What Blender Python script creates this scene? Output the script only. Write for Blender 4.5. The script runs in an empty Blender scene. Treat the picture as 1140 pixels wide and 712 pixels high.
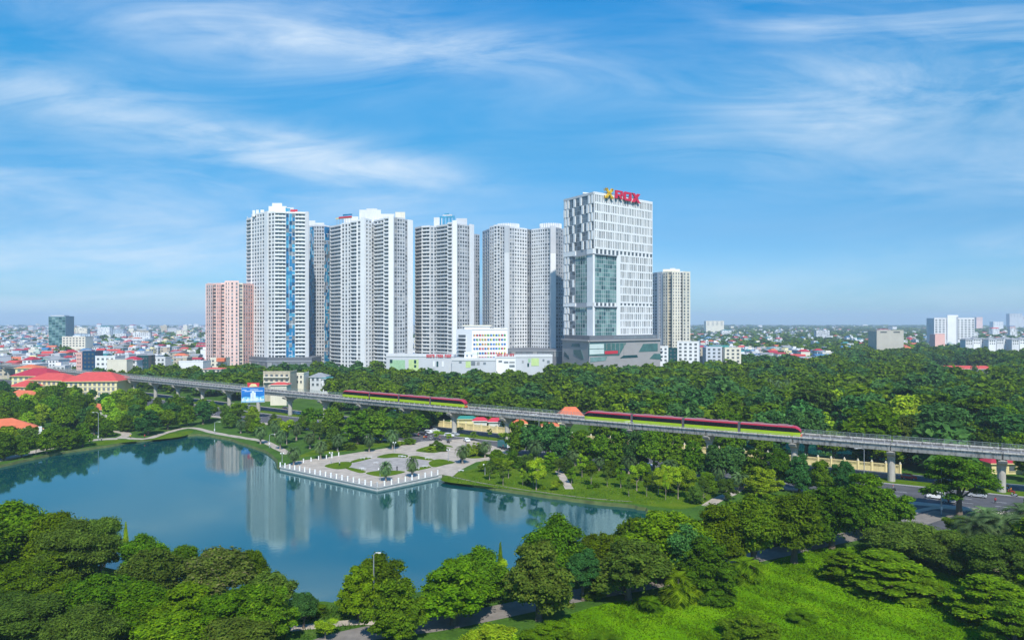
import bpy, math, random
import numpy as np
from mathutils import Vector, Matrix, Quaternion
R = math.radians
SC = bpy.context.scene
COL = SC.collection
rnd = random.Random(7)

# ------------------------------------------------------------------ camera, world, sun, exposure
H, F, Y0, CX = 50.0, 800.0, 358.0, 570.0          # camera height, focal length in photo pixels, horizon row, centre column
cd = bpy.data.cameras.new('camera'); cam = bpy.data.objects.new('camera', cd); COL.objects.link(cam)
cam.location = (0, 0, H); cam.rotation_euler = (R(90), 0, 0)
cd.sensor_width = 36.0; cd.lens = F * 36.0 / 1140.0; cd.shift_y = 2.0 / 1140.0
cd.clip_start = 1.0; cd.clip_end = 40000.0
SC.camera = cam

SUN_EL, SUN_AZ = 47.0, 171.0                       # degrees; azimuth clockwise from +Y (the view direction)
SUN_STRENGTH, SKY_STRENGTH = 3.4, 0.10
sdir = Vector((math.sin(R(SUN_AZ)) * math.cos(R(SUN_EL)), math.cos(R(SUN_AZ)) * math.cos(R(SUN_EL)), math.sin(R(SUN_EL))))
sl = bpy.data.lights.new('sun', 'SUN'); sl.energy = SUN_STRENGTH; sl.angle = R(1.2); sl.color = (1.0, 0.955, 0.88)
so = bpy.data.objects.new('sun', sl); COL.objects.link(so); so.rotation_euler = sdir.to_track_quat('Z', 'Y').to_euler()
so.location = (0, 0, 400)

SC.view_settings.view_transform = 'Standard'; SC.view_settings.look = 'None'
SC.view_settings.gamma = 1.0; SC.view_settings.use_curve_mapping = False
SC.view_settings.exposure = 0.55
try:
    SC.cycles.use_denoising = True
    SC.cycles.denoiser = 'OPENIMAGEDENOISE'
    SC.cycles.max_bounces = 6; SC.cycles.diffuse_bounces = 3; SC.cycles.glossy_bounces = 3
    SC.cycles.transmission_bounces = 3; SC.cycles.volume_bounces = 1
    SC.cycles.transparent_max_bounces = 8
except Exception:
    pass

W = bpy.data.worlds.new('World'); SC.world = W; W.use_nodes = True
nt = W.node_tree; nt.nodes.clear()
def N(tree, t, **kw):
    n = tree.nodes.new(t)
    for k, v in kw.items():
        if k in ('operation', 'blend_type', 'data_type', 'noise_dimensions', 'feature', 'noise_type', 'mode'): setattr(n, k, v)
        else: n.inputs[k].default_value = v
    return n
def math_(tree, op, a, b=None, clamp=False):
    n = tree.nodes.new('ShaderNodeMath'); n.operation = op; n.use_clamp = clamp
    for i, v in enumerate((a, b)):
        if v is None: continue
        if hasattr(v, 'is_linked') or hasattr(v, 'links'): tree.links.new(v, n.inputs[i])
        else: n.inputs[i].default_value = v
    return n.outputs[0]
def ramp(tree, fac, stops):
    n = tree.nodes.new('ShaderNodeValToRGB')
    while len(n.color_ramp.elements) < len(stops): n.color_ramp.elements.new(0.5)
    for e, (p, c) in zip(n.color_ramp.elements, stops):
        e.position = p; e.color = c if isinstance(c, tuple) else (c, c, c, 1)
    if fac is not None: tree.links.new(fac, n.inputs[0])
    return n.outputs[0]
def mixc(tree, fac, a, b, bt='MIX'):
    n = tree.nodes.new('ShaderNodeMix'); n.data_type = 'RGBA'; n.blend_type = bt
    for i, v in ((0, fac), (6, a), (7, b)):
        if hasattr(v, 'links'): tree.links.new(v, n.inputs[i])
        else: n.inputs[i].default_value = v
    return n.outputs[2]
sky = nt.nodes.new('ShaderNodeTexSky'); sky.sky_type = 'NISHITA'; sky.sun_disc = False
sky.sun_elevation = R(SUN_EL); sky.sun_rotation = R(SUN_AZ); sky.altitude = 0; sky.air_density = 1.0; sky.dust_density = 0.2; sky.ozone_density = 2.5
hs = N(nt, 'ShaderNodeHueSaturation', Saturation=1.25, Value=1.0, Hue=0.5)
nt.links.new(sky.outputs[0], hs.inputs['Color'])
tint = mixc(nt, 1.0, hs.outputs[0], (0.40, 0.86, 1.10, 1), 'MULTIPLY')
tc = nt.nodes.new('ShaderNodeTexCoord')
sp = nt.nodes.new('ShaderNodeSeparateXYZ'); nt.links.new(tc.outputs['Generated'], sp.inputs[0])
# cirrus: soft patches at compass bearings and heights over the town, broken up by fibrous noise
grade = ramp(nt, math_(nt, 'MAXIMUM', sp.outputs[2], 0.0), [(0.0, (0.75, 0.62, 0.81, 1)), (0.12, (0.90, 0.72, 0.73, 1)), (0.233, (0.92, 1.0, 0.85, 1)), (0.30, (0.62, 1.15, 0.98, 1)), (0.40, (0.16, 1.24, 1.14, 1)), (1.0, (0.30, 1.05, 1.1, 1))])
tint = mixc(nt, 1.0, tint, grade, 'MULTIPLY')
yy_ = math_(nt, 'MAXIMUM', math_(nt, 'ABSOLUTE', sp.outputs[1]), 0.12)
ta = math_(nt, 'DIVIDE', sp.outputs[0], yy_); te = math_(nt, 'DIVIDE', sp.outputs[2], yy_)
cb = nt.nodes.new('ShaderNodeCombineXYZ'); nt.links.new(ta, cb.inputs[0]); nt.links.new(te, cb.inputs[1]); nt.links.new(math_(nt, 'SIGN', sp.outputs[1]), cb.inputs[2])
def fibre(rot, scale, loc, nscale, detail, rough, dist, lo, hi):
    m = nt.nodes.new('ShaderNodeMapping'); nt.links.new(cb.outputs[0], m.inputs[0])
    m.inputs['Rotation'].default_value = (0, 0, R(rot)); m.inputs['Scale'].default_value = scale; m.inputs['Location'].default_value = loc
    n = nt.nodes.new('ShaderNodeTexNoise'); nt.links.new(m.outputs[0], n.inputs['Vector'])
    n.inputs['Scale'].default_value = nscale; n.inputs['Detail'].default_value = detail
    n.inputs['Roughness'].default_value = rough; n.inputs['Distortion'].default_value = dist
    return ramp(nt, n.outputs[0], [(lo, 0.0), (hi, 1.0)])
def patch(px, py, rx, ry, rot, k):
    a0, e0 = (px - 570) / 800, (358 - py) / 800; c, s = math.cos(R(-rot)), math.sin(R(-rot))
    da, de = math_(nt, 'SUBTRACT', ta, a0), math_(nt, 'SUBTRACT', te, e0)
    u = math_(nt, 'ADD', math_(nt, 'MULTIPLY', da, c * 800 / rx), math_(nt, 'MULTIPLY', de, s * 800 / rx))
    v = math_(nt, 'ADD', math_(nt, 'MULTIPLY', da, -s * 800 / ry), math_(nt, 'MULTIPLY', de, c * 800 / ry))
    d = math_(nt, 'ADD', math_(nt, 'MULTIPLY', u, u), math_(nt, 'MULTIPLY', v, v))
    return math_(nt, 'MULTIPLY', math_(nt, 'POWER', 2.718, math_(nt, 'MULTIPLY', d, -1.0)), k)
acc = None
for p_ in ((320, 40, 210, 42, 5, .95), (150, 128, 240, 30, 13, 1.1), (390, 182, 190, 26, 9, .6), (70, 290, 260, 55, 0, 1.0), (60, 212, 190, 28, 4, .55), (1010, 60, 300, 80, -9, .9), (900, 135, 170, 42, -13, .6),
           (1060, 185, 240, 45, -5, .5), (570, 58, 130, 26, 6, .55), (1095, 276, 110, 13, 0, .6), (440, 232, 230, 30, 12, .45), (850, 325, 300, 26, 0, .5), (100, 338, 300, 18, 0, .6), (-300, 150, 200, 90, 10, .8), (1450, 200, 260, 90, -10, .7), (200, -150, 500, 80, 5, .8), (900, -200, 500, 90, -5, .8)):
    q_ = patch(*p_); acc = q_ if acc is None else math_(nt, 'ADD', acc, q_)
f1 = fibre(-9, (0.8, 4.2, 1), (0.4, 2.2, 0), 3.0, 9, 0.60, 0.9, 0.37, 0.70)
f2 = fibre(7, (1.2, 4.2, 1), (4.4, 1.2, 0), 6.0, 8, 0.60, 0.7, 0.36, 0.74)
f3 = fibre(-4, (0.6, 1.4, 1), (2.0, 6.2, 0), 2.2, 5, 0.55, 0.5, 0.34, 0.62)
fb = math_(nt, 'ADD', math_(nt, 'MULTIPLY', f1, 0.72), math_(nt, 'MULTIPLY', f2, 0.28))
cm = math_(nt, 'MULTIPLY', acc, math_(nt, 'ADD', math_(nt, 'MULTIPLY', math_(nt, 'MULTIPLY', fb, math_(nt, 'ADD', math_(nt, 'MULTIPLY', f3, 0.7), 0.45)), 1.15), 0.06), True)
cm = math_(nt, 'ADD', cm, math_(nt, 'MULTIPLY', math_(nt, 'MULTIPLY', f1, f3), 0.16), True)
cm = math_(nt, 'MULTIPLY', cm, 0.80)
skyc = mixc(nt, cm, tint, (5.3, 6.2, 7.1, 1))
bg = N(nt, 'ShaderNodeBackground', Strength=SKY_STRENGTH); nt.links.new(skyc, bg.inputs[0])
wo = nt.nodes.new('ShaderNodeOutputWorld'); nt.links.new(bg.outputs[0], wo.inputs[0])

# ------------------------------------------------------------------ pixel <-> ground
def G(px, py, z=0.0):
    D = (H - z) * F / (py - Y0)
    return Vector(((px - CX) * D / F, D, z))
def AT(px, D, z=0.0): return Vector(((px - CX) * D / F, D, z))
def ZP(py, D): return H + (Y0 - py) * D / F
def PX(p): return CX + p[0] * F / p[1]
def PYG(p): return Y0 + (H - (p[2] if len(p) > 2 else 0)) * F / p[1]

# ------------------------------------------------------------------ materials
MATS = {}
def mat(name, color, rough=0.7, var=0.12, vscale=0.6, spec=0.3, metal=0.0, bump=0.0, streak=0.0, stretch=(1, 1, 1), detail=5.0):
    if name in MATS: return MATS[name]
    m = bpy.data.materials.new(name); m.use_nodes = True; t = m.node_tree
    b = t.nodes['Principled BSDF']; b.inputs['Roughness'].default_value = rough
    b.inputs['Specular IOR Level'].default_value = spec; b.inputs['Metallic'].default_value = metal
    c = (*color, 1)
    tcn = t.nodes.new('ShaderNodeNewGeometry')
    mp = t.nodes.new('ShaderNodeMapping'); mp.inputs['Scale'].default_value = stretch; t.links.new(tcn.outputs['Position'], mp.inputs[0])
    n = N(t, 'ShaderNodeTexNoise', Scale=vscale, Detail=detail, Roughness=0.6); t.links.new(mp.outputs[0], n.inputs['Vector'])
    lo = tuple(max(0, x * (1 - var)) for x in color) + (1,); hi = tuple(min(1, x * (1 + var)) for x in color) + (1,)
    col = ramp(t, n.outputs[0], [(0.3, lo), (0.7, hi)])
    if streak:
        mp2 = t.nodes.new('ShaderNodeMapping'); mp2.inputs['Scale'].default_value = (1.1, 1.1, 0.12); t.links.new(tcn.outputs['Position'], mp2.inputs[0])
        n2 = N(t, 'ShaderNodeTexNoise', Scale=1.3, Detail=6.0, Roughness=0.65); t.links.new(mp2.outputs[0], n2.inputs['Vector'])
        f = ramp(t, n2.outputs[0], [(0.48, 0.0), (0.64, streak)])
        col = mixc(t, f, col, tuple(x * 0.28 for x in color) + (1,))
    t.links.new(col, b.inputs['Base Color'])
    if bump:
        bn = N(t, 'ShaderNodeBump', Strength=bump, Distance=0.1); t.links.new(n.outputs[0], bn.inputs['Height']); t.links.new(bn.outputs[0], b.inputs['Normal'])
    MATS[name] = m
    return m
def leafmat(name, c0, c1, c2=None, trans=0.34, hue=0.015):
    if name in MATS: return MATS[name]
    m = bpy.data.materials.new(name); m.use_nodes = True; t = m.node_tree
    b = t.nodes['Principled BSDF']; b.inputs['Roughness'].default_value = 0.55; b.inputs['Specular IOR Level'].default_value = 0.02
    g = t.nodes.new('ShaderNodeNewGeometry'); oi = t.nodes.new('ShaderNodeObjectInfo')
    mid_ = lambda p, q, f: tuple(p[i] + (q[i] - p[i]) * f for i in range(3)) + (1,)
    stops = [(0.0, mid_(c0, c1, .35)), (0.8, (*c1, 1)), (1.0, mid_(c1, c2, .55))]
    col = ramp(t, g.outputs['Random Per Island'], stops)
    n = N(t, 'ShaderNodeTexNoise', Scale=0.55, Detail=4.0); t.links.new(g.outputs['Position'], n.inputs['Vector'])
    col = mixc(t, 1.0, col, ramp(t, n.outputs[0], [(0.30, 0.62), (0.70, 1.36)]), 'MULTIPLY')
    h = N(t, 'ShaderNodeHueSaturation'); t.links.new(col, h.inputs['Color'])
    t.links.new(math_(t, 'ADD', math_(t, 'MULTIPLY', oi.outputs['Random'], 2 * hue), 0.5 - hue), h.inputs['Hue'])
    v_ = math_(t, 'FRACT', math_(t, 'MULTIPLY', oi.outputs['Random'], 7.31))
    t.links.new(math_(t, 'ADD', math_(t, 'MULTIPLY', v_, 0.55), 0.74), h.inputs['Value'])
    t.links.new(h.outputs[0], b.inputs['Base Color'])
    tr = t.nodes.new('ShaderNodeBsdfTranslucent'); t.links.new(h.outputs[0], tr.inputs[0])
    mx = N(t, 'ShaderNodeMixShader', Fac=trans); t.links.new(b.outputs[0], mx.inputs[1]); t.links.new(tr.outputs[0], mx.inputs[2])
    t.links.new(mx.outputs[0], t.nodes['Material Output'].inputs[0])
    MATS[name] = m
    return m
def glass(name, color, rough=0.12, spec=0.5, var=0.25, vscale=0.15):
    return mat(name, color, rough, var, vscale, spec)
M_white = mat('white_render', (0.79, 0.795, 0.795), 0.75, 0.06, 0.05, streak=0.10)
M_white2 = mat('clean_white_panel', (0.84, 0.84, 0.83), 0.6, 0.03, 0.05)
M_offw = mat('off_white_render', (0.70, 0.705, 0.705), 0.8, 0.08, 0.06, streak=0.15)
M_lgrey = mat('light_grey_render', (0.56, 0.575, 0.595), 0.8, 0.08, 0.06)
M_mgrey = mat('mid_grey_render', (0.38, 0.40, 0.43), 0.8, 0.1, 0.06)
M_cream = mat('cream_render', (0.76, 0.71, 0.58), 0.8, 0.07, 0.06, streak=0.12)
M_pink = mat('salmon_render', (0.86, 0.60, 0.53), 0.8, 0.06, 0.06, streak=0.1)
M_pinkd = mat('deep_salmon_render', (0.80, 0.48, 0.42), 0.8, 0.06, 0.06)
M_stone = mat('podium_stone', (0.37, 0.35, 0.34), 0.6, 0.08, 0.1)
M_dstone = mat('dark_podium_stone', (0.15, 0.16, 0.18), 0.6, 0.12, 0.1)
G_dark = glass('dark_window_glass', (0.095, 0.112, 0.125))
G_mid = glass('blue_grey_window_glass', (0.19, 0.22, 0.245))
G_light = glass('curtained_window_glass', (0.33, 0.34, 0.34), 0.3)
G_teal = glass('teal_curtain_glass', (0.07, 0.17, 0.165), 0.08)
G_teal2 = glass('pale_teal_curtain_glass', (0.19, 0.32, 0.30), 0.1)
G_teald = glass('deep_teal_glass', (0.012, 0.07, 0.08), 0.06)
G_blue = glass('blue_panel_glass', (0.015, 0.17, 0.36), 0.12)
G_blue2 = glass('pale_blue_panel_glass', (0.06, 0.32, 0.50), 0.15)
G_blue3 = glass('navy_panel_glass', (0.01, 0.06, 0.14), 0.1)
M_conc = mat('viaduct_concrete', (0.50, 0.475, 0.43), 0.85, 0.14, 0.35, streak=0.9)
M_pier = mat('pier_concrete', (0.45, 0.42, 0.37), 0.85, 0.1, 0.4, streak=0.3)
M_bed = mat('track_bed_concrete', (0.20, 0.20, 0.205), 0.9, 0.15, 0.7)
M_rail = mat('rail_steel', (0.20, 0.17, 0.15), 0.45, 0.1, 2.0, metal=0.8)
M_fence = mat('green_grey_fence', (0.26, 0.31, 0.30), 0.6, 0.1, 1.0)
M_black = mat('black_rubber', (0.02, 0.02, 0.022), 0.7)
M_steel = mat('galvanised_steel', (0.42, 0.44, 0.46), 0.45, 0.08, 2.0, metal=0.5)
M_red = mat('red_paint', (0.60, 0.035, 0.06), 0.4, 0.05)
M_yel = mat('yellow_wall_paint', (0.76, 0.64, 0.32), 0.8, 0.08, 0.5, streak=0.25)
M_yelp = mat('pale_yellow_wall', (0.80, 0.70, 0.36), 0.8, 0.07, 0.4, streak=0.15)
M_bark = mat('bark', (0.13, 0.10, 0.075), 0.9, 0.3, 2.5, bump=0.4)
M_barkl = mat('pale_bark', (0.24, 0.20, 0.16), 0.9, 0.25, 2.5, bump=0.4)
M_tile_r = mat('red_roof_tiles', (0.60, 0.085, 0.075), 0.75, 0.12, 0.5, detail=8)
M_tile_o = mat('orange_roof_tiles', (0.66, 0.17, 0.08), 0.75, 0.14, 0.5, detail=8)
M_tile_d = mat('crimson_roof_sheet', (0.44, 0.035, 0.06), 0.65, 0.12, 0.5)
L_dark = leafmat('dark_green_leaves', (0.045, 0.106, 0.006), (0.113, 0.219, 0.008), (0.240, 0.333, 0.010))
L_mid = leafmat('mid_green_leaves', (0.061, 0.134, 0.005), (0.141, 0.250, 0.005), (0.269, 0.358, 0.009))
L_lime = leafmat('yellow_green_leaves', (0.141, 0.256, 0.010), (0.282, 0.435, 0.015), (0.435, 0.450, 0.026), 0.3)
L_blue = leafmat('bluish_green_leaves', (0.033, 0.103, 0.024), (0.076, 0.203, 0.043), (0.144, 0.291, 0.054))
L_olive = leafmat('olive_green_leaves', (0.06, 0.115, 0.014), (0.115, 0.195, 0.022), (0.18, 0.25, 0.035))
L_palm = leafmat('palm_frond_leaves', (0.058, 0.109, 0.036), (0.128, 0.211, 0.070), (0.205, 0.282, 0.115))
L_brown = leafmat('brown_tinged_leaves', (0.058, 0.109, 0.013), (0.122, 0.192, 0.020), (0.218, 0.237, 0.038))
L_pinkf = leafmat('pink_blossom_leaves', (0.06, 0.12, 0.010), (0.13, 0.19, 0.028), (0.36, 0.27, 0.16))
LEAF = dict(dark=L_dark, mid=L_mid, lime=L_lime, blue=L_blue, olive=L_olive, palm=L_palm, brown=L_brown, pinkf=L_pinkf)

# ------------------------------------------------------------------ builders
ORI = {}
class MB:
    def __init__(s): s.v = []; s.f = []; s.m = []; s.mats = []
    def mi(s, m):
        if m not in s.mats: s.mats.append(m)
        return s.mats.index(m)
    def poly(s, pts, m):
        b = len(s.v); s.v += [tuple(p) for p in pts]; s.f.append(tuple(range(b, b + len(pts)))); s.m.append(s.mi(m))
    def hexa(s, p, m):                                   # p: 4 bottom then 4 top corners
        b = len(s.v); s.v += [tuple(q) for q in p]; i = s.mi(m)
        for q in ((0, 3, 2, 1), (4, 5, 6, 7), (0, 1, 5, 4), (1, 2, 6, 5), (2, 3, 7, 6), (3, 0, 4, 7)):
            s.f.append(tuple(b + k for k in q)); s.m.append(i)
    def box(s, x0, y0, z0, x1, y1, z1, m):
        s.hexa([(x0, y0, z0), (x1, y0, z0), (x1, y1, z0), (x0, y1, z0), (x0, y0, z1), (x1, y0, z1), (x1, y1, z1), (x0, y1, z1)], m)
    def fbox(s, fr, u0, u1, w0, w1, z0, z1, m):          # box in a facade frame (origin, along, outward)
        o, d, n = fr
        q = lambda a, w, z: (o[0] + d[0] * a + n[0] * w, o[1] + d[1] * a + n[1] * w, z)
        s.hexa([q(u0, w1, z0), q(u1, w1, z0), q(u1, w0, z0), q(u0, w0, z0), q(u0, w1, z1), q(u1, w1, z1), q(u1, w0, z1), q(u0, w0, z1)], m)
    def fprism(s, fr, uz, w0, w1, m):                    # polygon in the facade plane, extruded outward from w0 to w1
        o, d, n = fr
        q = lambda a, w, z: (o[0] + d[0] * a + n[0] * w, o[1] + d[1] * a + n[1] * w, z)
        k = len(uz); b = len(s.v); i = s.mi(m)
        s.v += [q(a, w0, z) for a, z in uz] + [q(a, w1, z) for a, z in uz]
        s.f.append(tuple(range(b + k - 1, b - 1, -1))); s.m.append(i)
        s.f.append(tuple(range(b + k, b + 2 * k))); s.m.append(i)
        for j in range(k):
            s.f.append((b + j, b + (j + 1) % k, b + k + (j + 1) % k, b + k + j)); s.m.append(i)
    def prism(s, pts, z0, z1, m, mt=None):               # vertical prism over a plan polygon
        k = len(pts); b = len(s.v); i = s.mi(m); t = s.mi(mt or m)
        s.v += [(p[0], p[1], z0) for p in pts] + [(p[0], p[1], z1) for p in pts]
        s.f.append(tuple(range(b + k - 1, b - 1, -1))); s.m.append(i)
        s.f.append(tuple(range(b + k, b + 2 * k))); s.m.append(t)
        for j in range(k):
            s.f.append((b + j, b + (j + 1) % k, b + k + (j + 1) % k, b + k + j)); s.m.append(i)
    def tube(s, pts, rad, m, n=8, cap=True):
        b = len(s.v); i = s.mi(m); pts = [Vector(p) for p in pts]
        rad = rad if hasattr(rad, '__len__') else [rad] * len(pts)
        for k, p in enumerate(pts):
            d = (pts[min(k + 1, len(pts) - 1)] - pts[max(k - 1, 0)]).normalized()
            a = d.cross(Vector((0, 0, 1)) if abs(d.z) < 0.9 else Vector((1, 0, 0))).normalized(); c = d.cross(a)
            for j in range(n):
                t = 2 * math.pi * j / n
                s.v.append(tuple(p + (a * math.cos(t) + c * math.sin(t)) * rad[k]))
        for k in range(len(pts) - 1):
            for j in range(n):
                s.f.append((b + k * n + j, b + k * n + (j + 1) % n, b + (k + 1) * n + (j + 1) % n, b + (k + 1) * n + j)); s.m.append(i)
        if cap:
            s.f.append(tuple(b + j for j in range(n))); s.m.append(i)
            s.f.append(tuple(b + (len(pts) - 1) * n + j for j in range(n - 1, -1, -1))); s.m.append(i)
    def lathe(s, c, prof, m, n=12):                      # prof: (radius, z) from bottom to top
        s.tube([(c[0], c[1], c[2] + z) for r, z in prof], [max(r, 0.001) for r, z in prof], m, n)
    def loft(s, secs, m, close=True):                    # list of equal-length rings
        b = len(s.v); k = len(secs[0]); i = s.mi(m)
        for r in secs: s.v += [tuple(p) for p in r]
        for a in range(len(secs) - 1):
            for j in range(k if close else k - 1):
                s.f.append((b + a * k + j, b + a * k + (j + 1) % k, b + (a + 1) * k + (j + 1) % k, b + (a + 1) * k + j)); s.m.append(i)
        if close:
            s.f.append(tuple(b + j for j in range(k - 1, -1, -1))); s.m.append(i)
            s.f.append(tuple(b + (len(secs) - 1) * k + j for j in range(k))); s.m.append(i)
    def mesh(s, name, o=(0, 0, 0), smooth=False):
        me = bpy.data.meshes.new(name)
        v = np.array(s.v, dtype=float).reshape(-1, 3) - np.array(o)
        me.from_pydata(v.tolist(), [], s.f)
        for m in s.mats: me.materials.append(m)
        if len(s.mats) > 1: me.polygons.foreach_set('material_index', s.m)
        if smooth: me.polygons.foreach_set('use_smooth', [True] * len(s.f))
        me.update(); return me
    def build(s, name, parent=None, origin=None, smooth=False):
        if parent is not None: o = ORI[parent]
        elif origin is not None: o = Vector(origin)
        else:
            a = np.array(s.v); o = Vector((a[:, 0].mean(), a[:, 1].mean(), a[:, 2].min()))
        ob = bpy.data.objects.new(name, s.mesh(name, o, smooth)); COL.objects.link(ob)
        if parent is not None: ob.parent = parent
        else: ob.location = o
        ORI[ob] = o
        return ob
def tag(o, label=None, cat=None, group=None, kind=None):
    if label: o['label'] = label
    if cat: o['category'] = cat
    if group: o['group'] = group
    if kind: o['kind'] = kind
    return o
def root(name, loc, label=None, cat=None, group=None):
    o = bpy.data.objects.new(name, None); COL.objects.link(o); o.location = loc; o.empty_display_size = 0.5
    ORI[o] = Vector(loc); return tag(o, label, cat, group)
def struct(mb, name, **kw): return tag(mb.build(name, **kw), kind='structure')
def kids(o): return [c for c in o.children]
def dup(r_, loc, rz=0.0, sc=1.0):
    c = r_.copy(); COL.objects.link(c); c.location = loc; c.rotation_euler = (0, 0, rz); c.scale = (sc, sc, sc)
    for k in ('label', 'group'):
        if k in c: del c[k]
    for ch in list(r_.children):
        d = ch.copy(); COL.objects.link(d); d.parent = c
        for g in list(ch.children):
            e = g.copy(); COL.objects.link(e); e.parent = d
    return c
BULK = []                                                # (object, look + kind, place, screen column): labels made unique at the end
ORD = 'first second third fourth fifth sixth seventh eighth ninth tenth eleventh twelfth thirteenth fourteenth fifteenth sixteenth seventeenth eighteenth nineteenth twentieth'.split()
NUM = 'zero one two three four five six seven eight nine ten eleven twelve thirteen fourteen fifteen sixteen seventeen eighteen nineteen twenty'.split()
def word_n(i, tab): return tab[i] if i < len(tab) else str(i)
def bulk(o, look, place, px, cat, group): tag(o, None, cat, group); BULK.append((o, look, place, px))
def finish_labels():
    d = {}
    for b in BULK: d.setdefault((b[1], b[2]), []).append(b)
    for (look, place), l in d.items():
        l.sort(key=lambda b: b[3])
        for i, b in enumerate(l):
            if len(l) == 1: t = f'{look} {place}'
            elif i == 0: t = f'leftmost of {word_n(len(l), NUM)}, {look} {place}'
            elif i == len(l) - 1: t = f'rightmost of {word_n(len(l), NUM)}, {look} {place}'
            else: t = f'{ORD[i] if i < 20 else str(i + 1) + "th"} from left of {word_n(len(l), NUM)}, {look} {place}'
            if len(t.split()) > 16: t = t.replace(f' of {word_n(len(l), NUM)},', ',', 1)
            b[0]['label'] = t
def frame(p0, p1):
    d = Vector((p1[0] - p0[0], p1[1] - p0[1])); L = d.length; d /= L
    return (Vector((p0[0], p0[1])), d, Vector((d.y, -d.x))), L
def onface(fr, px, py):                                  # where the view ray of a photo pixel meets a vertical facade plane: (along, height)
    o, d, n = fr
    r = Vector(((px - CX) / F, 1.0)); t = o.dot(n) / r.dot(n); p = r * t
    return (p - o).dot(d), H + (Y0 - py) / F * t
def catmull(pts, n=6, closed=True, sharp=()):
    out = []; k = len(pts)
    for i in range(k if closed else k - 1):
        p0, p1, p2, p3 = (pts[(i + j) % k] if closed else pts[min(max(i + j, 0), k - 1)] for j in (-1, 0, 1, 2))
        if i in sharp: p0 = p1
        if (i + 1) % k in sharp: p3 = p2
        if i in sharp and (i + 1) % k in sharp: out.append(Vector(p1)); continue
        for a in range(n):
            t = a / n
            out.append(0.5 * ((2 * p1) + (p2 - p0) * t + (2 * p0 - 5 * p1 + 4 * p2 - p3) * t * t + (3 * p1 - p0 - 3 * p2 + p3) * t ** 3))
    if not closed: out.append(Vector(pts[-1]))
    return out
def inside(p, poly):
    x, y = p[0], p[1]; r = False; j = len(poly) - 1
    for i in range(len(poly)):
        xi, yi, xj, yj = poly[i][0], poly[i][1], poly[j][0], poly[j][1]
        if (yi > y) != (yj > y) and x < (xj - xi) * (y - yi) / (yj - yi) + xi: r = not r
        j = i
    return r
def fillpoly(loops, z, m, name):
    import bmesh
    bm = bmesh.new(); es = []
    for lp in loops:
        vs = [bm.verts.new((p[0], p[1], z)) for p in lp]
        for i in range(len(vs)): es.append(bm.edges.new((vs[i], vs[(i + 1) % len(vs)])))
    bmesh.ops.triangle_fill(bm, use_beauty=True, use_dissolve=False, edges=es)
    for f in bm.faces:
        if f.normal.z < 0: f.normal_flip()
    me = bpy.data.meshes.new(name); bm.to_mesh(me); bm.free(); me.materials.append(m)
    o = bpy.data.objects.new(name, me); COL.objects.link(o)
    ORI[o] = Vector((0, 0, 0)); return o

# ------------------------------------------------------------------ ground, lake, roads
def ground_material():
    m = bpy.data.materials.new('ground_cover'); m.use_nodes = True; t = m.node_tree; b = t.nodes['Principled BSDF']
    b.inputs['Roughness'].default_value = 0.95; b.inputs['Specular IOR Level'].default_value = 0.1
    g = t.nodes.new('ShaderNodeNewGeometry'); s = t.nodes.new('ShaderNodeSeparateXYZ'); t.links.new(g.outputs['Position'], s.inputs[0])
    n1 = N(t, 'ShaderNodeTexNoise', Scale=0.11, Detail=8.0, Roughness=0.65); t.links.new(g.outputs['Position'], n1.inputs['Vector'])
    n2 = N(t, 'ShaderNodeTexNoise', Scale=1.7, Detail=6.0, Roughness=0.7); t.links.new(g.outputs['Position'], n2.inputs['Vector'])
    grass = ramp(t, n1.outputs[0], [(0.30, (0.035, 0.085, 0.012, 1)), (0.55, (0.065, 0.145, 0.016, 1)), (0.75, (0.11, 0.15, 0.04, 1))])
    grass = mixc(t, 1.0, grass, ramp(t, n2.outputs[0], [(0.3, 0.65), (0.7, 1.3)]), 'MULTIPLY')
    n3 = N(t, 'ShaderNodeTexNoise', Scale=0.012, Detail=9.0, Roughness=0.7); t.links.new(g.outputs['Position'], n3.inputs['Vector'])
    town = ramp(t, n3.outputs[0], [(0.40, (0.035, 0.07, 0.025, 1)), (0.52, (0.16, 0.155, 0.14, 1)), (0.70, (0.26, 0.24, 0.22, 1))])
    f = ramp(t, math_(t, 'MULTIPLY', s.outputs[1], 1 / 1600.0), [(0.34, 0.0), (0.45, 1.0)])
    t.links.new(mixc(t, f, grass, town), b.inputs['Base Color'])
    return m
def grass_mat(name, a, b_, c, sc=0.16):
    m = bpy.data.materials.new(name); m.use_nodes = True; t = m.node_tree; b = t.nodes['Principled BSDF']
    b.inputs['Roughness'].default_value = 0.95; b.inputs['Specular IOR Level'].default_value = 0.02
    g = t.nodes.new('ShaderNodeNewGeometry')
    n1 = N(t, 'ShaderNodeTexNoise', Scale=sc, Detail=8.0, Roughness=0.7, Distortion=0.5); t.links.new(g.outputs['Position'], n1.inputs['Vector'])
    n2 = N(t, 'ShaderNodeTexNoise', Scale=2.6, Detail=6.0, Roughness=0.75); t.links.new(g.outputs['Position'], n2.inputs['Vector'])
    col = ramp(t, n1.outputs[0], [(0.32, (*a, 1)), (0.52, (*b_, 1)), (0.72, (*c, 1))])
    t.links.new(mixc(t, 1.0, col, ramp(t, n2.outputs[0], [(0.3, 0.6), (0.7, 1.35)]), 'MULTIPLY'), b.inputs['Base Color'])
    return m
M_lawn = grass_mat('mown_lawn', (0.055, 0.11, 0.005), (0.095, 0.165, 0.007), (0.15, 0.195, 0.018))
M_field = grass_mat('rough_field_grass', (0.07, 0.17, 0.002), (0.125, 0.28, 0.002), (0.20, 0.33, 0.006), 0.10)
M_asph = mat('asphalt', (0.10, 0.10, 0.108), 0.85, 0.22, 0.25, detail=9)
M_path = mat('path_asphalt', (0.23, 0.205, 0.18), 0.9, 0.2, 0.5, detail=9)
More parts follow.
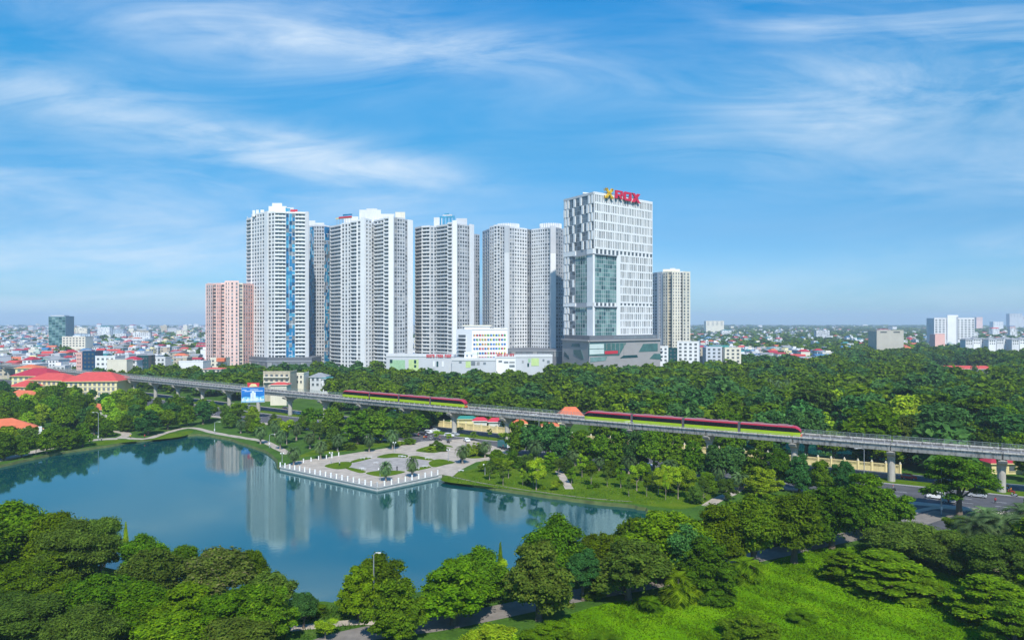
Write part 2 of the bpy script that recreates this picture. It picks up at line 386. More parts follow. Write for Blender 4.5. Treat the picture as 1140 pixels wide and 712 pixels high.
M_pave = mat('plaza_paving', (0.45, 0.39, 0.32), 0.85, 0.24, 0.35, detail=9)
M_pave2 = mat('plaza_centre_paving', (0.37, 0.34, 0.31), 0.85, 0.24, 0.4, detail=9)
M_kerb = mat('kerb_stone', (0.42, 0.41, 0.39), 0.85, 0.12, 0.8)
M_mark = mat('road_paint', (0.72, 0.72, 0.70), 0.7, 0.15, 1.5)
M_bank = mat('earth_bank', (0.085, 0.11, 0.035), 0.95, 0.3, 0.4, detail=8)

LAKE_PX = [(-140, 545), (-60, 528), (0, 517), (60, 504), (120, 495), (150, 490), (200, 484), (228, 483), (255, 488), (285, 497), (303, 506),
           (312, 520), (420, 543), (492, 528), (502, 532), (540, 540), (600, 549), (660, 557), (700, 561), (722, 566), (728, 575),
           (705, 590), (650, 607), (620, 622), (560, 641), (500, 653), (450, 661), (390, 669), (345, 668), (310, 664), (250, 655), (180, 645), (120, 632), (60, 615), (0, 600), (-80, 585), (-160, 570)]
LAKE = catmull([Vector(G(*p)[:2]) for p in LAKE_PX], 5, True, sharp=(11, 12, 13))
_r = random.Random(3)
PL_A, PL_B, PL_C = (Vector(G(*LAKE_PX[i])[:2]) for i in (11, 12, 13))
def near_plaza(p):
    return any((p - q).length < 0.5 for q in (PL_A, PL_B, PL_C))
LAKE = [p if near_plaza(p) else p + Vector((_r.uniform(-.5, .5), _r.uniform(-.5, .5))) for p in LAKE]
POND = [Vector(G(*p)[:2]) for p in ((820, 489), (880, 486), (960, 489), (1030, 495), (1050, 505), (1010, 513), (950, 510), (900, 505), (850, 501))]
POND = catmull(POND, 4)
WZ = -0.9
Rg = 13500.0
outer = [Vector((Rg * math.cos(2 * math.pi * i / 64), Rg * math.sin(2 * math.pi * i / 64))) for i in range(64)]
tag(fillpoly([outer, LAKE, POND], 0.0, ground_material(), 'ground'), kind='structure')
def water_material():
    m = bpy.data.materials.new('lake_water'); m.use_nodes = True; t = m.node_tree; t.nodes.remove(t.nodes['Principled BSDF'])
    g = t.nodes.new('ShaderNodeNewGeometry')
    n1 = N(t, 'ShaderNodeTexNoise', Scale=0.9, Detail=4.0, Roughness=0.6); t.links.new(g.outputs['Position'], n1.inputs['Vector'])
    n2 = N(t, 'ShaderNodeTexNoise', Scale=0.016, Detail=5.0, Roughness=0.6, Distortion=0.8); t.links.new(g.outputs['Position'], n2.inputs['Vector'])
    bn = N(t, 'ShaderNodeBump', Strength=0.10, Distance=0.05); t.links.new(n1.outputs[0], bn.inputs['Height'])
    df = N(t, 'ShaderNodeBsdfDiffuse'); df.inputs['Color'].default_value = (0.002, 0.060, 0.070, 1)
    gl = N(t, 'ShaderNodeBsdfGlossy'); gl.inputs['Color'].default_value = (0.78, 0.99, 0.97, 1)
    t.links.new(ramp(t, n2.outputs[0], [(0.42, 0.03), (0.52, 0.055), (0.60, 0.11)]), gl.inputs['Roughness']); t.links.new(bn.outputs[0], gl.inputs['Normal'])
    fz = N(t, 'ShaderNodeFresnel', IOR=3.0); t.links.new(bn.outputs[0], fz.inputs['Normal'])
    mx = t.nodes.new('ShaderNodeMixShader'); t.links.new(fz.outputs[0], mx.inputs[0]); t.links.new(df.outputs[0], mx.inputs[1]); t.links.new(gl.outputs[0], mx.inputs[2])
    t.links.new(mx.outputs[0], t.nodes['Material Output'].inputs[0])
    return m
M_water = water_material()
tag(fillpoly([LAKE], WZ, M_water, 'lake_water'), kind='structure')
tag(fillpoly([POND], WZ, M_water, 'pond_water'), kind='structure')
for loop, nm in ((LAKE, 'lake_bank'), (POND, 'pond_bank')):
    mb = MB(); cen = sum(loop, Vector((0, 0))) / len(loop)
    k = len(loop); area = sum(loop[i].x * loop[(i + 1) % k].y - loop[(i + 1) % k].x * loop[i].y for i in range(k))
    inn = []
    for i in range(k):
        d = (loop[(i + 1) % k] - loop[i - 1]).normalized(); nn = Vector((-d.y, d.x)) * (1 if area > 0 else -1)
        inn.append(loop[i] + nn * (0.15 if near_plaza(loop[i]) else 0.7))
    for i in range(k):
        j = (i + 1) % k
        mb.poly([(*loop[i], -0.003), (*loop[j], -0.003), (*inn[j], -1.3), (*inn[i], -1.3)], M_kerb if near_plaza(loop[i]) and near_plaza(loop[j]) else M_bank)
    struct(mb, nm)
# shore path edge: a pale worn strip along the banks
def strip(pts, w, z, m, name, dz=0.0, jit=0.0):
    c = catmull([Vector(p[:2]) for p in pts], 6, False); mb = MB(); rr = random.Random(len(pts) * 7 + int(w * 10))
    L, Rr = [], []
    for i, p in enumerate(c):
        d = (c[min(i + 1, len(c) - 1)] - c[max(i - 1, 0)]).normalized(); nn = Vector((-d.y, d.x))
        L.append(p + nn * (w / 2 + rr.uniform(-jit, jit))); Rr.append(p - nn * (w / 2 + rr.uniform(-jit, jit)))
    for i in range(len(c) - 1):
        if dz: mb.hexa([(*Rr[i], z - dz), (*Rr[i + 1], z - dz), (*L[i + 1], z - dz), (*L[i], z - dz), (*Rr[i], z), (*Rr[i + 1], z), (*L[i + 1], z), (*L[i], z)], m)
        else: mb.poly([(*Rr[i], z), (*Rr[i + 1], z), (*L[i + 1], z), (*L[i], z)], m)
    struct(mb, name); return c
def gp(*px): return [G(*p) for p in px]
PATHS = []
def path(pxs, w, name, m=M_path, z=0.016, jit=0.0): PATHS.append((strip(gp(*pxs), w, z, m, name, 0, jit), w / 2))
path([(-30, 516), (0, 512), (36, 503), (79, 493), (110, 489), (132, 488)], 5.0, 'lakeside_path', M_pave)
path([(132, 488), (141, 483), (128, 480), (104, 482), (60, 489)], 4.0, 'park_path', M_pave, 0.020)
path([(138, 487), (163, 488), (190, 480), (213, 476), (241, 482), (270, 487), (293, 491), (322, 505)], 3.4, 'shore_path', M_pave, 0.024, 0.3)
path([(502, 530), (540, 538), (600, 547), (655, 554), (704, 558)], 0.6, 'shore_kerb', M_path, 0.012, 0.2)
path([(787, 563), (800, 555), (816, 548), (824, 541)], 3.2, 'park_walkway', M_pave)
path([(622, 524), (627, 532), (634, 544)], 2.6, 'park_walkway', M_pave)
path([(340, 726), (377, 712), (430, 701), (487, 694), (553, 681), (600, 671), (650, 661), (740, 645), (800, 628), (862, 615), (910, 604), (960, 594), (1010, 583), (1052, 570)], 5.6, 'asphalt_path', M_path)
path([(300, 702), (345, 697), (400, 692), (440, 694)], 2.2, 'narrow_path', M_pave)
path([(1000, 590), (1060, 600), (1090, 606), (1150, 615)], 2.4, 'park_walkway', M_pave)
path([(960, 585), (1000, 575), (1040, 565), (1075, 568)], 2.0, 'roadside_path', M_pave, 0.022)
def sheet(pxs, z, m, name, n=5):
    tag(fillpoly([catmull([Vector(G(*p)[:2]) for p in pxs], n)], z, m, name), kind='structure')
sheet([(560, 712), (480, 735), (700, 770), (1200, 770), (1240, 690), (1150, 640), (1060, 640), (980, 610), (900, 612), (840, 632), (760, 655), (660, 675)], 0.004, M_field, 'grass_field')
sheet([(490, 533), (540, 541), (600, 548), (650, 555), (705, 560), (760, 566), (800, 552), (760, 537), (690, 525), (620, 512), (580, 511), (540, 519)], 0.005, M_lawn, 'shore_lawn')
sheet([(1040, 590), (1060, 577), (1090, 580), (1080, 600)], 0.006, M_field, 'roadside_lawn')
sheet([(80, 498), (140, 492), (200, 486), (215, 479), (190, 482), (160, 490), (140, 489), (110, 491)], 0.006, M_lawn, 'lakeside_lawn')
sheet([(330, 509), (360, 505), (410, 499), (440, 494), (420, 489), (370, 494)], 0.006, M_lawn, 'garden_lawn')
# plaza
pz = [Vector(G(*p)[:2]) for p in ((312, 519.6), (420, 542.6), (491, 527.8), (504, 530), (512, 523), (530, 514), (560, 510), (570, 505), (556, 498), (520, 488), (470, 491), (440, 497), (400, 503), (362, 509), (330, 513))]
tag(fillpoly([pz], 0.018, M_pave, 'plaza_paving'), kind='structure')
def zr(*q): return [(300 + a * 0.22807, 460 + b * 0.22807) for a, b in q]
sheet(zr((400, 245), (470, 225), (590, 215), (700, 220), (780, 235), (760, 258), (680, 275), (560, 282), (450, 275), (395, 262)), 0.024, M_pave2, 'plaza_centre')
for q in (((268, 256), (330, 238), (392, 236), (402, 246), (385, 264), (330, 272)), ((524, 212), (560, 200), (610, 194), (672, 202), (668, 215), (620, 214), (560, 218)), ((680, 214), (720, 206), (800, 224), (770, 228)),
          ((778, 238), (830, 222), (905, 238), (860, 250), (800, 262)), ((372, 268), (400, 264), (470, 282), (440, 290)), ((470, 292), (520, 280), (600, 278), (664, 284), (600, 302), (540, 308)), ((670, 276), (760, 258), (788, 264), (700, 282)),
          ((714, 180), (780, 158), (860, 152), (896, 168), (820, 190), (760, 190)), ((930, 200), (1000, 178), (1080, 190), (1100, 205), (1020, 218), (960, 216)), ((400, 232), (460, 216), (500, 216), (470, 226), (410, 240))):
    sheet(zr(*q), 0.030, M_lawn, 'plaza_lawn', 4)

# ------------------------------------------------------------------ viaduct line
_pts = np.array([(-352, 552), (-255, 490), (-189, 430), (-109, 364), (-10, 303), (97, 239), (140, 207.5), (165, 190)])
_cf = np.polyfit(_pts[:, 0], _pts[:, 1], 3)
_xs = np.linspace(-520, 300, 2400); _ys = np.polyval(_cf, np.clip(_xs, -352, 170))
_sl = np.polyval(np.polyder(_cf), np.clip(_xs, -352, 170)); _ys = _ys + np.where(_xs < -352, (_xs + 352) * _sl, 0) + np.where(_xs > 170, (_xs - 170) * _sl, 0)
_s = np.concatenate([[0], np.cumsum(np.hypot(np.diff(_xs), np.diff(_ys)))])
S_END = float(_s[-1])
def VP(s, off=0.0, z=0.0):                               # a point on the viaduct's near edge line; off > 0 towards the lake, < 0 towards the towers
    x = np.interp(s, _s, _xs); y = np.interp(s, _s, _ys)
    x2 = np.interp(s + 1, _s, _xs); y2 = np.interp(s + 1, _s, _ys); x1 = np.interp(s - 1, _s, _xs); y1 = np.interp(s - 1, _s, _ys)
    d = Vector((x2 - x1, y2 - y1)).normalized(); n = Vector((d.y, -d.x))
    return Vector((x + n.x * off, y + n.y * off, z))
def S_of_px(px, off=0.0, z=12.5):
    a, b = 5.0, S_END - 5
    for _ in range(60):
        m = (a + b) / 2
        if PX(VP(m, off)) < px: a = m
        else: b = m
    return a
def off_of(p):                                           # signed distance from the viaduct line (positive towards the lake)
    i = int(np.argmin((_xs - p[0]) ** 2 + (_ys - p[1]) ** 2)); i = min(max(i, 1), len(_xs) - 2)
    d = Vector((_xs[i + 1] - _xs[i - 1], _ys[i + 1] - _ys[i - 1])).normalized(); n = Vector((d.y, -d.x))
    return (Vector((p[0], p[1])) - Vector((_xs[i], _ys[i]))).dot(n), float(_s[i])
def vribbon(o0, o1, z, m, name, s0=5, s1=None, dz=0.0, kind=True):
    mb = MB(); s1 = s1 or S_END - 5; k = int((s1 - s0) / 6); ss = [s0 + (s1 - s0) * i / k for i in range(k + 1)]
    for a, b in zip(ss, ss[1:]):
        p = [VP(a, o0, z), VP(b, o0, z), VP(b, o1, z), VP(a, o1, z)]
        if dz: mb.hexa([q - Vector((0, 0, dz)) for q in p] + p, m)
        else: mb.poly(p, m)
    return struct(mb, name)
vribbon(21, -18, 0.010, M_asph, 'road')
vribbon(-1.0, -9.0, 0.13, M_kerb, 'median_kerb', dz=0.14)
vribbon(-1.3, -8.7, 0.145, M_lawn, 'median_lawn', dz=0.02)
vribbon(24.5, 21, 0.12, M_pave, 'pavement', dz=0.13)
vribbon(-17.2, -19.2, 0.12, M_pave, 'pavement', dz=0.13)
mk = MB()
for o_ in (9.5, 15.0, -13.0):
    s_ = 20
    while s_ < S_END - 20:
        mk.poly([VP(s_, o_ + .09, 0.0145), VP(s_ + 3, o_ + .09, 0.0145), VP(s_ + 3, o_ - .09, 0.0145), VP(s_, o_ - .09, 0.0145)], M_mark); s_ += 8
for o_ in (20.4, -0.6, -9.4, -16.6):
    s_ = 20
    while s_ < S_END - 30:
        mk.poly([VP(s_, o_ + .08, 0.0145), VP(s_ + 8, o_ + .08, 0.0145), VP(s_ + 8, o_ - .08, 0.0145), VP(s_, o_ - .08, 0.0145)], M_mark); s_ += 8
struct(mk, 'road_markings')
sheet([(1040, 590), (1020, 572), (1010, 555), (1090, 545), (1180, 560), (1180, 600), (1100, 585)], 0.012, M_asph, 'road_junction', 3)
sheet([(470, 490), (520, 500), (570, 512), (600, 510), (575, 492), (540, 480), (490, 474)], 0.0125, M_asph, 'car_park', 3)

# ------------------------------------------------------------------ viaduct
ZT = 12.5
via = root('railway_viaduct', VP(S_of_px(700), -4.7, 0), 'long grey concrete railway viaduct on T-headed piers crossing behind the lake', 'viaduct')
s_pier = S_of_px(1115, -4.7)
piers = []
s_ = s_pier
while s_ < S_END - 40: s_ += 28.7
while s_ > 45:
    piers.append(s_); s_ -= 28.7
for i, s in enumerate(piers):
    if PX(VP(s, -4.7)) > 1290 or PX(VP(s, -4.7)) < -60: continue
    c = VP(s, -4.7); d = (VP(s + 1, -4.7) - VP(s - 1, -4.7)).normalized(); n = Vector((d.y, -d.x, 0))
    mb = MB(); mb.lathe(c, [(1.15, -0.3), (1.1, 3), (1.1, 7.6)], M_pier, 16); pier = mb.build('pier', via, smooth=False)
    mb = MB(); secs = []
    for z, hw in ((7.3, 1.15), (8.2, 1.6), (9.1, 4.1), (9.85, 4.6)):
        secs.append([c + n * hw - d * 1.1 + Vector((0, 0, z)), c + n * hw + d * 1.1 + Vector((0, 0, z)), c - n * hw + d * 1.1 + Vector((0, 0, z)), c - n * hw - d * 1.1 + Vector((0, 0, z))])
    mb.loft(secs, M_pier)
    for q in (-3.4, 3.4): mb.hexa([c + n * (q + a) + d * b + Vector((0, 0, z)) for z in (9.86, 10.05) for a, b in ((.5, -.6), (.5, .6), (-.5, .6), (-.5, -.6))], M_pier)
    cap = mb.build('pier_cap', pier)
    # span towards the next pier
    a, b = s + 0.12, s + 28.7 - 0.12
    mb = MB(); secs = []
    for k in range(7):
        q = a + (b - a) * k / 6; c0 = VP(q, 0); n0 = VP(q, 1) - c0
        sec = [(0.0, ZT), (-0.55, ZT), (-0.62, 12.25), (-0.45, 11.75), (-4.5, 11.7), (-9.05, 11.75), (-8.88, 12.25), (-8.95, ZT), (-9.5, ZT), (-9.55, 12.1), (-9.2, 11.9), (-8.6, 10.25), (-7.6, 10.05), (-1.9, 10.05), (-0.9, 10.25), (-0.3, 11.9), (0.05, 12.1)]
        secs.append([c0 + n0 * o_ + Vector((0, 0, z)) for o_, z in sec])
    mb.loft(secs, M_conc); span = mb.build('girder', via)
    mb = MB(); secs = []
    for k in range(7):
        q = a + (b - a) * k / 6; c0 = VP(q, 0); n0 = VP(q, 1) - c0
        secs.append([c0 + n0 * o_ + Vector((0, 0, z)) for o_, z in ((-1.1, 11.8), (-8.4, 11.8), (-8.4, 11.95), (-1.1, 11.95))])
    mb.loft(secs, M_bed)
    for o_ in (-1.75, -3.18, -6.3, -7.73):
        secs = []
        for k in range(7):
            q = a + (b - a) * k / 6; c0 = VP(q, 0); n0 = VP(q, 1) - c0
            secs.append([c0 + n0 * (o_ + e) + Vector((0, 0, z)) for e, z in ((.05, 11.95), (-.05, 11.95), (-.05, 12.12), (.05, 12.12))])
        mb.loft(secs, M_rail)
    for k in range(9):                                    # pale plinth blocks between the tracks
        q = a + 1.5 + k * 3.15; c0 = VP(q, -4.75); n0 = VP(q, -3.75) - c0; d0 = VP(q + 1, -4.75) - c0
        mb.hexa([c0 + n0 * e + d0 * g_ + Vector((0, 0, z)) for z in (11.96, 12.55) for e, g_ in ((.2, -.12), (.2, .12), (-.2, .12), (-.2, -.12))], M_kerb)
    mb.build('track', via)
    mb = MB()                                             # green-grey railing on the far parapet
    for k in range(15):
        q = a + 0.4 + k * 1.98; c0 = VP(q, -9.25)
        mb.tube([c0 + Vector((0, 0, ZT - .05)), c0 + Vector((0, 0, ZT + 1.25))], 0.06, M_fence, 5)
    for z, t_ in ((ZT + .35, .035), (ZT + .7, .035), (ZT + 1.2, .06)):
        mb.tube([VP(a + (b - a) * k / 6, -9.25, z) for k in range(7)], t_, M_fence, 5)
    for k in range(14):
        q0 = a + 0.4 + k * 1.98
        for e in range(1, 6): mb.tube([VP(q0 + e * .33, -9.25, ZT + .3), VP(q0 + e * .33, -9.25, ZT + 1.2)], 0.018, M_fence, 4, False)
    mb.build('far_railing', via)
    mb = MB()
    for k in range(10):
        c0 = VP(a + 1 + k * 2.95, -0.28)
        mb.tube([c0 + Vector((0, 0, ZT - .03)), c0 + Vector((0, 0, ZT + .42))], 0.045, M_steel, 5)
    mb.tube([VP(a + (b - a) * k / 6, -0.28, ZT + .42) for k in range(7)], .04, M_steel, 5)
    mb.build('near_handrail', via)

# ------------------------------------------------------------------ trains
T_green = mat('lime_train_paint', (0.36, 0.52, 0.015), 0.35, 0.03, 0.3, spec=0.4)
T_red = mat('crimson_train_paint', (0.46, 0.025, 0.055), 0.35, 0.04, 0.3, spec=0.4)
T_roof = mat('train_roof_grey', (0.34, 0.17, 0.18), 0.55, 0.1, 0.5)
T_win = glass('train_window_band', (0.012, 0.012, 0.016), 0.08)
T_gang = mat('gangway_grey', (0.10, 0.105, 0.115), 0.8)
T_orange = mat('orange_bumper', (0.75, 0.16, 0.04), 0.5)
T_lamp = mat('headlight_glass', (0.8, 0.8, 0.75), 0.1)
def train(px0, px1, off, label):
    s0, s1 = S_of_px(px0, off - .5), S_of_px(px1, off - .5)
    o = root('metro_train', VP((s0 + s1) / 2, off, 12.12), label, 'train', 'metro trains on the viaduct')
    L = (s1 - s0) / 4; zb = 12.2
    for k in range(4):
        a, b = s0 + k * L + (0 if k == 0 else .5), s0 + (k + 1) * L - (0 if k == 3 else .5)
        def q(s, w, z):
            c = VP(s, off); n = VP(s, off + 1) - c
            return c + n * w + Vector((0, 0, zb + z))
        ends = []
        def sec(s, top, nar):
            w = 1.42 * nar
            return [q(s, w * .93, .15), q(s, w, .55), q(s, w, 2.88 * top), q(s, w * .96, 3.2 * top), q(s, w * .74, 3.42 * top), q(s, -w * .74, 3.42 * top), q(s, -w * .96, 3.2 * top), q(s, -w, 2.88 * top), q(s, -w, .55), q(s, -w * .93, .15)]
        st = []
        if k == 0: st += [(a, .62, .80), (a + .5, .80, .90), (a + 1.5, .97, .98), (a + 2.4, 1, 1)]
        else: st += [(a, 1, 1)]
        st += [(a + (b - a) * t, 1, 1) for t in (.3, .5, .7)]
        if k == 3: st += [(b - 2.4, 1, 1), (b - 1.5, .97, .98), (b - .5, .80, .90), (b, .62, .80)]
        else: st += [(b, 1, 1)]
        mb = MB(); mb.loft([sec(*x) for x in st], T_red); car = mb.build('carriage', o)
        mb = MB(); mb.loft([[q(x[0], 1.44 * x[2], .18), q(x[0], 1.45 * x[2], 1.42), q(x[0], -1.45 * x[2], 1.42), q(x[0], -1.44 * x[2], .18)] for x in st], T_green); mb.build('lower_panel', car)
        for sgn in (1, -1):
            mb = MB(); mb.loft([[q(x[0], sgn * 1.40 * x[2], 1.46), q(x[0], sgn * 1.46 * x[2], 1.46), q(x[0], sgn * 1.46 * x[2], max(1.6, 2.86 * x[1])), q(x[0], sgn * 1.40 * x[2], max(1.62, 2.88 * x[1]))] for x in st], T_win); mb.build('window_band', car)
        mb = MB(); mb.loft([[q(x[0], 1.25, 3.33), q(x[0], .9, 3.5), q(x[0], -.9, 3.5), q(x[0], -1.25, 3.33)] for x in st if x[1] == 1], T_roof)
        mid = (a + b) / 2
        for e in (-4, 4): mb.hexa([q(mid + e + g_, w, z) for z in (3.46, 3.72) for g_, w in ((-1.6, .7), (1.6, .7), (1.6, -.7), (-1.6, -.7))], T_roof)
        mb.build('roof', car)
        for sgn in (1, -1):
            for t in (.14, .38, .62, .86):
                sd = a + (b - a) * t; mb = MB()
                for e in (-.68, .02):
                    mb.hexa([q(sd + e + g_, sgn * w, z) for z in (1.5, 2.8) for g_, w in ((0, 1.475), (.64, 1.475), (.64, 1.445), (0, 1.445))], T_win); mb.hexa([q(sd + e + g_, sgn * w, z) for z in (.45, 1.4) for g_, w in ((0, 1.475), (.64, 1.475), (.64, 1.445), (0, 1.445))], T_green)
                mb.build('door', car)
        if k < 3:
            mb = MB(); mb.loft([[q(s, 1.2, .3), q(s, 1.2, 3.3), q(s, -1.2, 3.3), q(s, -1.2, .3)] for s in (b - .02, b + 1.02)], T_gang); mb.build('gangway', car)
        if k in (0, 3):
            e, sg = (a, -1) if k == 0 else (b, 1)
            mb = MB(); mb.hexa([q(e + sg * g_, w, z) for z in (.1, .75) for g_, w in ((-.1, .95), (.28, .8), (.28, -.8), (-.1, -.95))], T_orange); mb.build('bumper', car)
            mb = MB(); mb.hexa([q(e + sg * g_, w, z) for (z, g2) in ((1.15, .03), (2.1, -.32)) for g_, w in ((g2 - .1, 1.0), (g2 + .08, .95), (g2 + .08, -.95), (g2 - .1, -1.0))], T_win); mb.build('windscreen', car)
            for w in (.8, -.8):
                mb = MB(); mb.lathe(q(e + sg * .05, w, .8), [(.0, 0), (.14, .03), (.14, .2), (0, .24)], T_lamp, 8); mb.build('headlight', car)
    return o
train(653, 892, -2.46, 'longer-looking red, black and lime metro train right of the orange temple roof')
train(384, 519.5, -7.02, 'red, black and lime metro train in front of the hospital and wood')

# ------------------------------------------------------------------ towers
class Tower:
    """Collects a tower's wall mesh, its windows and balconies; the 100 largest in view become parts of their own, the rest one part each."""
    def __init__(s, name, label, cat, loc, group=None):
        s.root = root(name, loc, label, cat, group); s.wall = MB(); s.win = []; s.bal = []; s.rr = random.Random(int(loc[0] * 3 + loc[1]))
    def window(s, fr, u0, u1, z0, z1, m, w=0.03, t=0.05): s.win.append((fr, u0, u1, z0, z1, m, w, t))
    def area(s, fr, a):
        o, d, n = fr; return a * abs((o.normalized()).dot(n))
    def finish(s, wallname='wall', keep=100):
        s.wall.build(wallname, s.root)
        for lst, nm in ((s.win, 'window'), (s.bal, 'balcony')):
            if not lst: continue
            sz = lambda w: s.area(w[0], (w[2] - w[1]) * (w[4] - w[3]) if nm == 'window' else (w[2] - w[1])) + s.rr.uniform(0, 1e-3)
            order = sorted(range(len(lst)), key=lambda i: -sz(lst[i])); top = set(order[:keep])
            rest = MB()
            for i, w in enumerate(lst):
                mb = MB() if i in top else rest
                if nm == 'window':
                    fr, u0, u1, z0, z1, m, w0, t = w; mb.fbox(fr, u0, u1, w0, w0 + t, z0, z1, m)
                else:
                    fr, u0, u1, z0, z1, ms, dp, hp, mp = w
                    mb.fbox(fr, u0, u1, 0.02, dp, z0, z0 + 0.16, ms)
                    mb.fbox(fr, u0, u1, dp - .10, dp, z0 + .162, z0 + hp, mp)
                    for ue in (u0, u1 - .1): mb.fbox(fr, ue, ue + .1, 0.02, dp - .102, z0 + .162, z0 + hp, mp)
                if i in top: mb.build(nm, s.root)
            if rest.v: tag(rest.build(nm, s.root), kind='stuff')
    def seg(s, p0, p1, z0, z1, fh, style, nc=3, mw=M_white, dark=0.5, sp=0.32, pier=0.30, mp=None, dp=1.3, zs=None):
        fr, L = frame(p0, p1); nf = max(1, int(round((z1 - z0) / fh))); fh = (z1 - z0) / nf; mp = mp or mw; w_ = s.wall; rr = s.rr
        gm = lambda: G_dark if rr.random() < dark else (G_mid if rr.random() < .72 else G_light)
        if style == 'blank':
            w_.fbox(fr, 0, L, 0.0, 0.9, z0, z1 + 2.2, mw); return
        cw = L / nc
        if style in ('grid', 'bars'):
            for i in range(nc + 1):
                pw = cw * pier * (0.5 if i in (0, nc) else 1); c = i * cw
                w_.fbox(fr, max(0, c - pw / 2 - (pw / 2 if i == nc else 0)), min(L, c + pw / 2 + (pw / 2 if i == 0 else 0)), 0.0, 0.42, z0, z1, mp)
            for f in range(nf):
                z = z0 + f * fh
                w_.fbox(fr, 0.05, L - 0.05, 0.0, 0.30, z, z + fh * sp, mw)
                for i in range(nc):
                    s.window(fr, i * cw + cw * pier * .5, (i + 1) * cw - cw * pier * .5, z + fh * sp + .05, z + fh - .06, gm())
            w_.fbox(fr, 0, L, 0, 0.45, z1, z1 + 1.6, mw)
        elif style == 'punch':
            w_.fbox(fr, 0, L, 0.0, 0.03, z0, z1 + 1.4, mw)
            for f in range(nf):
                z = z0 + f * fh
                for i in range(nc):
                    s.window(fr, i * cw + cw * pier * .5, (i + 1) * cw - cw * pier * .5, z + fh * sp, z + fh * .90, gm(), 0.032, 0.06)
                    w_.fbox(fr, i * cw + cw * pier * .5 - .15, (i + 1) * cw - cw * pier * .5 + .15, 0.032, 0.30, z + fh * sp - .22, z + fh * sp - .02, mw)
        elif style == 'balc':
            w_.fbox(fr, 0.0, 0.3, 0.0, 1.0, z0, z1, mp); w_.fbox(fr, L - .3, L, 0.0, 1.0, z0, z1, mp)
            for f in range(nf):
                z = z0 + f * fh
                s.bal.append((fr, 0.32, L - .32, z, z + fh, mw, dp, 1.25, mp))
                for i in range(nc):
                    s.window(fr, i * cw + cw * .12, (i + 1) * cw - cw * .12, z + .2, z + fh - .55, gm())
                w_.fbox(fr, 0.31, L - .31, 0.0, 0.14, z + fh - .5, z + fh, mw)
            w_.fbox(fr, 0, L, 0, dp, z1, z1 + 1.6, mw)
        elif style == 'blue':
            k = 3; cw = L / k
            for f in range(nf):
                z = z0 + f * fh
                for i in range(k):
                    s.window(fr, i * cw + .05, (i + 1) * cw - .05, z + .06, z + fh - .06, rr.choice([G_blue, G_blue, G_blue2, G_blue2, G_blue3, G_mid]), 0.03, 0.25)
                    if rr.random() < .38: w_.fbox(fr, i * cw - .16, i * cw + .16, 0, 0.5, z, z + fh * rr.choice((1, 1, 2)), mw)
                if rr.random() < .55:
                    a = rr.randrange(k); w_.fbox(fr, a * cw, min(L, (a + rr.choice((1, 2))) * cw), 0, 0.48, z - .22, z + .22, mw)
            w_.fbox(fr, 0, L, 0, .5, z1, z1 + 1.5, mw)
def tower(name, label, segs, y_top, zbase, fh, depth, core=M_lgrey, cat='tower', group=None, keep=100, back=None, capz=0.0):
    """segs: list of (px0, D0, px1, D1, style, kwargs); the plan is closed at the back, `depth` metres behind."""
    pts = [AT(segs[0][0], segs[0][1])] + [AT(g[2], g[3]) for g in segs]
    Dm = min(g[1] for g in segs); zt = ZP(y_top, Dm)
    mid = pts[len(pts) // 2]; r0 = pts[0]; r1 = pts[-1]
    bk = Vector((mid.x / mid.y, 1, 0)).normalized() * depth
    T = Tower(name, label, cat, (mid.x, mid.y, 0), group)
    plan = []
    for g in segs:
        for q in (AT(g[0], g[1]), AT(g[2], g[3])):
            if not plan or (plan[-1] - q).length > 0.02: plan.append(q)
    plan += [r1 + bk, r0 + bk]
    T.wall.prism(plan, 0, zt + capz, core)
    for g in segs:
        kw = dict(g[5]) if len(g) > 5 else {}
        ztop = ZP(kw.pop('top', y_top), Dm)
        p0, p1 = AT(g[0], g[1]), AT(g[2], g[3])
        T.seg(p0, p1, kw.pop('zb', zbase), ztop, fh, g[4], **kw)
    # side and back faces: plain windowed walls, so the tower is whole from a step aside
    T.seg(r1, r1 + bk, zbase, zt, fh, 'grid', nc=max(3, int(depth / 4)), mw=core, sp=.4, pier=.45)
    T.seg(r0 + bk, r0, zbase, zt, fh, 'grid', nc=max(3, int(depth / 4)), mw=core, sp=.4, pier=.45)
    T.zt = zt
    return T
def roofbox(T, px0, px1, D, y0, y1, m, dep=14, name='plant_room'):
    a, b = AT(px0, D), AT(px1, D); mb = MB(); z0, z1 = ZP(y1, D), ZP(y0, D); z0 = min(z0, T.zt - .5)
    mb.prism([a, b, b + Vector((b.x / b.y * dep, dep, 0)), a + Vector((a.x / a.y * dep, dep, 0))], z0, z1, m)
    return mb.build(name, T.root)
W_ = dict(mw=M_white)
# 1: white tower with the blue glass strip
T = tower('apartment_tower', 'tall white apartment tower with patterned blue glass strip, right of the salmon block', [
    (275.5, 690, 280.5, 682, 'balc', dict(nc=1, top=240, mw=M_offw)), (280.5, 682, 295, 666, 'grid', dict(nc=5, top=236, sp=.36)), (295, 665, 299, 660, 'blank'), (299, 662, 306, 657, 'grid', dict(nc=2, sp=.36)),
    (306, 657, 318.5, 659, 'balc', dict(nc=3, mw=M_white2)), (318.5, 660, 328.5, 661.5, 'blue'), (328.5, 661, 340, 663, 'balc', dict(nc=3, mw=M_white2)), (340, 664, 343.5, 664.5, 'blank', dict(mw=M_lgrey))], 237, 16, 3.55, 30)
for a, b, y0, y1 in ((281, 284, 234, 237), (285, 288, 233.5, 237), (290, 294, 233.5, 236)): roofbox(T, a, b, 676, y0, y1, M_white, 5, 'roof_pier')
roofbox(T, 299, 319, 668, 229.5, 236, M_white, 16); roofbox(T, 303, 314, 672, 226, 230, M_offw, 10)
roofbox(T, 318, 327, 668, 231, 235, M_offw, 4, 'roof_pergola')
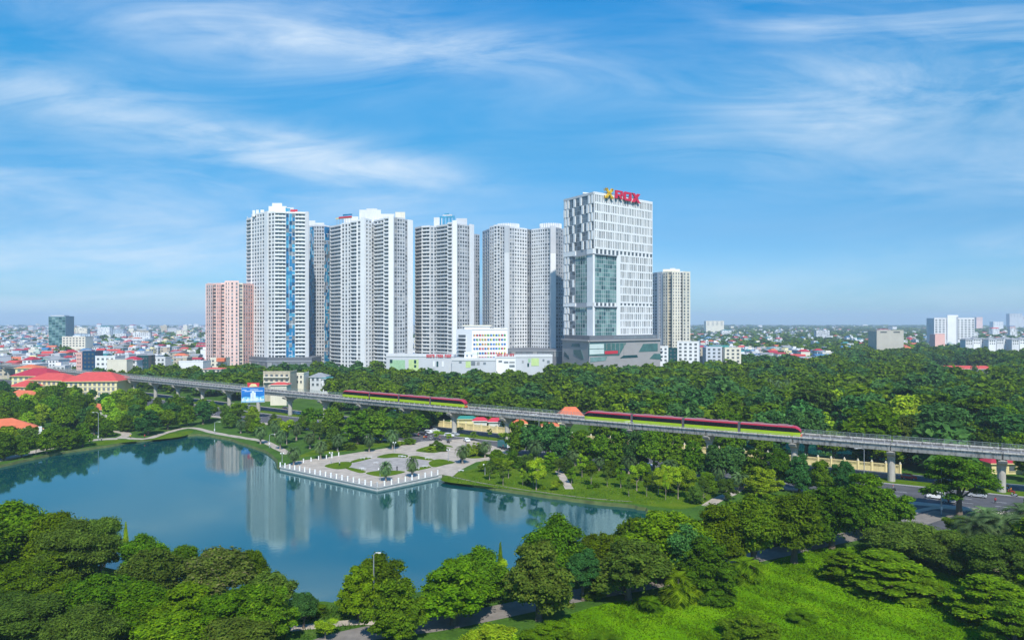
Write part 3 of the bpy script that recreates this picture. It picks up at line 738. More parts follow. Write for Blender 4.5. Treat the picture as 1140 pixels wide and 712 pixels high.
mb = MB(); fr, L = frame(AT(318, 664.5), AT(332, 666)); mb.fbox(fr, 0, L * .36, 0, .4, ZP(235.5, 665), ZP(232, 665), G_blue2); mb.fbox(fr, L * .38, L * .95, 0, .4, ZP(236.5, 665), ZP(233.2, 665), M_red); mb.build('roof_sign', T.root)
T.finish()
mb = MB(); a, b, c = AT(277, 672), AT(297, 650), AT(347, 652); bk = Vector((0, 34, 0)); mb.prism([a, b, c, c + bk, a + bk], 0, 17.5, M_dstone)
pod = root('tower_podium', AT(310, 652, 0), 'dark two-storey podium under the tower with the blue glass strip', 'building'); mb.build('wall', pod)
for (p, q) in ((a, b), (b, c)):
    fr, L = frame(p, q)
    for i in range(int(L / 5)):
        m2 = MB(); m2.fbox(fr, i * 5 + .6, i * 5 + 4.4, .02, .1, 9, 13, G_mid if i % 3 else G_light); m2.build('window', pod)
    m2 = MB(); m2.fbox(fr, 0, L, 0.02, .35, 13.8, 14.6, M_mgrey); m2.build('cornice', pod)
# 2: darker tower behind it
T = tower('apartment_tower', 'grey apartment tower with two dark blue strips, half hidden behind the blue-striped white tower', [
    (339, 742, 345, 728, 'blank', dict(mw=M_mgrey)), (345, 728, 349.5, 722, 'blue'), (349.5, 722, 361, 722, 'grid', dict(nc=4, mw=M_lgrey, dark=.8)), (361, 722, 366.5, 728, 'blue'), (366.5, 728, 371, 738, 'grid', dict(nc=2, mw=M_mgrey))], 252, 3, 3.5, 30, core=M_mgrey)
roofbox(T, 341, 351, 740, 245.5, 250, M_offw, 12); roofbox(T, 351, 361, 732, 248, 252, M_offw, 8); T.finish()
# 3: paired white tower
T = tower('apartment_tower', 'widest white apartment tower with two wings and roof sign, left of the hospital', [
    (368.5, 700, 380.5, 684, 'balc', dict(nc=3, top=248)), (380.5, 683, 391, 676, 'grid', dict(nc=3, top=247, pier=.42)), (391, 676, 398, 671, 'balc', dict(nc=2, top=246)), (398, 671, 402, 669, 'grid', dict(nc=1, top=245)), (402, 668.5, 406.5, 666, 'blank', dict(top=243.5, mw=M_white2)),
    (406.5, 667, 413.5, 676, 'grid', dict(nc=2, top=244, pier=.5, sp=.42)), (413.5, 682, 417, 680, 'grid', dict(nc=1, mw=M_lgrey, top=246)), (417, 680, 428, 668, 'balc', dict(nc=3, top=244)), (428, 668, 433.5, 664, 'balc', dict(nc=1, mw=M_white2, top=243)), (433.5, 663, 438.5, 662, 'blank', dict(mw=M_white2, top=242.5)),
    (438.5, 666, 442, 668, 'grid', dict(nc=1, mw=M_mgrey, top=243)), (442, 667, 450.5, 672, 'grid', dict(nc=3, mw=M_lgrey, top=243, pier=.25)), (450.5, 674, 453.5, 676, 'grid', dict(nc=1, mw=M_mgrey, top=244)), (453.5, 675, 459, 680, 'blank', dict(mw=M_white2, top=245))], 247, 3, 3.5, 32)
roofbox(T, 400, 424, 690, 233.5, 247, M_offw, 14); roofbox(T, 408, 420, 694, 232, 236, M_lgrey, 8); roofbox(T, 424, 439, 688, 238, 247, M_offw, 10); roofbox(T, 440, 451, 678, 236, 246, M_cream, 10); roofbox(T, 383, 399, 692, 241, 247, M_offw, 10)
mb = MB(); fr, L = frame(AT(374, 689), AT(392, 680))
mb.fbox(fr, 0, L, 0, .4, ZP(243.2, 683), ZP(241.6, 683), M_yel); mb.fbox(fr, L * .2, L, .42, .7, ZP(242.6, 683), ZP(240.8, 683), M_red); mb.fbox(fr, L * .45, L, 0.0, .4, ZP(240.2, 683), ZP(238.4, 683), G_blue)
for i in range(6): mb.fbox(fr, L * (.05 + .17 * i), L * (.05 + .17 * i) + .25, -.3, -.05, T.zt - 1, ZP(241, 683), M_steel)
mb.build('roof_sign', T.root); T.finish()
# 4: tower behind the hospital
T = tower('apartment_tower', 'white and grey apartment tower with pale blue rooftop frame, directly behind the white hospital block', [
    (463, 706, 470.5, 694, 'balc', dict(nc=2, mw=M_offw)), (470.5, 694, 479, 690, 'balc', dict(nc=2, mw=M_white)), (479, 692, 486.5, 694, 'grid', dict(nc=2, mw=M_lgrey)), (486.5, 692, 499, 680, 'balc', dict(nc=3, mw=M_offw)), (499, 680, 504, 676, 'balc', dict(nc=1, mw=M_white, top=249)), (504, 675, 509, 674, 'blank', dict(mw=M_white2, top=248)),
    (509, 678, 511.5, 679, 'grid', dict(nc=1, mw=M_mgrey)), (511.5, 678, 520, 684, 'grid', dict(nc=3, mw=M_lgrey, pier=.25)), (520, 686, 522.5, 688, 'grid', dict(nc=1, mw=M_mgrey)), (522.5, 687, 527, 692, 'blank', dict(mw=M_white, top=250))], 250.5, 3, 3.5, 30)
roofbox(T, 483, 492, 704, 242, 250, M_offw, 12); roofbox(T, 508, 520, 690, 243, 250, M_lgrey, 10)
mb = MB(); fr, L = frame(AT(490, 694), AT(506, 690))
for i in range(5): mb.fbox(fr, L * i / 4.3, L * i / 4.3 + 1.2, 0, 1.2, T.zt - .5, ZP(240.5, 692), G_blue2)
mb.fbox(fr, 0, L, -.1, 1.3, ZP(242.5, 692), ZP(240.8, 692), G_blue2); mb.fbox(fr, L * .2, L * .85, .2, 1, ZP(240.8, 692), ZP(239, 692), M_lgrey); mb.fbox(fr, L * .32, L * .62, .2, 1, ZP(239, 692), ZP(237.6, 692), G_blue2)
mb.build('roof_frame', T.root); T.finish()
T = tower('apartment_tower', 'thin slice of a darker apartment tower between two white towers, above the hospital', [
    (524, 775, 529, 768, 'grid', dict(nc=2, mw=M_lgrey)), (529, 768, 533.5, 772, 'grid', dict(nc=2, mw=M_mgrey, dark=.85))], 262, 3, 3.5, 24, core=M_mgrey)
T.finish()
# 5, 6: twin curved grey towers, one building each
def halftone(ptop): return dict(nc=1, mw=M_lgrey)
T = tower('apartment_tower', 'curved grey and white apartment tower with ribbed roof drum, left one of the twin pair', [
    (537.5, 738, 545.5, 716, 'grid', dict(nc=3, mw=M_lgrey)), (545.5, 716, 550, 710, 'grid', dict(nc=2, mw=M_white, top=251.5)), (550, 709, 557, 704, 'grid', dict(nc=2, mw=M_white, top=251)), (557, 706, 562, 703, 'grid', dict(nc=2, mw=M_lgrey, top=252)), (562, 701, 567, 698, 'blank', dict(mw=M_white, top=284)),
    (567, 701, 572.5, 704, 'grid', dict(nc=2, mw=M_lgrey, dark=.3)), (572.5, 704, 586.5, 716, 'grid', dict(nc=5, mw=M_white, pier=.34, sp=.36)), (586.5, 717, 589.5, 722, 'grid', dict(nc=1, mw=M_mgrey))], 254, 9, 3.5, 30)
T.seg(AT(562, 701), AT(567, 698), ZP(284, 700) + 2.3, ZP(254, 700), 3.5, 'blank', mw=M_lgrey)
mb = MB(); c = AT(566, 722); mb.lathe((c.x, c.y, T.zt - 1), [(10.5, 0), (10.5, 7.0), (10, 7.2), (0.1, 7.4)], M_lgrey, 28)
for i in range(28): a = 2 * math.pi * i / 28; mb.box(c.x + 10.6 * math.cos(a) - .45, c.y + 10.6 * math.sin(a) - .45, T.zt - .9, c.x + 10.6 * math.cos(a) + .45, c.y + 10.6 * math.sin(a) + .45, T.zt + 6.6, M_white)
mb.build('roof_drum', T.root); T.finish()
T = tower('apartment_tower', 'curved grey and white apartment tower, right of the twin pair, beside the red-lettered tower', [
    (589.5, 722, 592, 716, 'grid', dict(nc=1, mw=M_mgrey)), (592, 716, 606.5, 703, 'grid', dict(nc=6, mw=M_white, pier=.34, sp=.36)), (606.5, 703, 612.5, 699, 'grid', dict(nc=2, mw=M_lgrey, dark=.3)), (612.5, 696, 618.5, 697, 'blank', dict(mw=M_white, top=284)), (618.5, 701, 624, 708, 'grid', dict(nc=2, mw=M_mgrey)), (624, 708, 631, 722, 'grid', dict(nc=3, mw=M_lgrey))], 254, 9, 3.5, 30)
T.seg(AT(612.5, 696), AT(618.5, 697), ZP(284, 697) + 2.3, ZP(254, 697), 3.5, 'blank', mw=M_lgrey)
mb = MB(); c = AT(613, 722); mb.lathe((c.x, c.y, T.zt - 1), [(10.5, 0), (10.5, 7.8), (10, 8.0), (0.1, 8.2)], M_lgrey, 28)
for i in range(28): a = 2 * math.pi * i / 28; mb.box(c.x + 10.6 * math.cos(a) - .45, c.y + 10.6 * math.sin(a) - .45, T.zt - .9, c.x + 10.6 * math.cos(a) + .45, c.y + 10.6 * math.sin(a) + .45, T.zt + 7.4, M_white)
mb.build('roof_drum', T.root); T.finish()
pod = root('tower_podium', AT(598, 668, 0), 'dark long podium under the twin curved towers', 'building')
a, b = AT(545, 672), AT(629, 668); mb = MB(); mb.prism([a, b, b + Vector((0, 70, 0)), a + Vector((0, 70, 0))], 0, ZP(388.5, 670), M_dstone); mb.build('wall', pod)
fr, L = frame(a, b)
for i in range(14):
    m2 = MB(); m2.fbox(fr, i * 5 + .5, i * 5 + 4.3, .02, .1, 17.5, 22, G_mid if i % 4 else G_light); m2.build('window', pod)
m2 = MB(); m2.fbox(fr, 0, L, .02, .5, 22.6, 23.4, M_mgrey); m2.build('cornice', pod)
# cream tower
T = tower('apartment_tower', 'cream apartment tower with banded bays, right of the red-lettered office tower', [
    (726, 800, 732, 786, 'grid', dict(nc=2, mw=M_lgrey)), (732, 785, 738, 776, 'grid', dict(nc=1, mw=M_offw, pier=.8)), (738, 774, 743.5, 768, 'punch', dict(nc=2, mw=M_cream, pier=.55)), (743.5, 772, 748.5, 767, 'grid', dict(nc=1, mw=M_cream, dark=.5)), (748.5, 763, 757, 764, 'punch', dict(nc=3, mw=M_cream, pier=.6)), (757, 770, 760, 770, 'grid', dict(nc=1, mw=M_offw, dark=.6)), (760, 766, 768, 774, 'punch', dict(nc=2, mw=M_cream, pier=.55))],
    303, 3, 3.3, 28, core=M_cream)
roofbox(T, 738, 757, 780, 299.5, 304, M_cream, 12); roofbox(T, 729, 737, 792, 303, 305, M_mgrey, 8); roofbox(T, 746, 752, 782, 298.3, 300, M_lgrey, 6); T.finish()
# salmon block
P_ = dict(mw=M_pink)
T = tower('apartment_block', 'salmon pink apartment block with dark loggia columns, left of all the white towers', [
    (229.5, 676, 237, 665, 'punch', dict(nc=3, mw=M_pink, pier=.6)), (237, 668, 241.5, 665, 'grid', dict(nc=1, mw=M_pink, sp=.3, dark=.6)), (241.5, 661, 246, 660, 'punch', dict(nc=2, mw=M_pinkd, pier=.58)), (246, 663, 250.5, 663, 'grid', dict(nc=1, mw=M_pink, sp=.3, dark=.6)), (250.5, 659, 256, 659, 'punch', dict(nc=2, mw=M_pink, top=314, pier=.62)),
    (256, 659, 266, 660, 'punch', dict(nc=2, mw=M_pink, pier=.62, top=314)), (266, 663, 270.5, 665, 'grid', dict(nc=1, mw=M_cream, sp=.28, dark=.7)), (270.5, 663, 284, 682, 'punch', dict(nc=5, mw=M_pinkd, pier=.5))], 316.5, 3, 3.2, 26, core=M_pink)
roofbox(T, 250, 263, 671, 313.2, 317, M_pink, 8); roofbox(T, 231, 236, 674, 315, 317, M_pink, 4); T.finish()

# ------------------------------------------------------------------ the office tower with the red roof letters
DC = 600.0
pL, pC, pR = AT(628, 638), AT(661, DC), AT(726, 652)
T = Tower('office_tower', 'tall white finned office tower with teal glass insets and red rooftop letters', 'tower', (pC.x, pC.y, 0))
bkv = Vector(((pR - pC).y, -(pR - pC).x, 0)).normalized() * -1
back = pL + (pR - pC)
T.wall.prism([pL, pC, pR, back], 0, 157.5, M_mgrey)
fl, LL = frame(pL, pC); fr_, LR = frame(pC, pR)
zr_ = lambda y: ZP(y, DC)
UP0, UP1 = zr_(276.5), zr_(216)
rows_up = [UP0 + (UP1 - UP0) * i / 6 for i in range(7)]
LO0, LO1 = zr_(336.5), zr_(282); rows_mid = [LO0 + (LO1 - LO0) * i / 6 for i in range(7)]
BO0, BO1 = zr_(374), zr_(340.5); rows_low = [BO0 + (BO1 - BO0) * i / 4 for i in range(5)]
uR = lambda px: onface(fr_, px, 300)[0]
uL = lambda px: onface(fl, px, 300)[0]
def fins(rows, u0, u1, n):                               # white frame with tall slot windows, irregular spacing
    T.wall.fbox(fr_, u0, u1, 0.0, 0.55, rows[-1] - .2, rows[-1] + 1.0, M_white2)
    for k in range(len(rows) - 1):
        z0, z1 = rows[k], rows[k + 1]; rr = T.rr
        T.wall.fbox(fr_, u0, u1, 0.0, 0.50, z0, z0 + (z1 - z0) * .20, M_white2)
        cw = (u1 - u0) / n
        for i in range(n + 1):
            w = cw * (.62 if (i * 7 + k * 3) % 5 == 0 else .40 if (i + k) % 2 else .26); c = u0 + i * cw
            T.wall.fbox(fr_, max(u0, c - w / 2), min(u1, c + w / 2), 0.0, 0.55, z0 + (z1 - z0) * .2 + .003, z1 - .003, M_white2)
        for i in range(n):
            T.window(fr_, u0 + i * cw + .1, u0 + (i + 1) * cw - .1, z0 + (z1 - z0) * .2, z1 - .1, G_dark if rr.random() < .35 else (G_mid if rr.random() < .6 else G_light), 0.02, .06)
fins(rows_up, 0.6, LR, 34); fins(rows_mid, uR(690), LR, 17); fins(rows_low, uR(690), LR, 17)
T.wall.fbox(fr_, uR(686), uR(690) - .01, 0, .8, BO0, LO1, M_white2)
T.wall.fbox(fr_, 0, LR, 0, .6, UP1 + 1.0, 158.6, M_white2)
for (za, zb_) in ((LO1, UP0), (BO1, LO0)):               # dark plant-floor bands with white blocks
    for i in range(int(LR / 5.2)):
        T.wall.fbox(fr_, i * 5.2 + .3, i * 5.2 + 2.2, 0.0, .45, za + .1, zb_ - .1, M_white2)
        T.window(fr_, i * 5.2 + 2.3, i * 5.2 + 5.3, za + .3, zb_ - .3, G_dark)
    T.wall.fbox(fl, 0, LL * .42, 0, .9, za + .1, zb_ - .1, M_white2); T.wall.fbox(fl, uL(654), LL, 0, .9, za + .1, zb_ - .1, M_white2)
    T.wall.fbox(fr_, 0, uR(686), 0, 1.5, za - .9, za - .1, M_mgrey); T.wall.fbox(fl, uL(640), LL, 0.95, 1.5, za - .9, za - .1, M_mgrey)
def checker(rows, u0, u1, n):
    for k in range(len(rows) - 1):
        z0, z1 = rows[k], rows[k + 1]; cw = (u1 - u0) / n
        for i in range(n):
            a = u0 + i * cw
            T.window(fl, a + .08, a + cw - .08, z0 + .15, z0 + (z1 - z0) * .48, G_mid if T.rr.random() < .6 else G_dark, .02, .05); T.window(fl, a + .08, a + cw - .08, z0 + (z1 - z0) * .53, z1 - .15, G_mid if T.rr.random() < .5 else G_dark, .02, .05)
        for q in ((.03, .13, .35, .56, .83, .93) if k % 2 else (.0, .10, .30, .62, .78, .88)):
            a = q * LL
            if a + LL * .065 < u1 + .01: T.wall.fbox(fl, a, a + LL * .06, .08, .7, z0 + .3, z1 - .3, M_white2)
        T.wall.fbox(fl, u0, u1, 0, .07, z0 - .2, z0 + .12, M_lgrey)
checker(rows_up, 0.3, LL, 11); checker(rows_mid, 0.3, uL(640.5), 4); checker(rows_low, 0.3, uL(640.5), 4)
T.wall.fbox(fl, 0, LL, 0, .6, UP1, 158.4, M_lgrey)
T.wall.fbox(fl, uL(654.3), LL, 0, .8, BO0, LO1 - 1, M_white); T.wall.fbox(fr_, 0, .8, 0, .8, BO0, LO1 - 1, M_white)
def curtain(fr, u0, u1, z0, z1, n):
    nf = int((z1 - z0) / 3.4); fh = (z1 - z0) / nf; cw = (u1 - u0) / n
    for f in range(nf):
        T.wall.fbox(fr, u0, u1, 0.0, .16, z0 + f * fh - .14, z0 + f * fh + .14, M_lgrey)
        for i in range(n):
            T.window(fr, u0 + i * cw + .07, u0 + (i + 1) * cw - .07, z0 + f * fh + .16, z0 + (f + 1) * fh - .16, (G_teal2 if (i * 2 + (f // 3)) % 5 in (1, 3) else G_teal) if T.rr.random() < .88 else T.rr.choice([G_teald, G_teal2]))
    for i in range(n + 1): T.wall.fbox(fr, max(u0, u0 + i * cw - .07), min(u1, u0 + i * cw + .07), 0, .2, z0, z1, M_lgrey)
for za, zb_ in ((LO0, LO1 - 1.0), (BO0, BO1 - 1.0)):
    curtain(fr_, .9, uR(686), za, zb_, 10); curtain(fl, uL(641), uL(654.2), za, zb_, 5)
for p, q in ((pR, back), (back, pL)): T.seg(p, q, 40, 157, 6.9, 'grid', nc=14, mw=M_white2, sp=.2, pier=.4)
mb = MB(); a, b = AT(650, 618), AT(675, 628); dv = Vector((a.x / a.y * 16, 16, 0)); mb.prism([a, b, b + dv, a + dv], 156, ZP(216.0, 620), M_offw)
mb.prism([a + Vector((-1, -1, 0)), b + Vector((1, -1, 0)), b + dv + Vector((1, 1, 0)), a + dv + Vector((-1, 1, 0))], ZP(216.0, 620), ZP(214.6, 620), M_white); mb.build('plant_room', T.root)
# podium
q0, q1, q2 = AT(626, 634), AT(656, 582), AT(735, 636); Zp = ZP(378, 600)
fpl, LPL = frame(q0, q1); fpr, LPR = frame(q1, q2)
mb = MB(); mb.prism([q0, q1, q2, q0 + (q2 - q1)], 0, Zp, M_stone); mb.prism([q0 + Vector((2, 1, 0)), q1 + Vector((.5, 3, 0)), q2 + Vector((-3, 0, 0)), q0 + (q2 - q1)], Zp, BO0 + .5, M_dstone)
mb.fbox(fpr, 0, LPR, .02, 1.2, Zp - 1.1, Zp, M_stone); mb.fbox(fpl, 0, LPL, .02, 1.2, Zp - 1.1, Zp, M_stone)
mb.build('podium', T.root)
fu = frame(q1 + Vector((.5, 3, 0)), q2 + Vector((-3, 0, 0)))
for i in range(11):
    m2 = MB(); m2.fbox(fu[0], fu[1] * (.34 + i * .059), fu[1] * (.34 + i * .059) + 4.2, .02, .1, Zp + .8, BO0 - .2, G_mid); m2.build('window', T.root)
def opening(fr, pix, mats, name='podium_window', t=.25):
    m2 = MB(); pts = [onface(fr, *p) for p in pix]; m2.fprism(fr, pts, .02, t, mats); return m2.build(name, T.root)
for pix, m in ((((655.5, 396), (655.5, 382), (697, 381.5), (689, 395.5)), G_teal), (((711, 391.5), (716, 382.5), (732, 382), (732, 390.5)), G_teal), (((657, 403), (657, 397.8), (676, 396.5), (674, 401)), G_teal2), (((690, 398.5), (694, 395.5), (709, 394.8), (710, 397.5)), G_teald), (((723, 399), (728, 393.5), (735, 393.5), (736, 400)), G_teal)):
    opening(fpr, pix, m)
for pix, m in ((((636, 385.5), (637, 382.5), (645, 382), (646, 386)), G_teal), (((639, 394), (638.5, 389), (647, 389), (650, 399), (648, 399.5)), G_teal), (((628, 396), (628.5, 391), (633, 396), (634, 400)), G_teald)): opening(fpl, pix, m)
M_screen = mat('pale_banner_panels', (0.62, 0.72, 0.68), 0.4, 0.08, 0.2)
opening(fpr, ((656, 388), (656, 383), (672, 382.6), (672, 387.6)), M_screen, 'screen_panel', .45); opening(fpr, ((656, 394.5), (656, 388.8), (672, 388.3), (672, 393.6)), M_screen, 'screen_panel', .45)
opening(fpr, ((673, 394), (673, 390.6), (687.5, 390), (687.5, 393.3)), M_red, 'red_banner', .5)
for i in range(9):
    u_, z_ = onface(fpr, 675 + i * 2.4, 388); m2 = MB(); m2.fbox(fpr, u_, u_ + .3, .3, .5, onface(fpr, 675 + i * 2.4, 394)[1] if i > 5 else z_ - 1, onface(fpr, 675 + i * 2.4, 382)[1], M_stone)
    if i % 2 == 0: m2.build('mullion', T.root)
# roof letters: an X-shaped yellow emblem and the letters R O X
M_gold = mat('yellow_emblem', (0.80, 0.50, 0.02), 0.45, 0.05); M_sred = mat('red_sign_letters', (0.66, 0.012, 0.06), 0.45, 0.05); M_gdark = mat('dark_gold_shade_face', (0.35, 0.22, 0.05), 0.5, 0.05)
sgn = Vector((fr_[2].x, fr_[2].y, 0))
fs, LS = frame(pC + sgn * 1.4, pR + sgn * 1.4)
sb, st_ = 158.8, 158.8 + 10.2
def glyph(polys, px0, px1, y0, y1, m, name, t=1.2, w0=0.0):
    ua = onface(fs, px0, 220)[0]; ub = onface(fs, px1, 220)[0]; m2 = MB()
    za, zb_ = onface(fs, (px0 + px1) / 2, y1)[1], onface(fs, (px0 + px1) / 2, y0)[1]
    for pl in polys: m2.fprism(fs, [(ua + (ub - ua) * x, za + (zb_ - za) * y) for x, y in pl], w0, w0 + t, m)
    return m2.build(name, T.root)
glyph([[(0, 0), (.26, 0), (.26, 1), (0, 1)], [(.26, .78), (.82, .78), (.92, 1), (.26, 1)], [(.74, .40), (.98, .46), (.98, .9), (.92, 1), (.74, .8)], [(.26, .34), (.9, .34), (.98, .46), (.74, .56), (.26, .56)], [(.40, .34), (.66, .34), (1, 0), (.68, 0)]], 684.4, 692.6, 212.4, 221.4, M_sred, 'letter')
glyph([[(0, .12), (.26, .22), (.26, .78), (0, .88)], [(.74, .22), (1, .12), (1, .88), (.74, .78)], [(.1, 0), (.9, 0), (1, .12), (.74, .24), (.26, .24), (0, .12)], [(0, .88), (.26, .76), (.74, .76), (1, .88), (.9, 1), (.1, 1)]], 693.8, 702.2, 214.0, 223.6, M_sred, 'letter')
glyph([[(0, 0), (.32, 0), (1, 1), (.68, 1)], [(.68, 0), (1, 0), (.62, .56), (.46, .33)], [(0, 1), (.32, 1), (.54, .67), (.38, .44)]], 702.8, 711.8, 215.6, 225.6, M_sred, 'letter')
glyph([[(0, .04), (.22, 0), (.48, .40), (.38, .58)], [(0, .96), (.38, .42), (.5, .60), (.24, 1)], [(1, .04), (.78, 0), (.52, .40), (.62, .58)], [(1, .96), (.62, .42), (.5, .60), (.76, 1)], [(.30, .5), (.5, .30), (.70, .5), (.5, .70)], [(.0, .96), (.1, .7), (.3, .86), (.24, 1)], [(1, .96), (.9, .7), (.7, .86), (.76, 1)], [(0, .04), (.1, .3), (.3, .14), (.22, 0)], [(1, .04), (.9, .3), (.7, .14), (.78, 0)]], 673.2, 682.2, 209.6, 221.4, M_gold, 'emblem')
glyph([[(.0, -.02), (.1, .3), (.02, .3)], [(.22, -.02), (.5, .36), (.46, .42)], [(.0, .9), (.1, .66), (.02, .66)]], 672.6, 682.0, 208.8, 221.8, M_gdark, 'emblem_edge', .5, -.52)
m2 = MB()
for px in (675, 680, 686, 691, 695, 700, 705, 710):
    u_ = onface(fs, px, 222)[0]; m2.fbox(fs, u_, u_ + .3, -.85, -.55, 156.5, onface(fs, px, 218)[1], M_steel)
m2.fbox(fs, onface(fs, 673, 222)[0], onface(fs, 712, 222)[0], -.53, -.5, 158.8, 159.4, M_steel); m2.build('sign_frame', T.root)
T.finish()

# ------------------------------------------------------------------ hospital with coloured window panels, and its low wings
hd = 612.0
o = root('hospital_block', AT(545, hd, 0), 'white seven-storey hospital block with rows of coloured window panels', 'building')
a, c, b = AT(508, 626), AT(525.5, hd), AT(565, hd + 6); bk = Vector((0, 26, 0)); zt = ZP(366.5, hd)
mb = MB(); mb.prism([a, c, b, b + bk, a + bk], 0, zt, M_white2); fh_, Lh = frame(c, b); fhl, Lhl = frame(a, c)
mb.fbox(fh_, 0, Lh, 0, .5, zt - .2, zt + 1.1, M_white2); mb.build('wall', o)
PAN = [mat('yellow_green_panel', (.50, .55, .06)), mat('blue_panel', (.03, .18, .50)), mat('red_panel', (.55, .06, .09)), mat('green_panel', (.12, .42, .10)), mat('orange_panel', (.65, .3, .05))]
rr = random.Random(5)
for f in range(6):
    z = ZP(372.2 + f * 5.0, hd) ; n_ = 12
    for i in range(n_):
        u0 = 1 + (Lh - 2) * i / n_; u1 = u0 + (Lh - 2) / n_
        m2 = MB(); m2.fbox(fh_, u0, u1 - .6, .02, .1, z - 1.6, z + .3, G_dark if (i + f) % 3 else G_mid); m2.fbox(fh_, u1 - 1.5, u1 - .5, .12, .3, z - 1.6, z + .2, rr.choice(PAN)); m2.build('window', o)
for f in range(6):
    z = ZP(373 + f * 4.4, 618)
    m2 = MB(); m2.fbox(fhl, Lhl * .12, Lhl * .62, .02, 1.6, z - 2.9, z - 1.9, M_offw); m2.build('balcony', o)
    m2 = MB(); m2.fbox(fhl, Lhl * .14, Lhl * .6, .02, .1, z - 1.85, z + .3, G_dark); m2.build('window', o)
mb = MB(); e, f_ = AT(517, hd + 10), AT(545, hd + 12); mb.prism([e, f_, f_ + Vector((0, 8, 0)), e + Vector((0, 8, 0))], zt - .1, ZP(363, hd), M_offw)
mb.prism([e + Vector((-1.5, -1, 0)), f_ + Vector((1.5, -1, 0)), f_ + Vector((1.5, 9, 0)), e + Vector((-1.5, 9, 0))], ZP(363, hd), ZP(361.8, hd), M_cream); mb.build('roof_pavilion', o)
def wing(label, px0, D0, px1, D1, ytop, mwall, panels, sign=None, depth=26):
    o = root('hospital_wing', AT((px0 + px1) / 2, min(D0, D1), 0), label, 'building')
    a, b = AT(px0, D0), AT(px1, D1); bk = Vector((0, depth, 0)); zt = ZP(ytop, (D0 + D1) / 2); fr, L = frame(a, b)
    mb = MB(); mb.prism([a, b, b + bk, a + bk], 0, zt, mwall); mb.fbox(fr, 0, L, 0.02, .4, zt - 1.3, zt + .8, M_offw); mb.build('wall', o)
    for p0, p1, y0, y1, m in panels:
        m2 = MB(); pts = [onface(fr, p0, y1), onface(fr, p0, y0), onface(fr, p1, y0), onface(fr, p1, y1)]; m2.fprism(fr, pts, .03, .2, m); m2.build('window' if m in (G_dark, G_mid, G_teald, G_light) else 'wall_panel', o)
    if sign:
        p0, p1, y0, y1 = sign; u0, z1 = onface(fr, p0, y0); u1, z0 = onface(fr, p1, y1); n = 15; m2 = MB(); r2 = random.Random(int(px0))
        for i in range(n):
            ua = u0 + (u1 - u0) * i / n; wv = (u1 - u0) / n * .78
            if i in (5, 10): continue
            m2.fbox(fr, ua, ua + .45, .45, .7, z0, z1, M_red); m2.fbox(fr, ua + wv - .45, ua + wv, .45, .7, z0 if r2.random() < .6 else (z0 + z1) / 2, z1, M_red)
            for zz in ((z1 - .5), (z0 + z1) / 2 - .2, z0 + .05):
                if r2.random() < .62: m2.fbox(fr, ua + .46, ua + wv - .46, .45, .7, zz, zz + .45, M_red)
        m2.build('roof_letters', o)
    return o
M_grn = mat('pale_green_panel', (.34, .55, .33), .7); M_lime = mat('lime_panel', (.52, .66, .28), .7)
wing('grey low hospital wing with pale green panels and red roof lettering, left of white block', 430, 596, 505, 586, 395, M_lgrey, [(434, 451, 400.5, 412, M_grn), (455, 466, 400, 414, M_lime), (461, 463.5, 400.5, 404.5, G_teald), (461, 463.5, 406, 409, G_teald), (482, 484, 402, 408, M_white2), (486, 488, 402, 408, G_teald), (492, 494, 402, 408, M_white2), (434, 437, 400, 404, G_teald)], (475, 503, 394.2, 397.6))
wing('pale grey low hospital building with one lime panel, in front of the white block', 503, 582, 552, 578, 399.5, M_lgrey, [(518.5, 524, 402, 409, M_lime), (524.5, 529, 402, 406.5, G_mid), (511, 514, 402, 404, G_mid), (531, 534, 402.5, 406, G_light), (538, 541, 403, 405.5, G_mid)])
wing('white small hospital annex with window bands and red roof sign', 551, 590, 574, 590, 396.5, M_white2, [(555, 559, 401, 403, G_mid), (561, 566, 402, 404, G_mid), (567, 573, 402, 404, G_light), (567, 573, 406, 408.5, G_mid)], (553, 572.5, 393.4, 396.2))
wing('pale grey low hospital wing with green and lime panels, right end', 574, 590, 615, 594, 395.5, M_lgrey, [(591.5, 600, 398.5, 407, M_lime), (588, 590.5, 399, 403, M_grn), (587, 589, 404, 408, G_teald), (604, 606, 399.5, 402, G_mid), (581, 583, 401, 404, G_light), (609, 612, 401, 404, G_mid)])
wing('small white roofed block between hospital wing and dark podium', 517, 600, 531, 600, 392.5, M_white2, [(519, 521, 395, 397, G_mid), (524, 526, 395, 397, G_mid)], depth=10)

# ------------------------------------------------------------------ low buildings
def hip_roof(mb, a, b, dep, z0, z1, ov, m, inset=None, mu=None):
    """hipped roof over the rectangle whose front edge runs a->b; returns nothing"""
    d = (b - a).normalized(); n = Vector((-d.y, d.x, 0)); L = (b - a).length; ins = dep / 2 if inset is None else inset
    P = lambda u, w, z: Vector((a.x, a.y, 0)) + d * u + n * w + Vector((0, 0, z))
    e = [P(-ov, -ov, z0), P(L + ov, -ov, z0), P(L + ov, dep + ov, z0), P(-ov, dep + ov, z0)]; r = [P(ins, dep / 2, z1), P(L - ins, dep / 2, z1)]
    mb.poly([e[0], e[1], r[1], r[0]], m); mb.poly([e[1], e[2], r[1]], m); mb.poly([e[2], e[3], r[0], r[1]], m); mb.poly([e[3], e[0], r[0]], m)
    mb.hexa([q - Vector((0, 0, .35)) for q in e] + [q - Vector((0, 0, .01)) for q in e], mu or M_yelp)
def plan4(a, b, dep):
    d = (b - a).normalized(); n = Vector((-d.y, d.x, 0)); return [a, b, b + n * dep, a + n * dep]
def flat(p, z=0): return Vector((p.x, p.y, z))
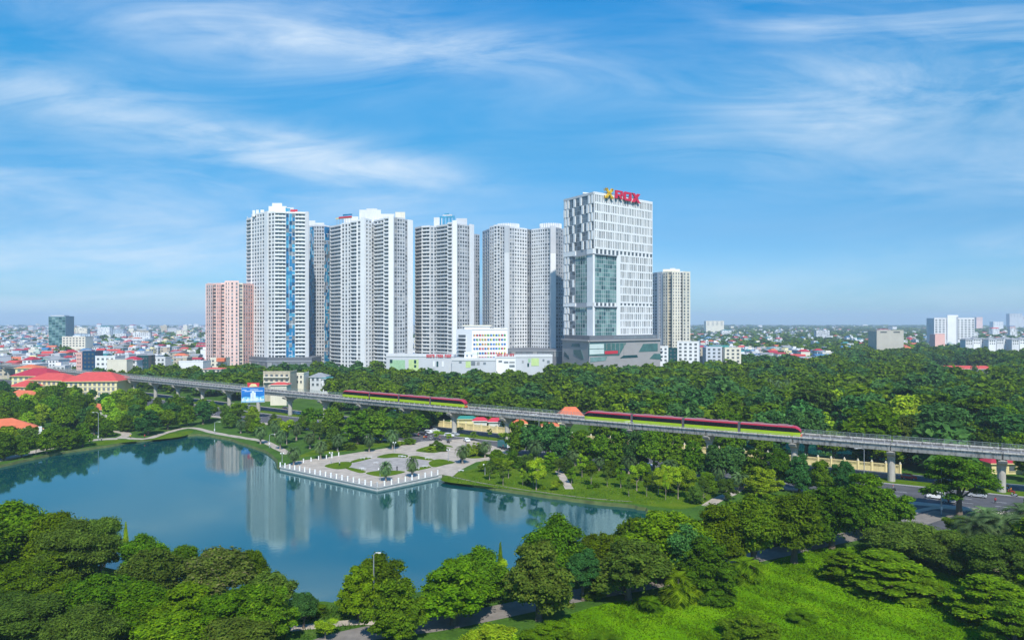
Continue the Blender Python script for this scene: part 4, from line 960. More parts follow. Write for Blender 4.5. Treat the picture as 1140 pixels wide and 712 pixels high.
def wins(o, fr, u0, u1, n, z0, z1, m=G_dark, frac=.6, frame_m=None):
    cw = (u1 - u0) / n
    for i in range(n):
        c = u0 + cw * (i + .5); m2 = MB(); m2.fbox(fr, c - cw * frac / 2, c + cw * frac / 2, .02, .09, z0, z1, m); w = m2.build('window', o)
        if frame_m:
            m3 = MB(); m3.fbox(fr, c - cw * frac / 2 - .12, c + cw * frac / 2 + .12, .02, .22, z0 - .2, z0 - .01, frame_m); m3.build('sill', w)
# school: long front block, link and two blocks behind
def block(name, label, a, b, dep, ze, zr, mwall, mroof, ov=1.0, nw=0, floors=3, inset=None, cat='building', fh=3.3, wfrac=.55, gm=G_mid):
    o = root(name, flat((a + b) / 2), label, cat)
    mb = MB(); mb.prism(plan4(a, b, dep), 0, ze - .36, mwall); mb.build('wall', o)
    mb = MB(); hip_roof(mb, a, b, dep, ze, zr, ov, mroof, inset); mb.build('roof', o)
    fr, L = frame(a, b)
    pl = plan4(a, b, dep); frs, Ls = frame(pl[1], pl[2])
    for f in range(floors):
        z = ze - 2.9 - f * fh
        if z < .5: break
        if nw: wins(o, fr, .8, L - .8, nw, z, z + 1.9, gm, wfrac, mwall)
        m2 = MB(); m2.fbox(fr, 0, L, .02, .25, z - .9, z - .6, M_offw); m2.build('ledge', o)
    return o
SA, SB = AT(70, 470), AT(130, 473)
block('school_building', 'largest pale yellow school block under a long red tiled hip roof', SA, SB, 22, ZP(424.3, 470), ZP(413.8, 482), M_yelp, M_tile_r, 1.2, 11, 3, 9)
SA2, SB2 = AT(30, 484), AT(69, 478)
block('school_building', 'yellow school wing with red roof, joined left of the largest school block', SA2, SB2, 18, ZP(422.5, 484), ZP(414.6, 492), M_yelp, M_tile_r, 1.0, 7, 3, 7)
block('school_building', 'crimson roofed yellow school block behind the other red roofs', AT(13, 535), AT(52, 535), 24, ZP(418.3, 535), ZP(409.5, 545), M_yelp, M_tile_d, 1.2, 6, 3, 8)
block('school_building', 'small orange ridged roof peeking behind the crimson school roof', AT(17, 575), AT(39, 575), 14, ZP(409.5, 575), ZP(405.5, 580), M_yelp, M_tile_o, .8, 3, 3)
block('school_annex', 'small red tiled annex at the left end of the school', AT(11, 470), AT(28, 465), 12, ZP(430, 468), ZP(423, 474), M_yelp, M_tile_r, .8, 3, 2)
block('gate_house', 'white gate house with orange tiled roof and gable below school', AT(8, 428), AT(33, 420), 8, ZP(441, 424), ZP(434, 428), M_offw, M_tile_o, .7, 3, 1)
block('garden_house', 'small orange roofed garden house among trees right of the tall lamp', AT(98, 385), AT(114, 375), 6, ZP(454.5, 380), ZP(449, 384), M_offw, M_tile_o, .6, 2, 1)
o = block('lakeside_hall', 'white lakeside hall with broad orange tiled roof and white pilasters', AT(-50, 283), AT(46, 303), 16, 5.0, 9.6, M_offw, M_tile_o, .9, 8, 1, 9)
fr, L = frame(AT(-50, 283), AT(46, 303))
for i in range(8):
    m2 = MB(); m2.fbox(fr, L - 0.6 - i * 5.2 - .6, L - .6 - i * 5.2 + .6, .1, 1.3, 0, 6.0, M_white2); m2.build('pilaster', o)
# buildings behind the viaduct, left of centre
def simple(name, label, px0, px1, D, ytop, mwall, mroof=None, ridge=None, dep=12, nw=4, floors=3, cat='house', dD=0, fh=3.3, parapet=True, extra=None, gm=G_dark):
    a, b = AT(px0, D), AT(px1, D + dD); zt = ZP(ytop, D); o = root(name, flat((a + b) / 2), label, cat)
    pl = plan4(a, b, dep); fr, L = frame(a, b); mb = MB()
    mb.prism(pl, 0, zt - (.36 if ridge else 0), mwall, mroof if mroof and not ridge else None)
    if parapet and not ridge:
        mb.fbox(fr, 0, L, -.2, .15, zt + .003, zt + .9, mwall); frs, Ls = frame(pl[1], pl[2]); mb.fbox(frs, .2, Ls, -.2, .12, zt + .004, zt + .88, mwall)
    mb.build('wall', o)
    if ridge:
        mb = MB(); hip_roof(mb, a, b, dep, zt, ZP(ridge, D + dep / 2), .7, mroof, dep * .35, mwall); mb.build('roof', o)
    for f in range(floors):
        z = zt - 2.7 - f * fh
        if z < .3 or not nw: break
        wins(o, fr, .5, L - .5, nw, z, z + 1.6, gm, .5, mwall)
    if extra:
        for e in extra:
            m2 = MB(); u0, z1 = onface(fr, e[0], e[2]); u1, z0 = onface(fr, e[1], e[3]); m2.fbox(fr, u0, u1, e[5] if len(e) > 5 else .1, e[6] if len(e) > 6 else 1.6, z0, z1, e[4]); m2.build(e[7] if len(e) > 7 else 'balcony', o)
    return o
M_tan = mat('weathered_tan_render', (.50, .44, .33), .85, .12, .2, streak=.3)
M_teals = mat('teal_sheet_roof', (.05, .24, .24), .6, .1, .4); M_blues = mat('blue_sheet_roof', (.07, .2, .36), .6, .1, .4); M_greys = mat('grey_sheet_roof', (.30, .31, .32), .7, .12, .4); M_awn = mat('red_awning_cloth', (.55, .05, .08), .7, .1, .6); M_awng = mat('green_awning_cloth', (.04, .26, .22), .7, .1, .6)
simple('old_apartment_house', 'weathered tan apartment house with balconies behind viaduct, right of billboard', 293, 323, 452, 414.5, M_tan, nw=5, floors=3, dep=14, extra=[(294, 322, 419, 420, M_cream, .1, 1.5), (294, 322, 424.5, 425.5, M_cream, .1, 1.5)])
simple('house', 'cream flat house directly right of the weathered tan apartment house', 324, 338, 470, 416, M_cream, nw=3, floors=2)
simple('shed', 'low red roofed shed below the weathered tan apartment house', 301, 319, 430, 428, M_cream, M_tile_r, 425, dep=8, nw=0)
simple('house', 'grey villa with dark hipped roof right of cream flat house', 345, 362, 475, 419, M_lgrey, M_greys, 414.5, nw=3, floors=2)
simple('house', 'pale house with teal awning at far right of the villa row', 358, 372, 470, 421, M_offw, M_teals, 419, nw=2, floors=1)
simple('house', 'long blank white house left of the salmon block base', 199, 226, 600, 402.5, M_white, nw=0, dep=16)
simple('house', 'cream house with red tiled eave just left of viaduct trees', 226, 246, 560, 410.5, M_cream, M_tile_r, 408.8, nw=4, floors=2)
simple('house', 'cream house with orange roof at the foot of the salmon block', 234, 250, 620, 399, M_cream, nw=3, floors=2, extra=[(243, 252, 398, 402, M_tile_o, .1, 4, 'porch_roof')])
simple('house', 'red canopied shop below the blank white house', 213, 227, 560, 421, M_offw, M_awn, 418.5, nw=2, floors=1, dep=7)
# temple, gate house, awnings and wall behind the viaduct, middle
simple('temple_hall', 'temple hall with upswept orange tiled roof, left end of the right train', 621, 651, 352, 465, M_yelp, M_tile_o, 452.5, dep=11, nw=4, floors=1, cat='temple')
simple('gate_pavilion', 'cream gate pavilion with small orange roof beside the yellow wall', 572, 586, 322, 471, M_yelp, M_tile_o, 466.5, dep=4, nw=2, floors=1, cat='pavilion')
simple('market_stall', 'green roofed market stall behind the yellow wall', 508, 530, 352, 466, M_yelp, M_awng, 462.5, dep=5, nw=0, cat='stall')
simple('market_stall', 'left red awning stall behind the yellow wall', 527, 542, 344, 468, M_offw, M_awn, 464, dep=4, nw=0, cat='stall')
simple('market_stall', 'right red awning stall behind the yellow wall beside the pier', 544, 560, 338, 469, M_offw, M_awn, 464.5, dep=4, nw=0, cat='stall')
simple('gate_house', 'yellow gate house with red doors under the viaduct, right of stalls', 604, 622, 318, 474, M_yelp, M_tile_o, 470, dep=5, nw=3, floors=1, cat='building')
simple('guard_house', 'low yellow building with flat brown roof behind wall by the pond end', 1024, 1052, 252, 513, M_yel, M_tan, 510.5, dep=6, nw=3, floors=1, cat='building')
simple('gate_house', 'yellow gate building with dark red doors right of the rightmost pier', 1104, 1150, 236, 515, M_yel, M_tile_d, 509, dep=6, nw=3, floors=1, cat='building')
# far right wood: long red roof
simple('long_shed', 'long low shed with bright red roof standing in the right wood', 1045, 1107, 760, 410.2, M_pink, M_tile_r, 406.8, dep=14, nw=8, floors=1, cat='shed')
# foot of the office tower
simple('townhouse', 'narrow white townhouse with dark balconies right of the grey podium', 733, 744, 640, 386, M_white, nw=2, floors=4, extra=[(734, 738, 390, 391, M_mgrey), (734, 738, 395, 396, M_mgrey)])
simple('townhouse', 'dark teal glass-fronted townhouse between two white townhouses', 744, 754, 645, 388, G_teald, nw=2, floors=3)
simple('townhouse', 'tallest white townhouse right of the office tower podium', 754, 778, 650, 380.5, M_white2, nw=4, floors=5, gm=G_dark, dD=-6)
simple('townhouse', 'beige townhouse between the tallest white and grey-blue townhouses', 776, 787, 680, 387.5, M_tan, nw=2, floors=3)
simple('townhouse', 'pale grey townhouse with teal roof box, right of beige townhouse', 786, 804, 660, 386.5, mat('pale_blue_grey_render', (.55, .58, .63), .8, .06, .1), nw=3, floors=4, extra=[(790, 812, 384.2, 386.3, M_teals, -6, -1, 'roof_box')])
simple('townhouse', 'cream townhouse with square windows, rightmost of the row by the wood', 807, 825, 655, 387.5, M_cream, nw=3, floors=4)
# right skyline
simple('apartment_block', 'broad white slab block with rows of windows above the right wood', 1040, 1085, 1350, 354, M_offw, nw=0, dep=25, cat='building', floors=0, extra=[(1054, 1066, 350.5, 392, M_white, .15, 2.0, 'stair_tower'), (1064, 1066, 352.5, 392, M_mgrey, 2.02, 2.2, 'window')])
def slabwins():
    o = [x for x in bpy.data.objects if x.get('label', '').startswith('broad white slab')][0]; fr, L = frame(AT(1040, 1350), AT(1085, 1350)); rr = random.Random(2)
    for f in range(9):
        for i in range(11):
            z = ZP(354, 1350) - 5 - f * 4.3; u = L * (i + .3) / 11
            if L * .30 < u < L * .63 and f > 99: continue
            m2 = MB(); m2.fbox(fr, u, u + L / 11 * .55, .02, .12, z, z + 2.2, G_mid if rr.random() < .5 else G_dark); m2.build('window', o)
slabwins()
simple('curved_house', 'coral red house with rounded gable left of the white slab block', 1041, 1052, 1080, 372, M_pinkd, nw=0, dep=14)
simple('warehouse', 'beige blank warehouse box above the right wood', 976, 1006, 1000, 368, mat('beige_sheet', (.50, .47, .40), .8, .08, .1), nw=2, floors=1, dep=24, cat='warehouse')
for i in range(8):
    p0 = 1075 + i * 8.6
    simple('villa', f'{["white villa with grey mansard roof", "white villa with arched dormer"][i % 2]}, {ORD[i]} from left in the terrace right of slab block', p0, p0 + 8.0, 960 + (i % 3) * 6, 378 - (i % 3) * .8, M_white2 if i % 2 else M_offw, M_greys, 375.6 - (i % 2), dep=12, nw=3, floors=2, cat='house')
simple('glass_tower', 'dark teal glass office block alone on the left skyline', 54, 73, 1120, 352.5, mat('blue_grey_cladding', (.16, .27, .32), .5, .1, .1), nw=0, floors=0, dep=22, cat='building')
def gwins():
    o = [x for x in bpy.data.objects if x.get('label', '').startswith('dark teal glass office')][0]; fr, L = frame(AT(54, 1120), AT(73, 1120))
    for f in range(12):
        for i in range(5):
            m2 = MB(); z = ZP(352.5, 1120) - 4.2 - f * 4; m2.fbox(fr, L * i / 5 + .3, L * (i + 1) / 5 - .3, .02, .15, z, z + 3.3, [G_teal, G_teald, G_teal, G_teal2][(i * 3 + f) % 4]); m2.build('window', o)
    m2 = MB(); m2.fbox(fr, L * .1, L * .9, -14, -1, ZP(352.6, 1120), ZP(350.8, 1120), M_lgrey); m2.build('plant_room', o)
gwins()
simple('office_block', 'cream office block with dark window rows beside the glass block', 69, 95, 1060, 375, M_cream, nw=7, floors=4, fh=3.6, dep=20, cat='building', extra=[(80, 88, 373.4, 375, M_offw, -9, -2, 'plant_room')])
simple('shop_house', 'tall blue glazed shop house behind the school', 92, 106, 620, 391.5, G_blue3, nw=3, floors=5, fh=3.6, cat='building')
simple('shop_house', 'modern white shop house with open dark bays behind the school', 106, 128, 610, 397, M_white, nw=4, floors=3, fh=4.2, dep=16, cat='building')
simple('shop_house', 'coral pink narrow house between teal shed and glazed house', 85, 91, 640, 393, M_pinkd, nw=2, floors=4)
simple('house', 'blank cream workshop right of the modern white shop house', 119, 141, 590, 401, M_cream, nw=0, dep=18, floors=0, cat='building')
simple('house', 'house with crimson gable roof right of the cream workshop', 137, 152, 600, 400.5, M_offw, M_tile_d, 396.5, nw=3, floors=2)
simple('house', 'teal glazed house at the viaduct bend', 152, 165, 610, 396.5, G_teald, nw=4, floors=3)
simple('house', 'pale grey flat house right of the teal glazed house', 165, 184, 640, 398, M_offw, nw=4, floors=3)
# yellow boundary wall with balusters
def ywall(label, s0, s1, off=-19.6, h=3.0):
    o = root('boundary_wall', VP((s0 + s1) / 2, off), label, 'wall'); n = int((s1 - s0) / 4.2)
    mb = MB()
    for i in range(n):
        a, b = VP(s0 + (s1 - s0) * i / n, off), VP(s0 + (s1 - s0) * (i + 1) / n, off); fr, L = frame(a, b)
        mb.fbox(fr, 0, L, -.15, .15, 0, h * .55, M_yel); mb.fbox(fr, 0, L, -.14, .14, h * .84, h * .95, M_yel)
        for k in range(9): mb.fbox(fr, .5 + k * (L - 1) / 8.2, .5 + k * (L - 1) / 8.2 + .18, -.1, .1, h * .55, h * .84, M_yel)
    mb.build('wall_panel', o)
    for i in range(n + 1):
        c = VP(s0 + (s1 - s0) * i / n, off); m2 = MB(); m2.box(c.x - .3, c.y - .3, 0, c.x + .3, c.y + .3, h * 1.05, M_yel); p = m2.build('wall_pillar', o)
        m3 = MB(); m3.lathe((c.x, c.y, h * 1.05), [(.42, 0), (.42, .12), (.12, .2), (.24, .42), (.02, .66)], M_cream, 8); m3.build('finial', p)
ywall('pale yellow balustrade wall behind the viaduct, left of gate pavilion', S_of_px(462, -19), S_of_px(571, -19)); ywall('pale yellow balustrade wall between the gate house and pond, half hidden by street trees', S_of_px(626, -19), S_of_px(800, -19)); ywall('pale yellow balustrade wall along the pond, below the right train nose', S_of_px(815, -19), S_of_px(1002, -19))

# billboard
o = root('billboard', AT(278, 372), 'blue billboard with white skyline picture on a steel pole by the viaduct', 'billboard')
a, b = AT(268.5, 369), AT(294.5, 372); fr, L = frame(a, b); z0, z1 = ZP(447.5, 370), ZP(431, 370)
M_bb = mat('billboard_sky_blue', (.015, .17, .52), .5, .3, .12, stretch=(.2, .2, 1.2)); M_bbw = mat('billboard_white_print', (.72, .80, .86), .5, .05); M_bbl = mat('billboard_pale_blue', (.14, .47, .70), .5, .2, .4)
mb = MB(); mb.fbox(fr, 0, L, -.5, 0, z0, z1, M_mgrey); mb.fbox(fr, -.15, L + .15, -.52, .05, z0 - .25, z0, M_mgrey); mb.build('panel_box', o)
mb = MB(); mb.fbox(fr, .1, L - .1, .0, .03, z0 + .1, z1 - .1, M_bb); face = mb.build('poster', o)
rr = random.Random(9); mb = MB()
mb.fprism(fr, [(.1, z0 + .1), (L - .1, z0 + .1), (L - .1, z0 + 3.4), (L * .8, z0 + 2.7), (L * .62, z0 + 3.2), (L * .4, z0 + 2.6), (L * .2, z0 + 3.0), (.1, z0 + 2.4)], .031, .04, M_bbl); mb.build('print_haze', face)
mb = MB()
for k in range(16):
    u_ = .3 + k * (L - 1.2) / 15; mb.fbox(fr, u_, u_ + rr.uniform(.35, .7), .042, .055, z0 + .5, z0 + 1.2 + rr.uniform(.3, 1.4), M_bbw)
for u_, hh in ((.40, 4.0), (.46, 5.0), (.53, 4.3)): mb.fbox(fr, L * u_, L * u_ + 1.0, .056, .07, z0 + .5, z0 + .8 + hh, M_bbw)
mb.build('print_skyline', face); mb = MB()
for zz, u0, u1 in ((1.1, .05, .22), (.95, .38, .72), (1.75, .15, .48), (1.7, .55, .9)):
    u_ = L * u0
    while u_ < L * u1: w = rr.uniform(.12, .3); mb.fbox(fr, u_, u_ + w, .042, .055, z1 - zz - .38, z1 - zz, M_bbw); u_ += w + .09
mb.build('print_lettering', face)
c = AT(277.5, 371.5); mb = MB(); mb.tube([(c.x, c.y, -.2), (c.x, c.y, z0 + .2)], .45, M_steel, 12); mb.build('pole', o)
mb = MB(); fr2, L2 = frame(AT(276, 370.5), AT(288, 372)); mb.fprism(fr2, [(0, z1 + .1), (L2, z1 + .1), (L2 * 1.08, z1 + 2.2), (-L2 * .08, z1 + 2.4)], -.3, .02, M_red); mb.fprism(fr2, [(L2 * .1, z1 + .3), (L2 * .9, z1 + .3), (L2 * .7, z1 + 1.7), (L2 * .3, z1 + 1.8)], .021, .05, M_yel); mb.build('top_panel', o)

# ------------------------------------------------------------------ the town: 260 nearest houses one by one, the rest as one mass
C_W = [('white', M_white), ('cream', M_cream), ('grey', M_lgrey), ('off-white', M_offw), ('tan', M_tan), ('pale yellow', M_yelp), ('pink', mat('dusty_pink_render', (.56, .38, .34), .8, .08, .1)), ('pale blue', mat('pale_blue_render', (.42, .52, .60), .8, .08, .1)), ('pale green', mat('pale_green_render', (.42, .52, .44), .8, .08, .1))]
C_WP = [17, 13, 20, 19, 12, 6, 5, 5, 4]
C_R = [('flat grey roof', M_lgrey), ('red sheet roof', M_tile_d), ('red tiled roof', M_tile_r), ('orange roof', M_tile_o), ('teal sheet roof', M_teals), ('blue sheet roof', M_blues), ('grey sheet roof', M_greys), ('flat pale roof', M_offw)]
C_RP = [28, 7, 7, 4, 5, 4, 20, 14]
rr = random.Random(21); towns = []
def town_ok(px, Y):
    if -40 < px < 275: lo = 620 if px < 190 else 720
    elif 275 <= px < 770: lo = 900
    elif px < 925: lo = 760 if px > 800 else 860
    elif px < 1180: lo = 1020
    else: lo = 1000
    return Y > lo
Y = 640.0
while Y < 6500:
    step = 21 + max(0, Y - 1000) * .012; half = Y * .80; x = -half + rr.uniform(0, step)
    while x < half:
        xx = x + rr.uniform(-.3, .3) * step; yy = Y + rr.uniform(-.35, .35) * step; px = CX + xx * F / yy
        dens = .93 if px < 260 else (.45 if 260 <= px < 770 else (.92 if yy < 1350 else .50 if yy < 2500 else .30))
        grove = math.sin(xx * .006 + 1.3) * math.sin(yy * .0035 + .4) + .35 * math.sin(xx * .021) * math.sin(yy * .017)
        if px > 770 and grove > .42: dens *= .15
        if px < 260 and grove > .72: dens *= .4
        if town_ok(px, yy) and rr.random() < dens and -60 < px < 1210: towns.append((yy, xx, px))
        x += step
    Y += step * .95
towns.sort()
# keep clear of the named buildings
NB = []
for ob in list(bpy.data.objects):
    if ob.parent is None and ob.type == 'EMPTY' and ob.name.split('.')[0] not in ('railway_viaduct', 'metro_train', 'boundary_wall', 'billboard') and ob.children:
        v = np.concatenate([np.array([c.bound_box[k][:] for k in range(8)]) + np.array(ob.location) for c in ob.children if c.type == 'MESH'])
        NB.append((v[:, 0].min() - 4, v[:, 0].max() + 4, v[:, 1].min() - 4, v[:, 1].max() + 4))
towns = [t for t in towns if not any(a - 5 < t[1] < b + 5 and c - 5 < t[0] < d + 5 for a, b, c, d in NB)]
MARKS_L = [(-60, 20, 'at the left edge'), (20, 52, 'left of the glass block'), (52, 98, 'below the glass block'), (98, 150, 'behind the white shop house'), (150, 200, 'behind the viaduct bend'), (200, 280, 'left of the salmon block')]
MARKS_R = [(280, 740, 'behind the white towers'), (740, 830, 'right of the cream tower'), (830, 905, 'above the right train nose'), (905, 975, 'left of the beige warehouse'), (975, 1040, 'behind the beige warehouse'), (1040, 1090, 'around the white slab block'), (1090, 1220, 'at the right edge')]
SHORT = 1
def town_place(px, Y):
    for a, b, t in MARKS_L + MARKS_R:
        if a <= px < b: break
    return ('near town ' if Y < 800 else 'mid town ' if Y < 1000 else 'far town ') + t
SM = MB(); nind = 0
for yy, xx, px in towns:
    wn, wm = rr.choices(C_W, C_WP)[0]; rn, rm = rr.choices(C_R, C_RP)[0]
    tall = rr.random() < .022 and yy > 1500
    w = rr.uniform(6, 14) * (1 + max(0, yy - 1500) / 9000); d = rr.uniform(9, 18) * (1 + max(0, yy - 1200) / 6000); h = rr.uniform(5, 15.5) if yy < 1400 else rr.uniform(5, 14)
    if px > 790 and yy < 1300: h = min(h, 12)
    if tall: h = rr.uniform(18, 36); w = rr.uniform(16, 40)
    if rr.random() < .12: w *= 1.7; h = min(h, 9)
    ang = rr.choice((-.25, .1, .35, -.05)) + (rr.random() - .5) * .2
    ca, sa = math.cos(ang), math.sin(ang)
    T_ = lambda u_, v_, z: Vector((xx + ca * u_ - sa * v_, yy + sa * u_ + ca * v_, z))
    a, b = T_(-w / 2, -d / 2, 0), T_(w / 2, -d / 2, 0); pitched = 'flat' not in rn; ind = nind < 260
    if ind:
        nind += 1; o = root('house', T_(0, 0, 0)); wall = MB(); roof = MB()
    else: wall = roof = SM
    wall.prism([a, b, T_(w / 2, d / 2, 0), T_(-w / 2, d / 2, 0)], 0, h, wm)
    if pitched:
        e = .5; rz = h + rr.uniform(1.2, 2.8)
        q = [T_(-w / 2 - e, -d / 2 - e, h + .02), T_(w / 2 + e, -d / 2 - e, h + .02), T_(w / 2 + e, d / 2 + e, h + .02), T_(-w / 2 - e, d / 2 + e, h + .02)]
        if rr.random() < .5: r0, r1 = T_(-w / 2 * .5, 0, rz), T_(w / 2 * .5, 0, rz)
        else: r0, r1 = T_(-w / 2 - e, 0, rz), T_(w / 2 + e, 0, rz)
        for pl in ((q[0], q[1], r1, r0), (q[1], q[2], r1), (q[2], q[3], r0, r1), (q[3], q[0], r0)): roof.poly(pl, rm)
    else:
        roof.prism([T_(-w / 2 - .2, -d / 2 - .2, 0), T_(w / 2 + .2, -d / 2 - .2, 0), T_(w / 2 + .2, d / 2 + .2, 0), T_(-w / 2 - .2, d / 2 + .2, 0)], h + .01, h + .5, rm)
        if rr.random() < .7:                               # stair head or water tank
            u_, v_ = rr.uniform(-.25, .25) * w, rr.uniform(-.2, .3) * d; s2 = min(w, d) * .22
            roof.prism([T_(u_ - s2, v_ - s2, 0), T_(u_ + s2, v_ - s2, 0), T_(u_ + s2, v_ + s2, 0), T_(u_ - s2, v_ + s2, 0)], h + .4, h + rr.uniform(2.0, 3.4), wm, rr.choice([M_greys, M_tile_d, M_lgrey, M_teals]))
    faces = [(a, b, w), (b, T_(w / 2, d / 2, 0), d)] if px < 600 else [(a, b, w), (T_(-w / 2, d / 2, 0), a, d)]
    nfl = int(h / 3.3)
    if ind:
        wall.build('wall', o); roof.build('roof', o)
        if yy < 900:
            for p0, p1, L_ in faces[:1]:
                fr, L = frame(p0, p1); n_ = max(2, int(L / 3.2))
                for f in range(min(nfl, 4)):
                    for i in range(n_):
                        if rr.random() < .2: continue
                        m2 = MB(); u_ = L * (i + .22) / n_; m2.fbox(fr, u_, u_ + L / n_ * .55, .02, .1, h - 2.5 - f * 3.3, h - .9 - f * 3.3, G_dark if rr.random() < .6 else G_mid); m2.build('window', o)
        bulk(o, f'{wn} house with {rn}', town_place(px, yy), px, 'house', 'houses of the town beyond the park')
    elif yy < 2600:
        for p0, p1, L_ in faces:
            fr, L = frame(p0, p1)
            for f in range(min(nfl, 9)):
                n_ = max(2, int(L / 3.6))
                for i in range(n_):
                    if rr.random() < .3: continue
                    u_ = L * (i + .2) / n_; SM.fbox(fr, u_, u_ + L / n_ * .55, .02, .1, h - 2.5 - f * 3.3, h - .9 - f * 3.3, G_dark if rr.random() < .6 else G_mid)
tag(SM.build('far_town', origin=(0, 3000, 0)), 'dense mass of small houses stretching to the hazy horizon', 'town', kind='stuff')
# far skyline blocks
for px0, px1, yt, D, m, label in ((786, 806, 357.2, 2900, M_cream, 'hazy cream block on the horizon right of the cream tower'), (758, 764, 360, 3000, M_white, 'small hazy white block directly right of the cream tower'), (1124, 1138, 349, 4200, M_lgrey, 'hazy pale tower on the horizon at the right edge'), (1087, 1094, 353, 4000, M_pink, 'hazy pink tower on the horizon right of slab block'), (1106, 1117, 358, 3600, M_white, 'low hazy white block on the horizon, left of the pale tower'), (1138, 1150, 351.5, 4300, M_lgrey, 'hazy grey tower cut by the right edge'),
                                   (122, 160, 377.5, 1500, M_white, 'wide white school-like block in the middle of left town'), (128, 140, 371.5, 1900, M_offw, 'square pale block in the far left town'), (30, 44, 384, 1250, M_offw, 'long pale block left of the glass block'), (160, 176, 372, 2000, M_white, 'tall pale block in the far town left of the salmon block'), (196, 212, 369.5, 2400, M_lgrey, 'far grey block left of the salmon block')):
    simple('far_block', label, px0, px1, D, yt, m, nw=4, floors=4, fh=5.0, dep=30, cat='building', gm=G_mid)

# ------------------------------------------------------------------ vegetation
def quads(name, V, mats, mi=None):                        # V: (n,4,3) array of leaf corners
    n = len(V); me = bpy.data.meshes.new(name)
    me.vertices.add(4 * n); me.vertices.foreach_set('co', V.reshape(-1).astype(np.float32))
    me.loops.add(4 * n); me.loops.foreach_set('vertex_index', np.arange(4 * n, dtype=np.int32))
    me.polygons.add(n); me.polygons.foreach_set('loop_start', np.arange(0, 4 * n, 4, dtype=np.int32))
    for m in mats: me.materials.append(m)
    if mi is not None: me.polygons.foreach_set('material_index', np.asarray(mi, dtype=np.int32))
    me.update(calc_edges=True); return me
def unit(a): return a / np.maximum(np.linalg.norm(a, axis=1, keepdims=True), 1e-9)
def leaves(P, Nn, size, g, asp=.55, fold=.18, droop=0.0):
    n = len(P); Nn = unit(Nn); t = unit(np.cross(Nn, g.normal(size=(n, 3)))); b = np.cross(Nn, t); s = size.reshape(-1, 1)
    if droop: t = unit(t * (1 - droop) + np.array([0, 0, -1.0]) * droop); b = unit(np.cross(Nn, t))
    return np.stack([P - t * s - Nn * s * fold, P + b * s * asp, P + t * s - Nn * s * fold, P - b * s * asp], axis=1)
def crown(kind, seed, n, size):
    """nominal tree: 10 m high, 8 m wide"""
    g = np.random.default_rng(seed); C = []
    def ell(k, c, r, cr, low=-.75, jit=.16):
        for i in range(k):
            z = 1 - 2 * (i + .5) / k
            if z < low: z = g.uniform(low, 0.2)
            a = i * 2.39996 + g.uniform(-.5, .5); q = math.sqrt(max(0, 1 - z * z)); f = g.uniform(.70, .92)
            C.append((c[0] + r[0] * q * math.cos(a) * f + g.normal() * jit * 1.9, c[1] + r[1] * q * math.sin(a) * f + g.normal() * jit * 1.9, c[2] + r[2] * z * f + g.normal() * jit, cr * g.uniform(.5, 1.4), g.uniform(.6, .95)))
    if kind == 'round': ell(30, (0, 0, 6.0), (3.3, 3.3, 3.6), 1.15); C.append((0, 0, 6, 2.4, 1))
    elif kind == 'dome': ell(34, (0, 0, 4.6), (3.4, 3.4, 4.9), 1.15, -.85); C.append((0, 0, 5, 2.6, 1.2))
    elif kind == 'tall': ell(29, (0, 0, 5.9), (2.7, 2.7, 4.0), 1.05, -.9); C.append((0, 0, 6, 2.0, 1.4))
    elif kind == 'lumpy':
        for i in range(5):
            a = i * 1.257 + g.uniform(-.3, .3); rr_ = g.uniform(1.5, 2.3); ell(13, (rr_ * math.cos(a), rr_ * math.sin(a), g.uniform(3.0, 6.2)), (1.9, 1.9, 2.2), .8, -.85)
        ell(12, (0, 0, 7.4), (1.9, 1.9, 2.1), .8)
        C.append((0, 0, 4.6, 2.2, 1.3))
    elif kind == 'spread':
        for i in range(46):
            a = i * 2.39996; q = math.sqrt((i + .5) / 46); zz = 8.7 - 3.4 * q * q + g.normal() * .45 - (g.random() < .35) * g.uniform(.8, 2.2)
            C.append((3.5 * q * math.cos(a), 3.5 * q * math.sin(a), zz, g.uniform(.75, 1.15), .42))
    elif kind == 'layer':
        for t, (z, r) in enumerate(((1.6, 3.3), (3.4, 3.6), (5.2, 3.1), (6.9, 2.5), (8.4, 1.7), (9.5, .6))):
            for i in range(max(3, int(r * 4.2))):
                a = i * 2.39996 + t; q = math.sqrt(g.uniform(.15, 1)); C.append((r * q * math.cos(a), r * q * math.sin(a), z - .5 * q + g.normal() * .45, g.uniform(.55, 1.1), .42))
    elif kind == 'feather':
        ell(30, (0, 0, 5.4), (3.2, 3.2, 4.0), 1.2, -.9, .3)
    elif kind == 'bush': ell(30, (0, 0, 2.6), (3.2, 3.2, 6.2), 1.25, -.4, .3)
    elif kind == 'young':
        for i in range(12): a = i * 2.4; C.append((g.uniform(.6, 2.6) * math.cos(a), g.uniform(.6, 2.6) * math.sin(a), g.uniform(4.2, 9.0), g.uniform(.7, 1.25), .85))
    elif kind == 'cypress':
        for i in range(22): z = .6 + i * .42; r = 3.0 * (1 - i / 24) ** .8; a = i * 2.4; C.append((r * .15 * math.cos(a), r * .15 * math.sin(a), z, max(.7, r * .95), 1.2))
    C = np.array(C); wgt = C[:, 3] ** 2 * (.5 + .5 * C[:, 4]); k = g.choice(len(C), size=int(n * 1.9), p=wgt / wgt.sum()); c = C[k]
    d = unit(g.normal(size=(len(k), 3))); d[:, 2] = np.where(d[:, 2] < -.55, -d[:, 2], d[:, 2])
    rr_ = c[:, 3:4] * np.where(g.random((len(k), 1)) < .14, g.uniform(1.05, 1.42, size=(len(k), 1)), g.uniform(.68, 1.06, size=(len(k), 1))); off = d * rr_; off[:, 2] *= c[:, 4]; P = c[:, :3] + off
    deep = np.zeros(len(P), bool)
    for j, q in enumerate(C):
        e = (P - q[:3]) / np.array([q[3], q[3], q[3] * q[4]]); deep |= (np.linalg.norm(e, axis=1) < .62) & (k != j)
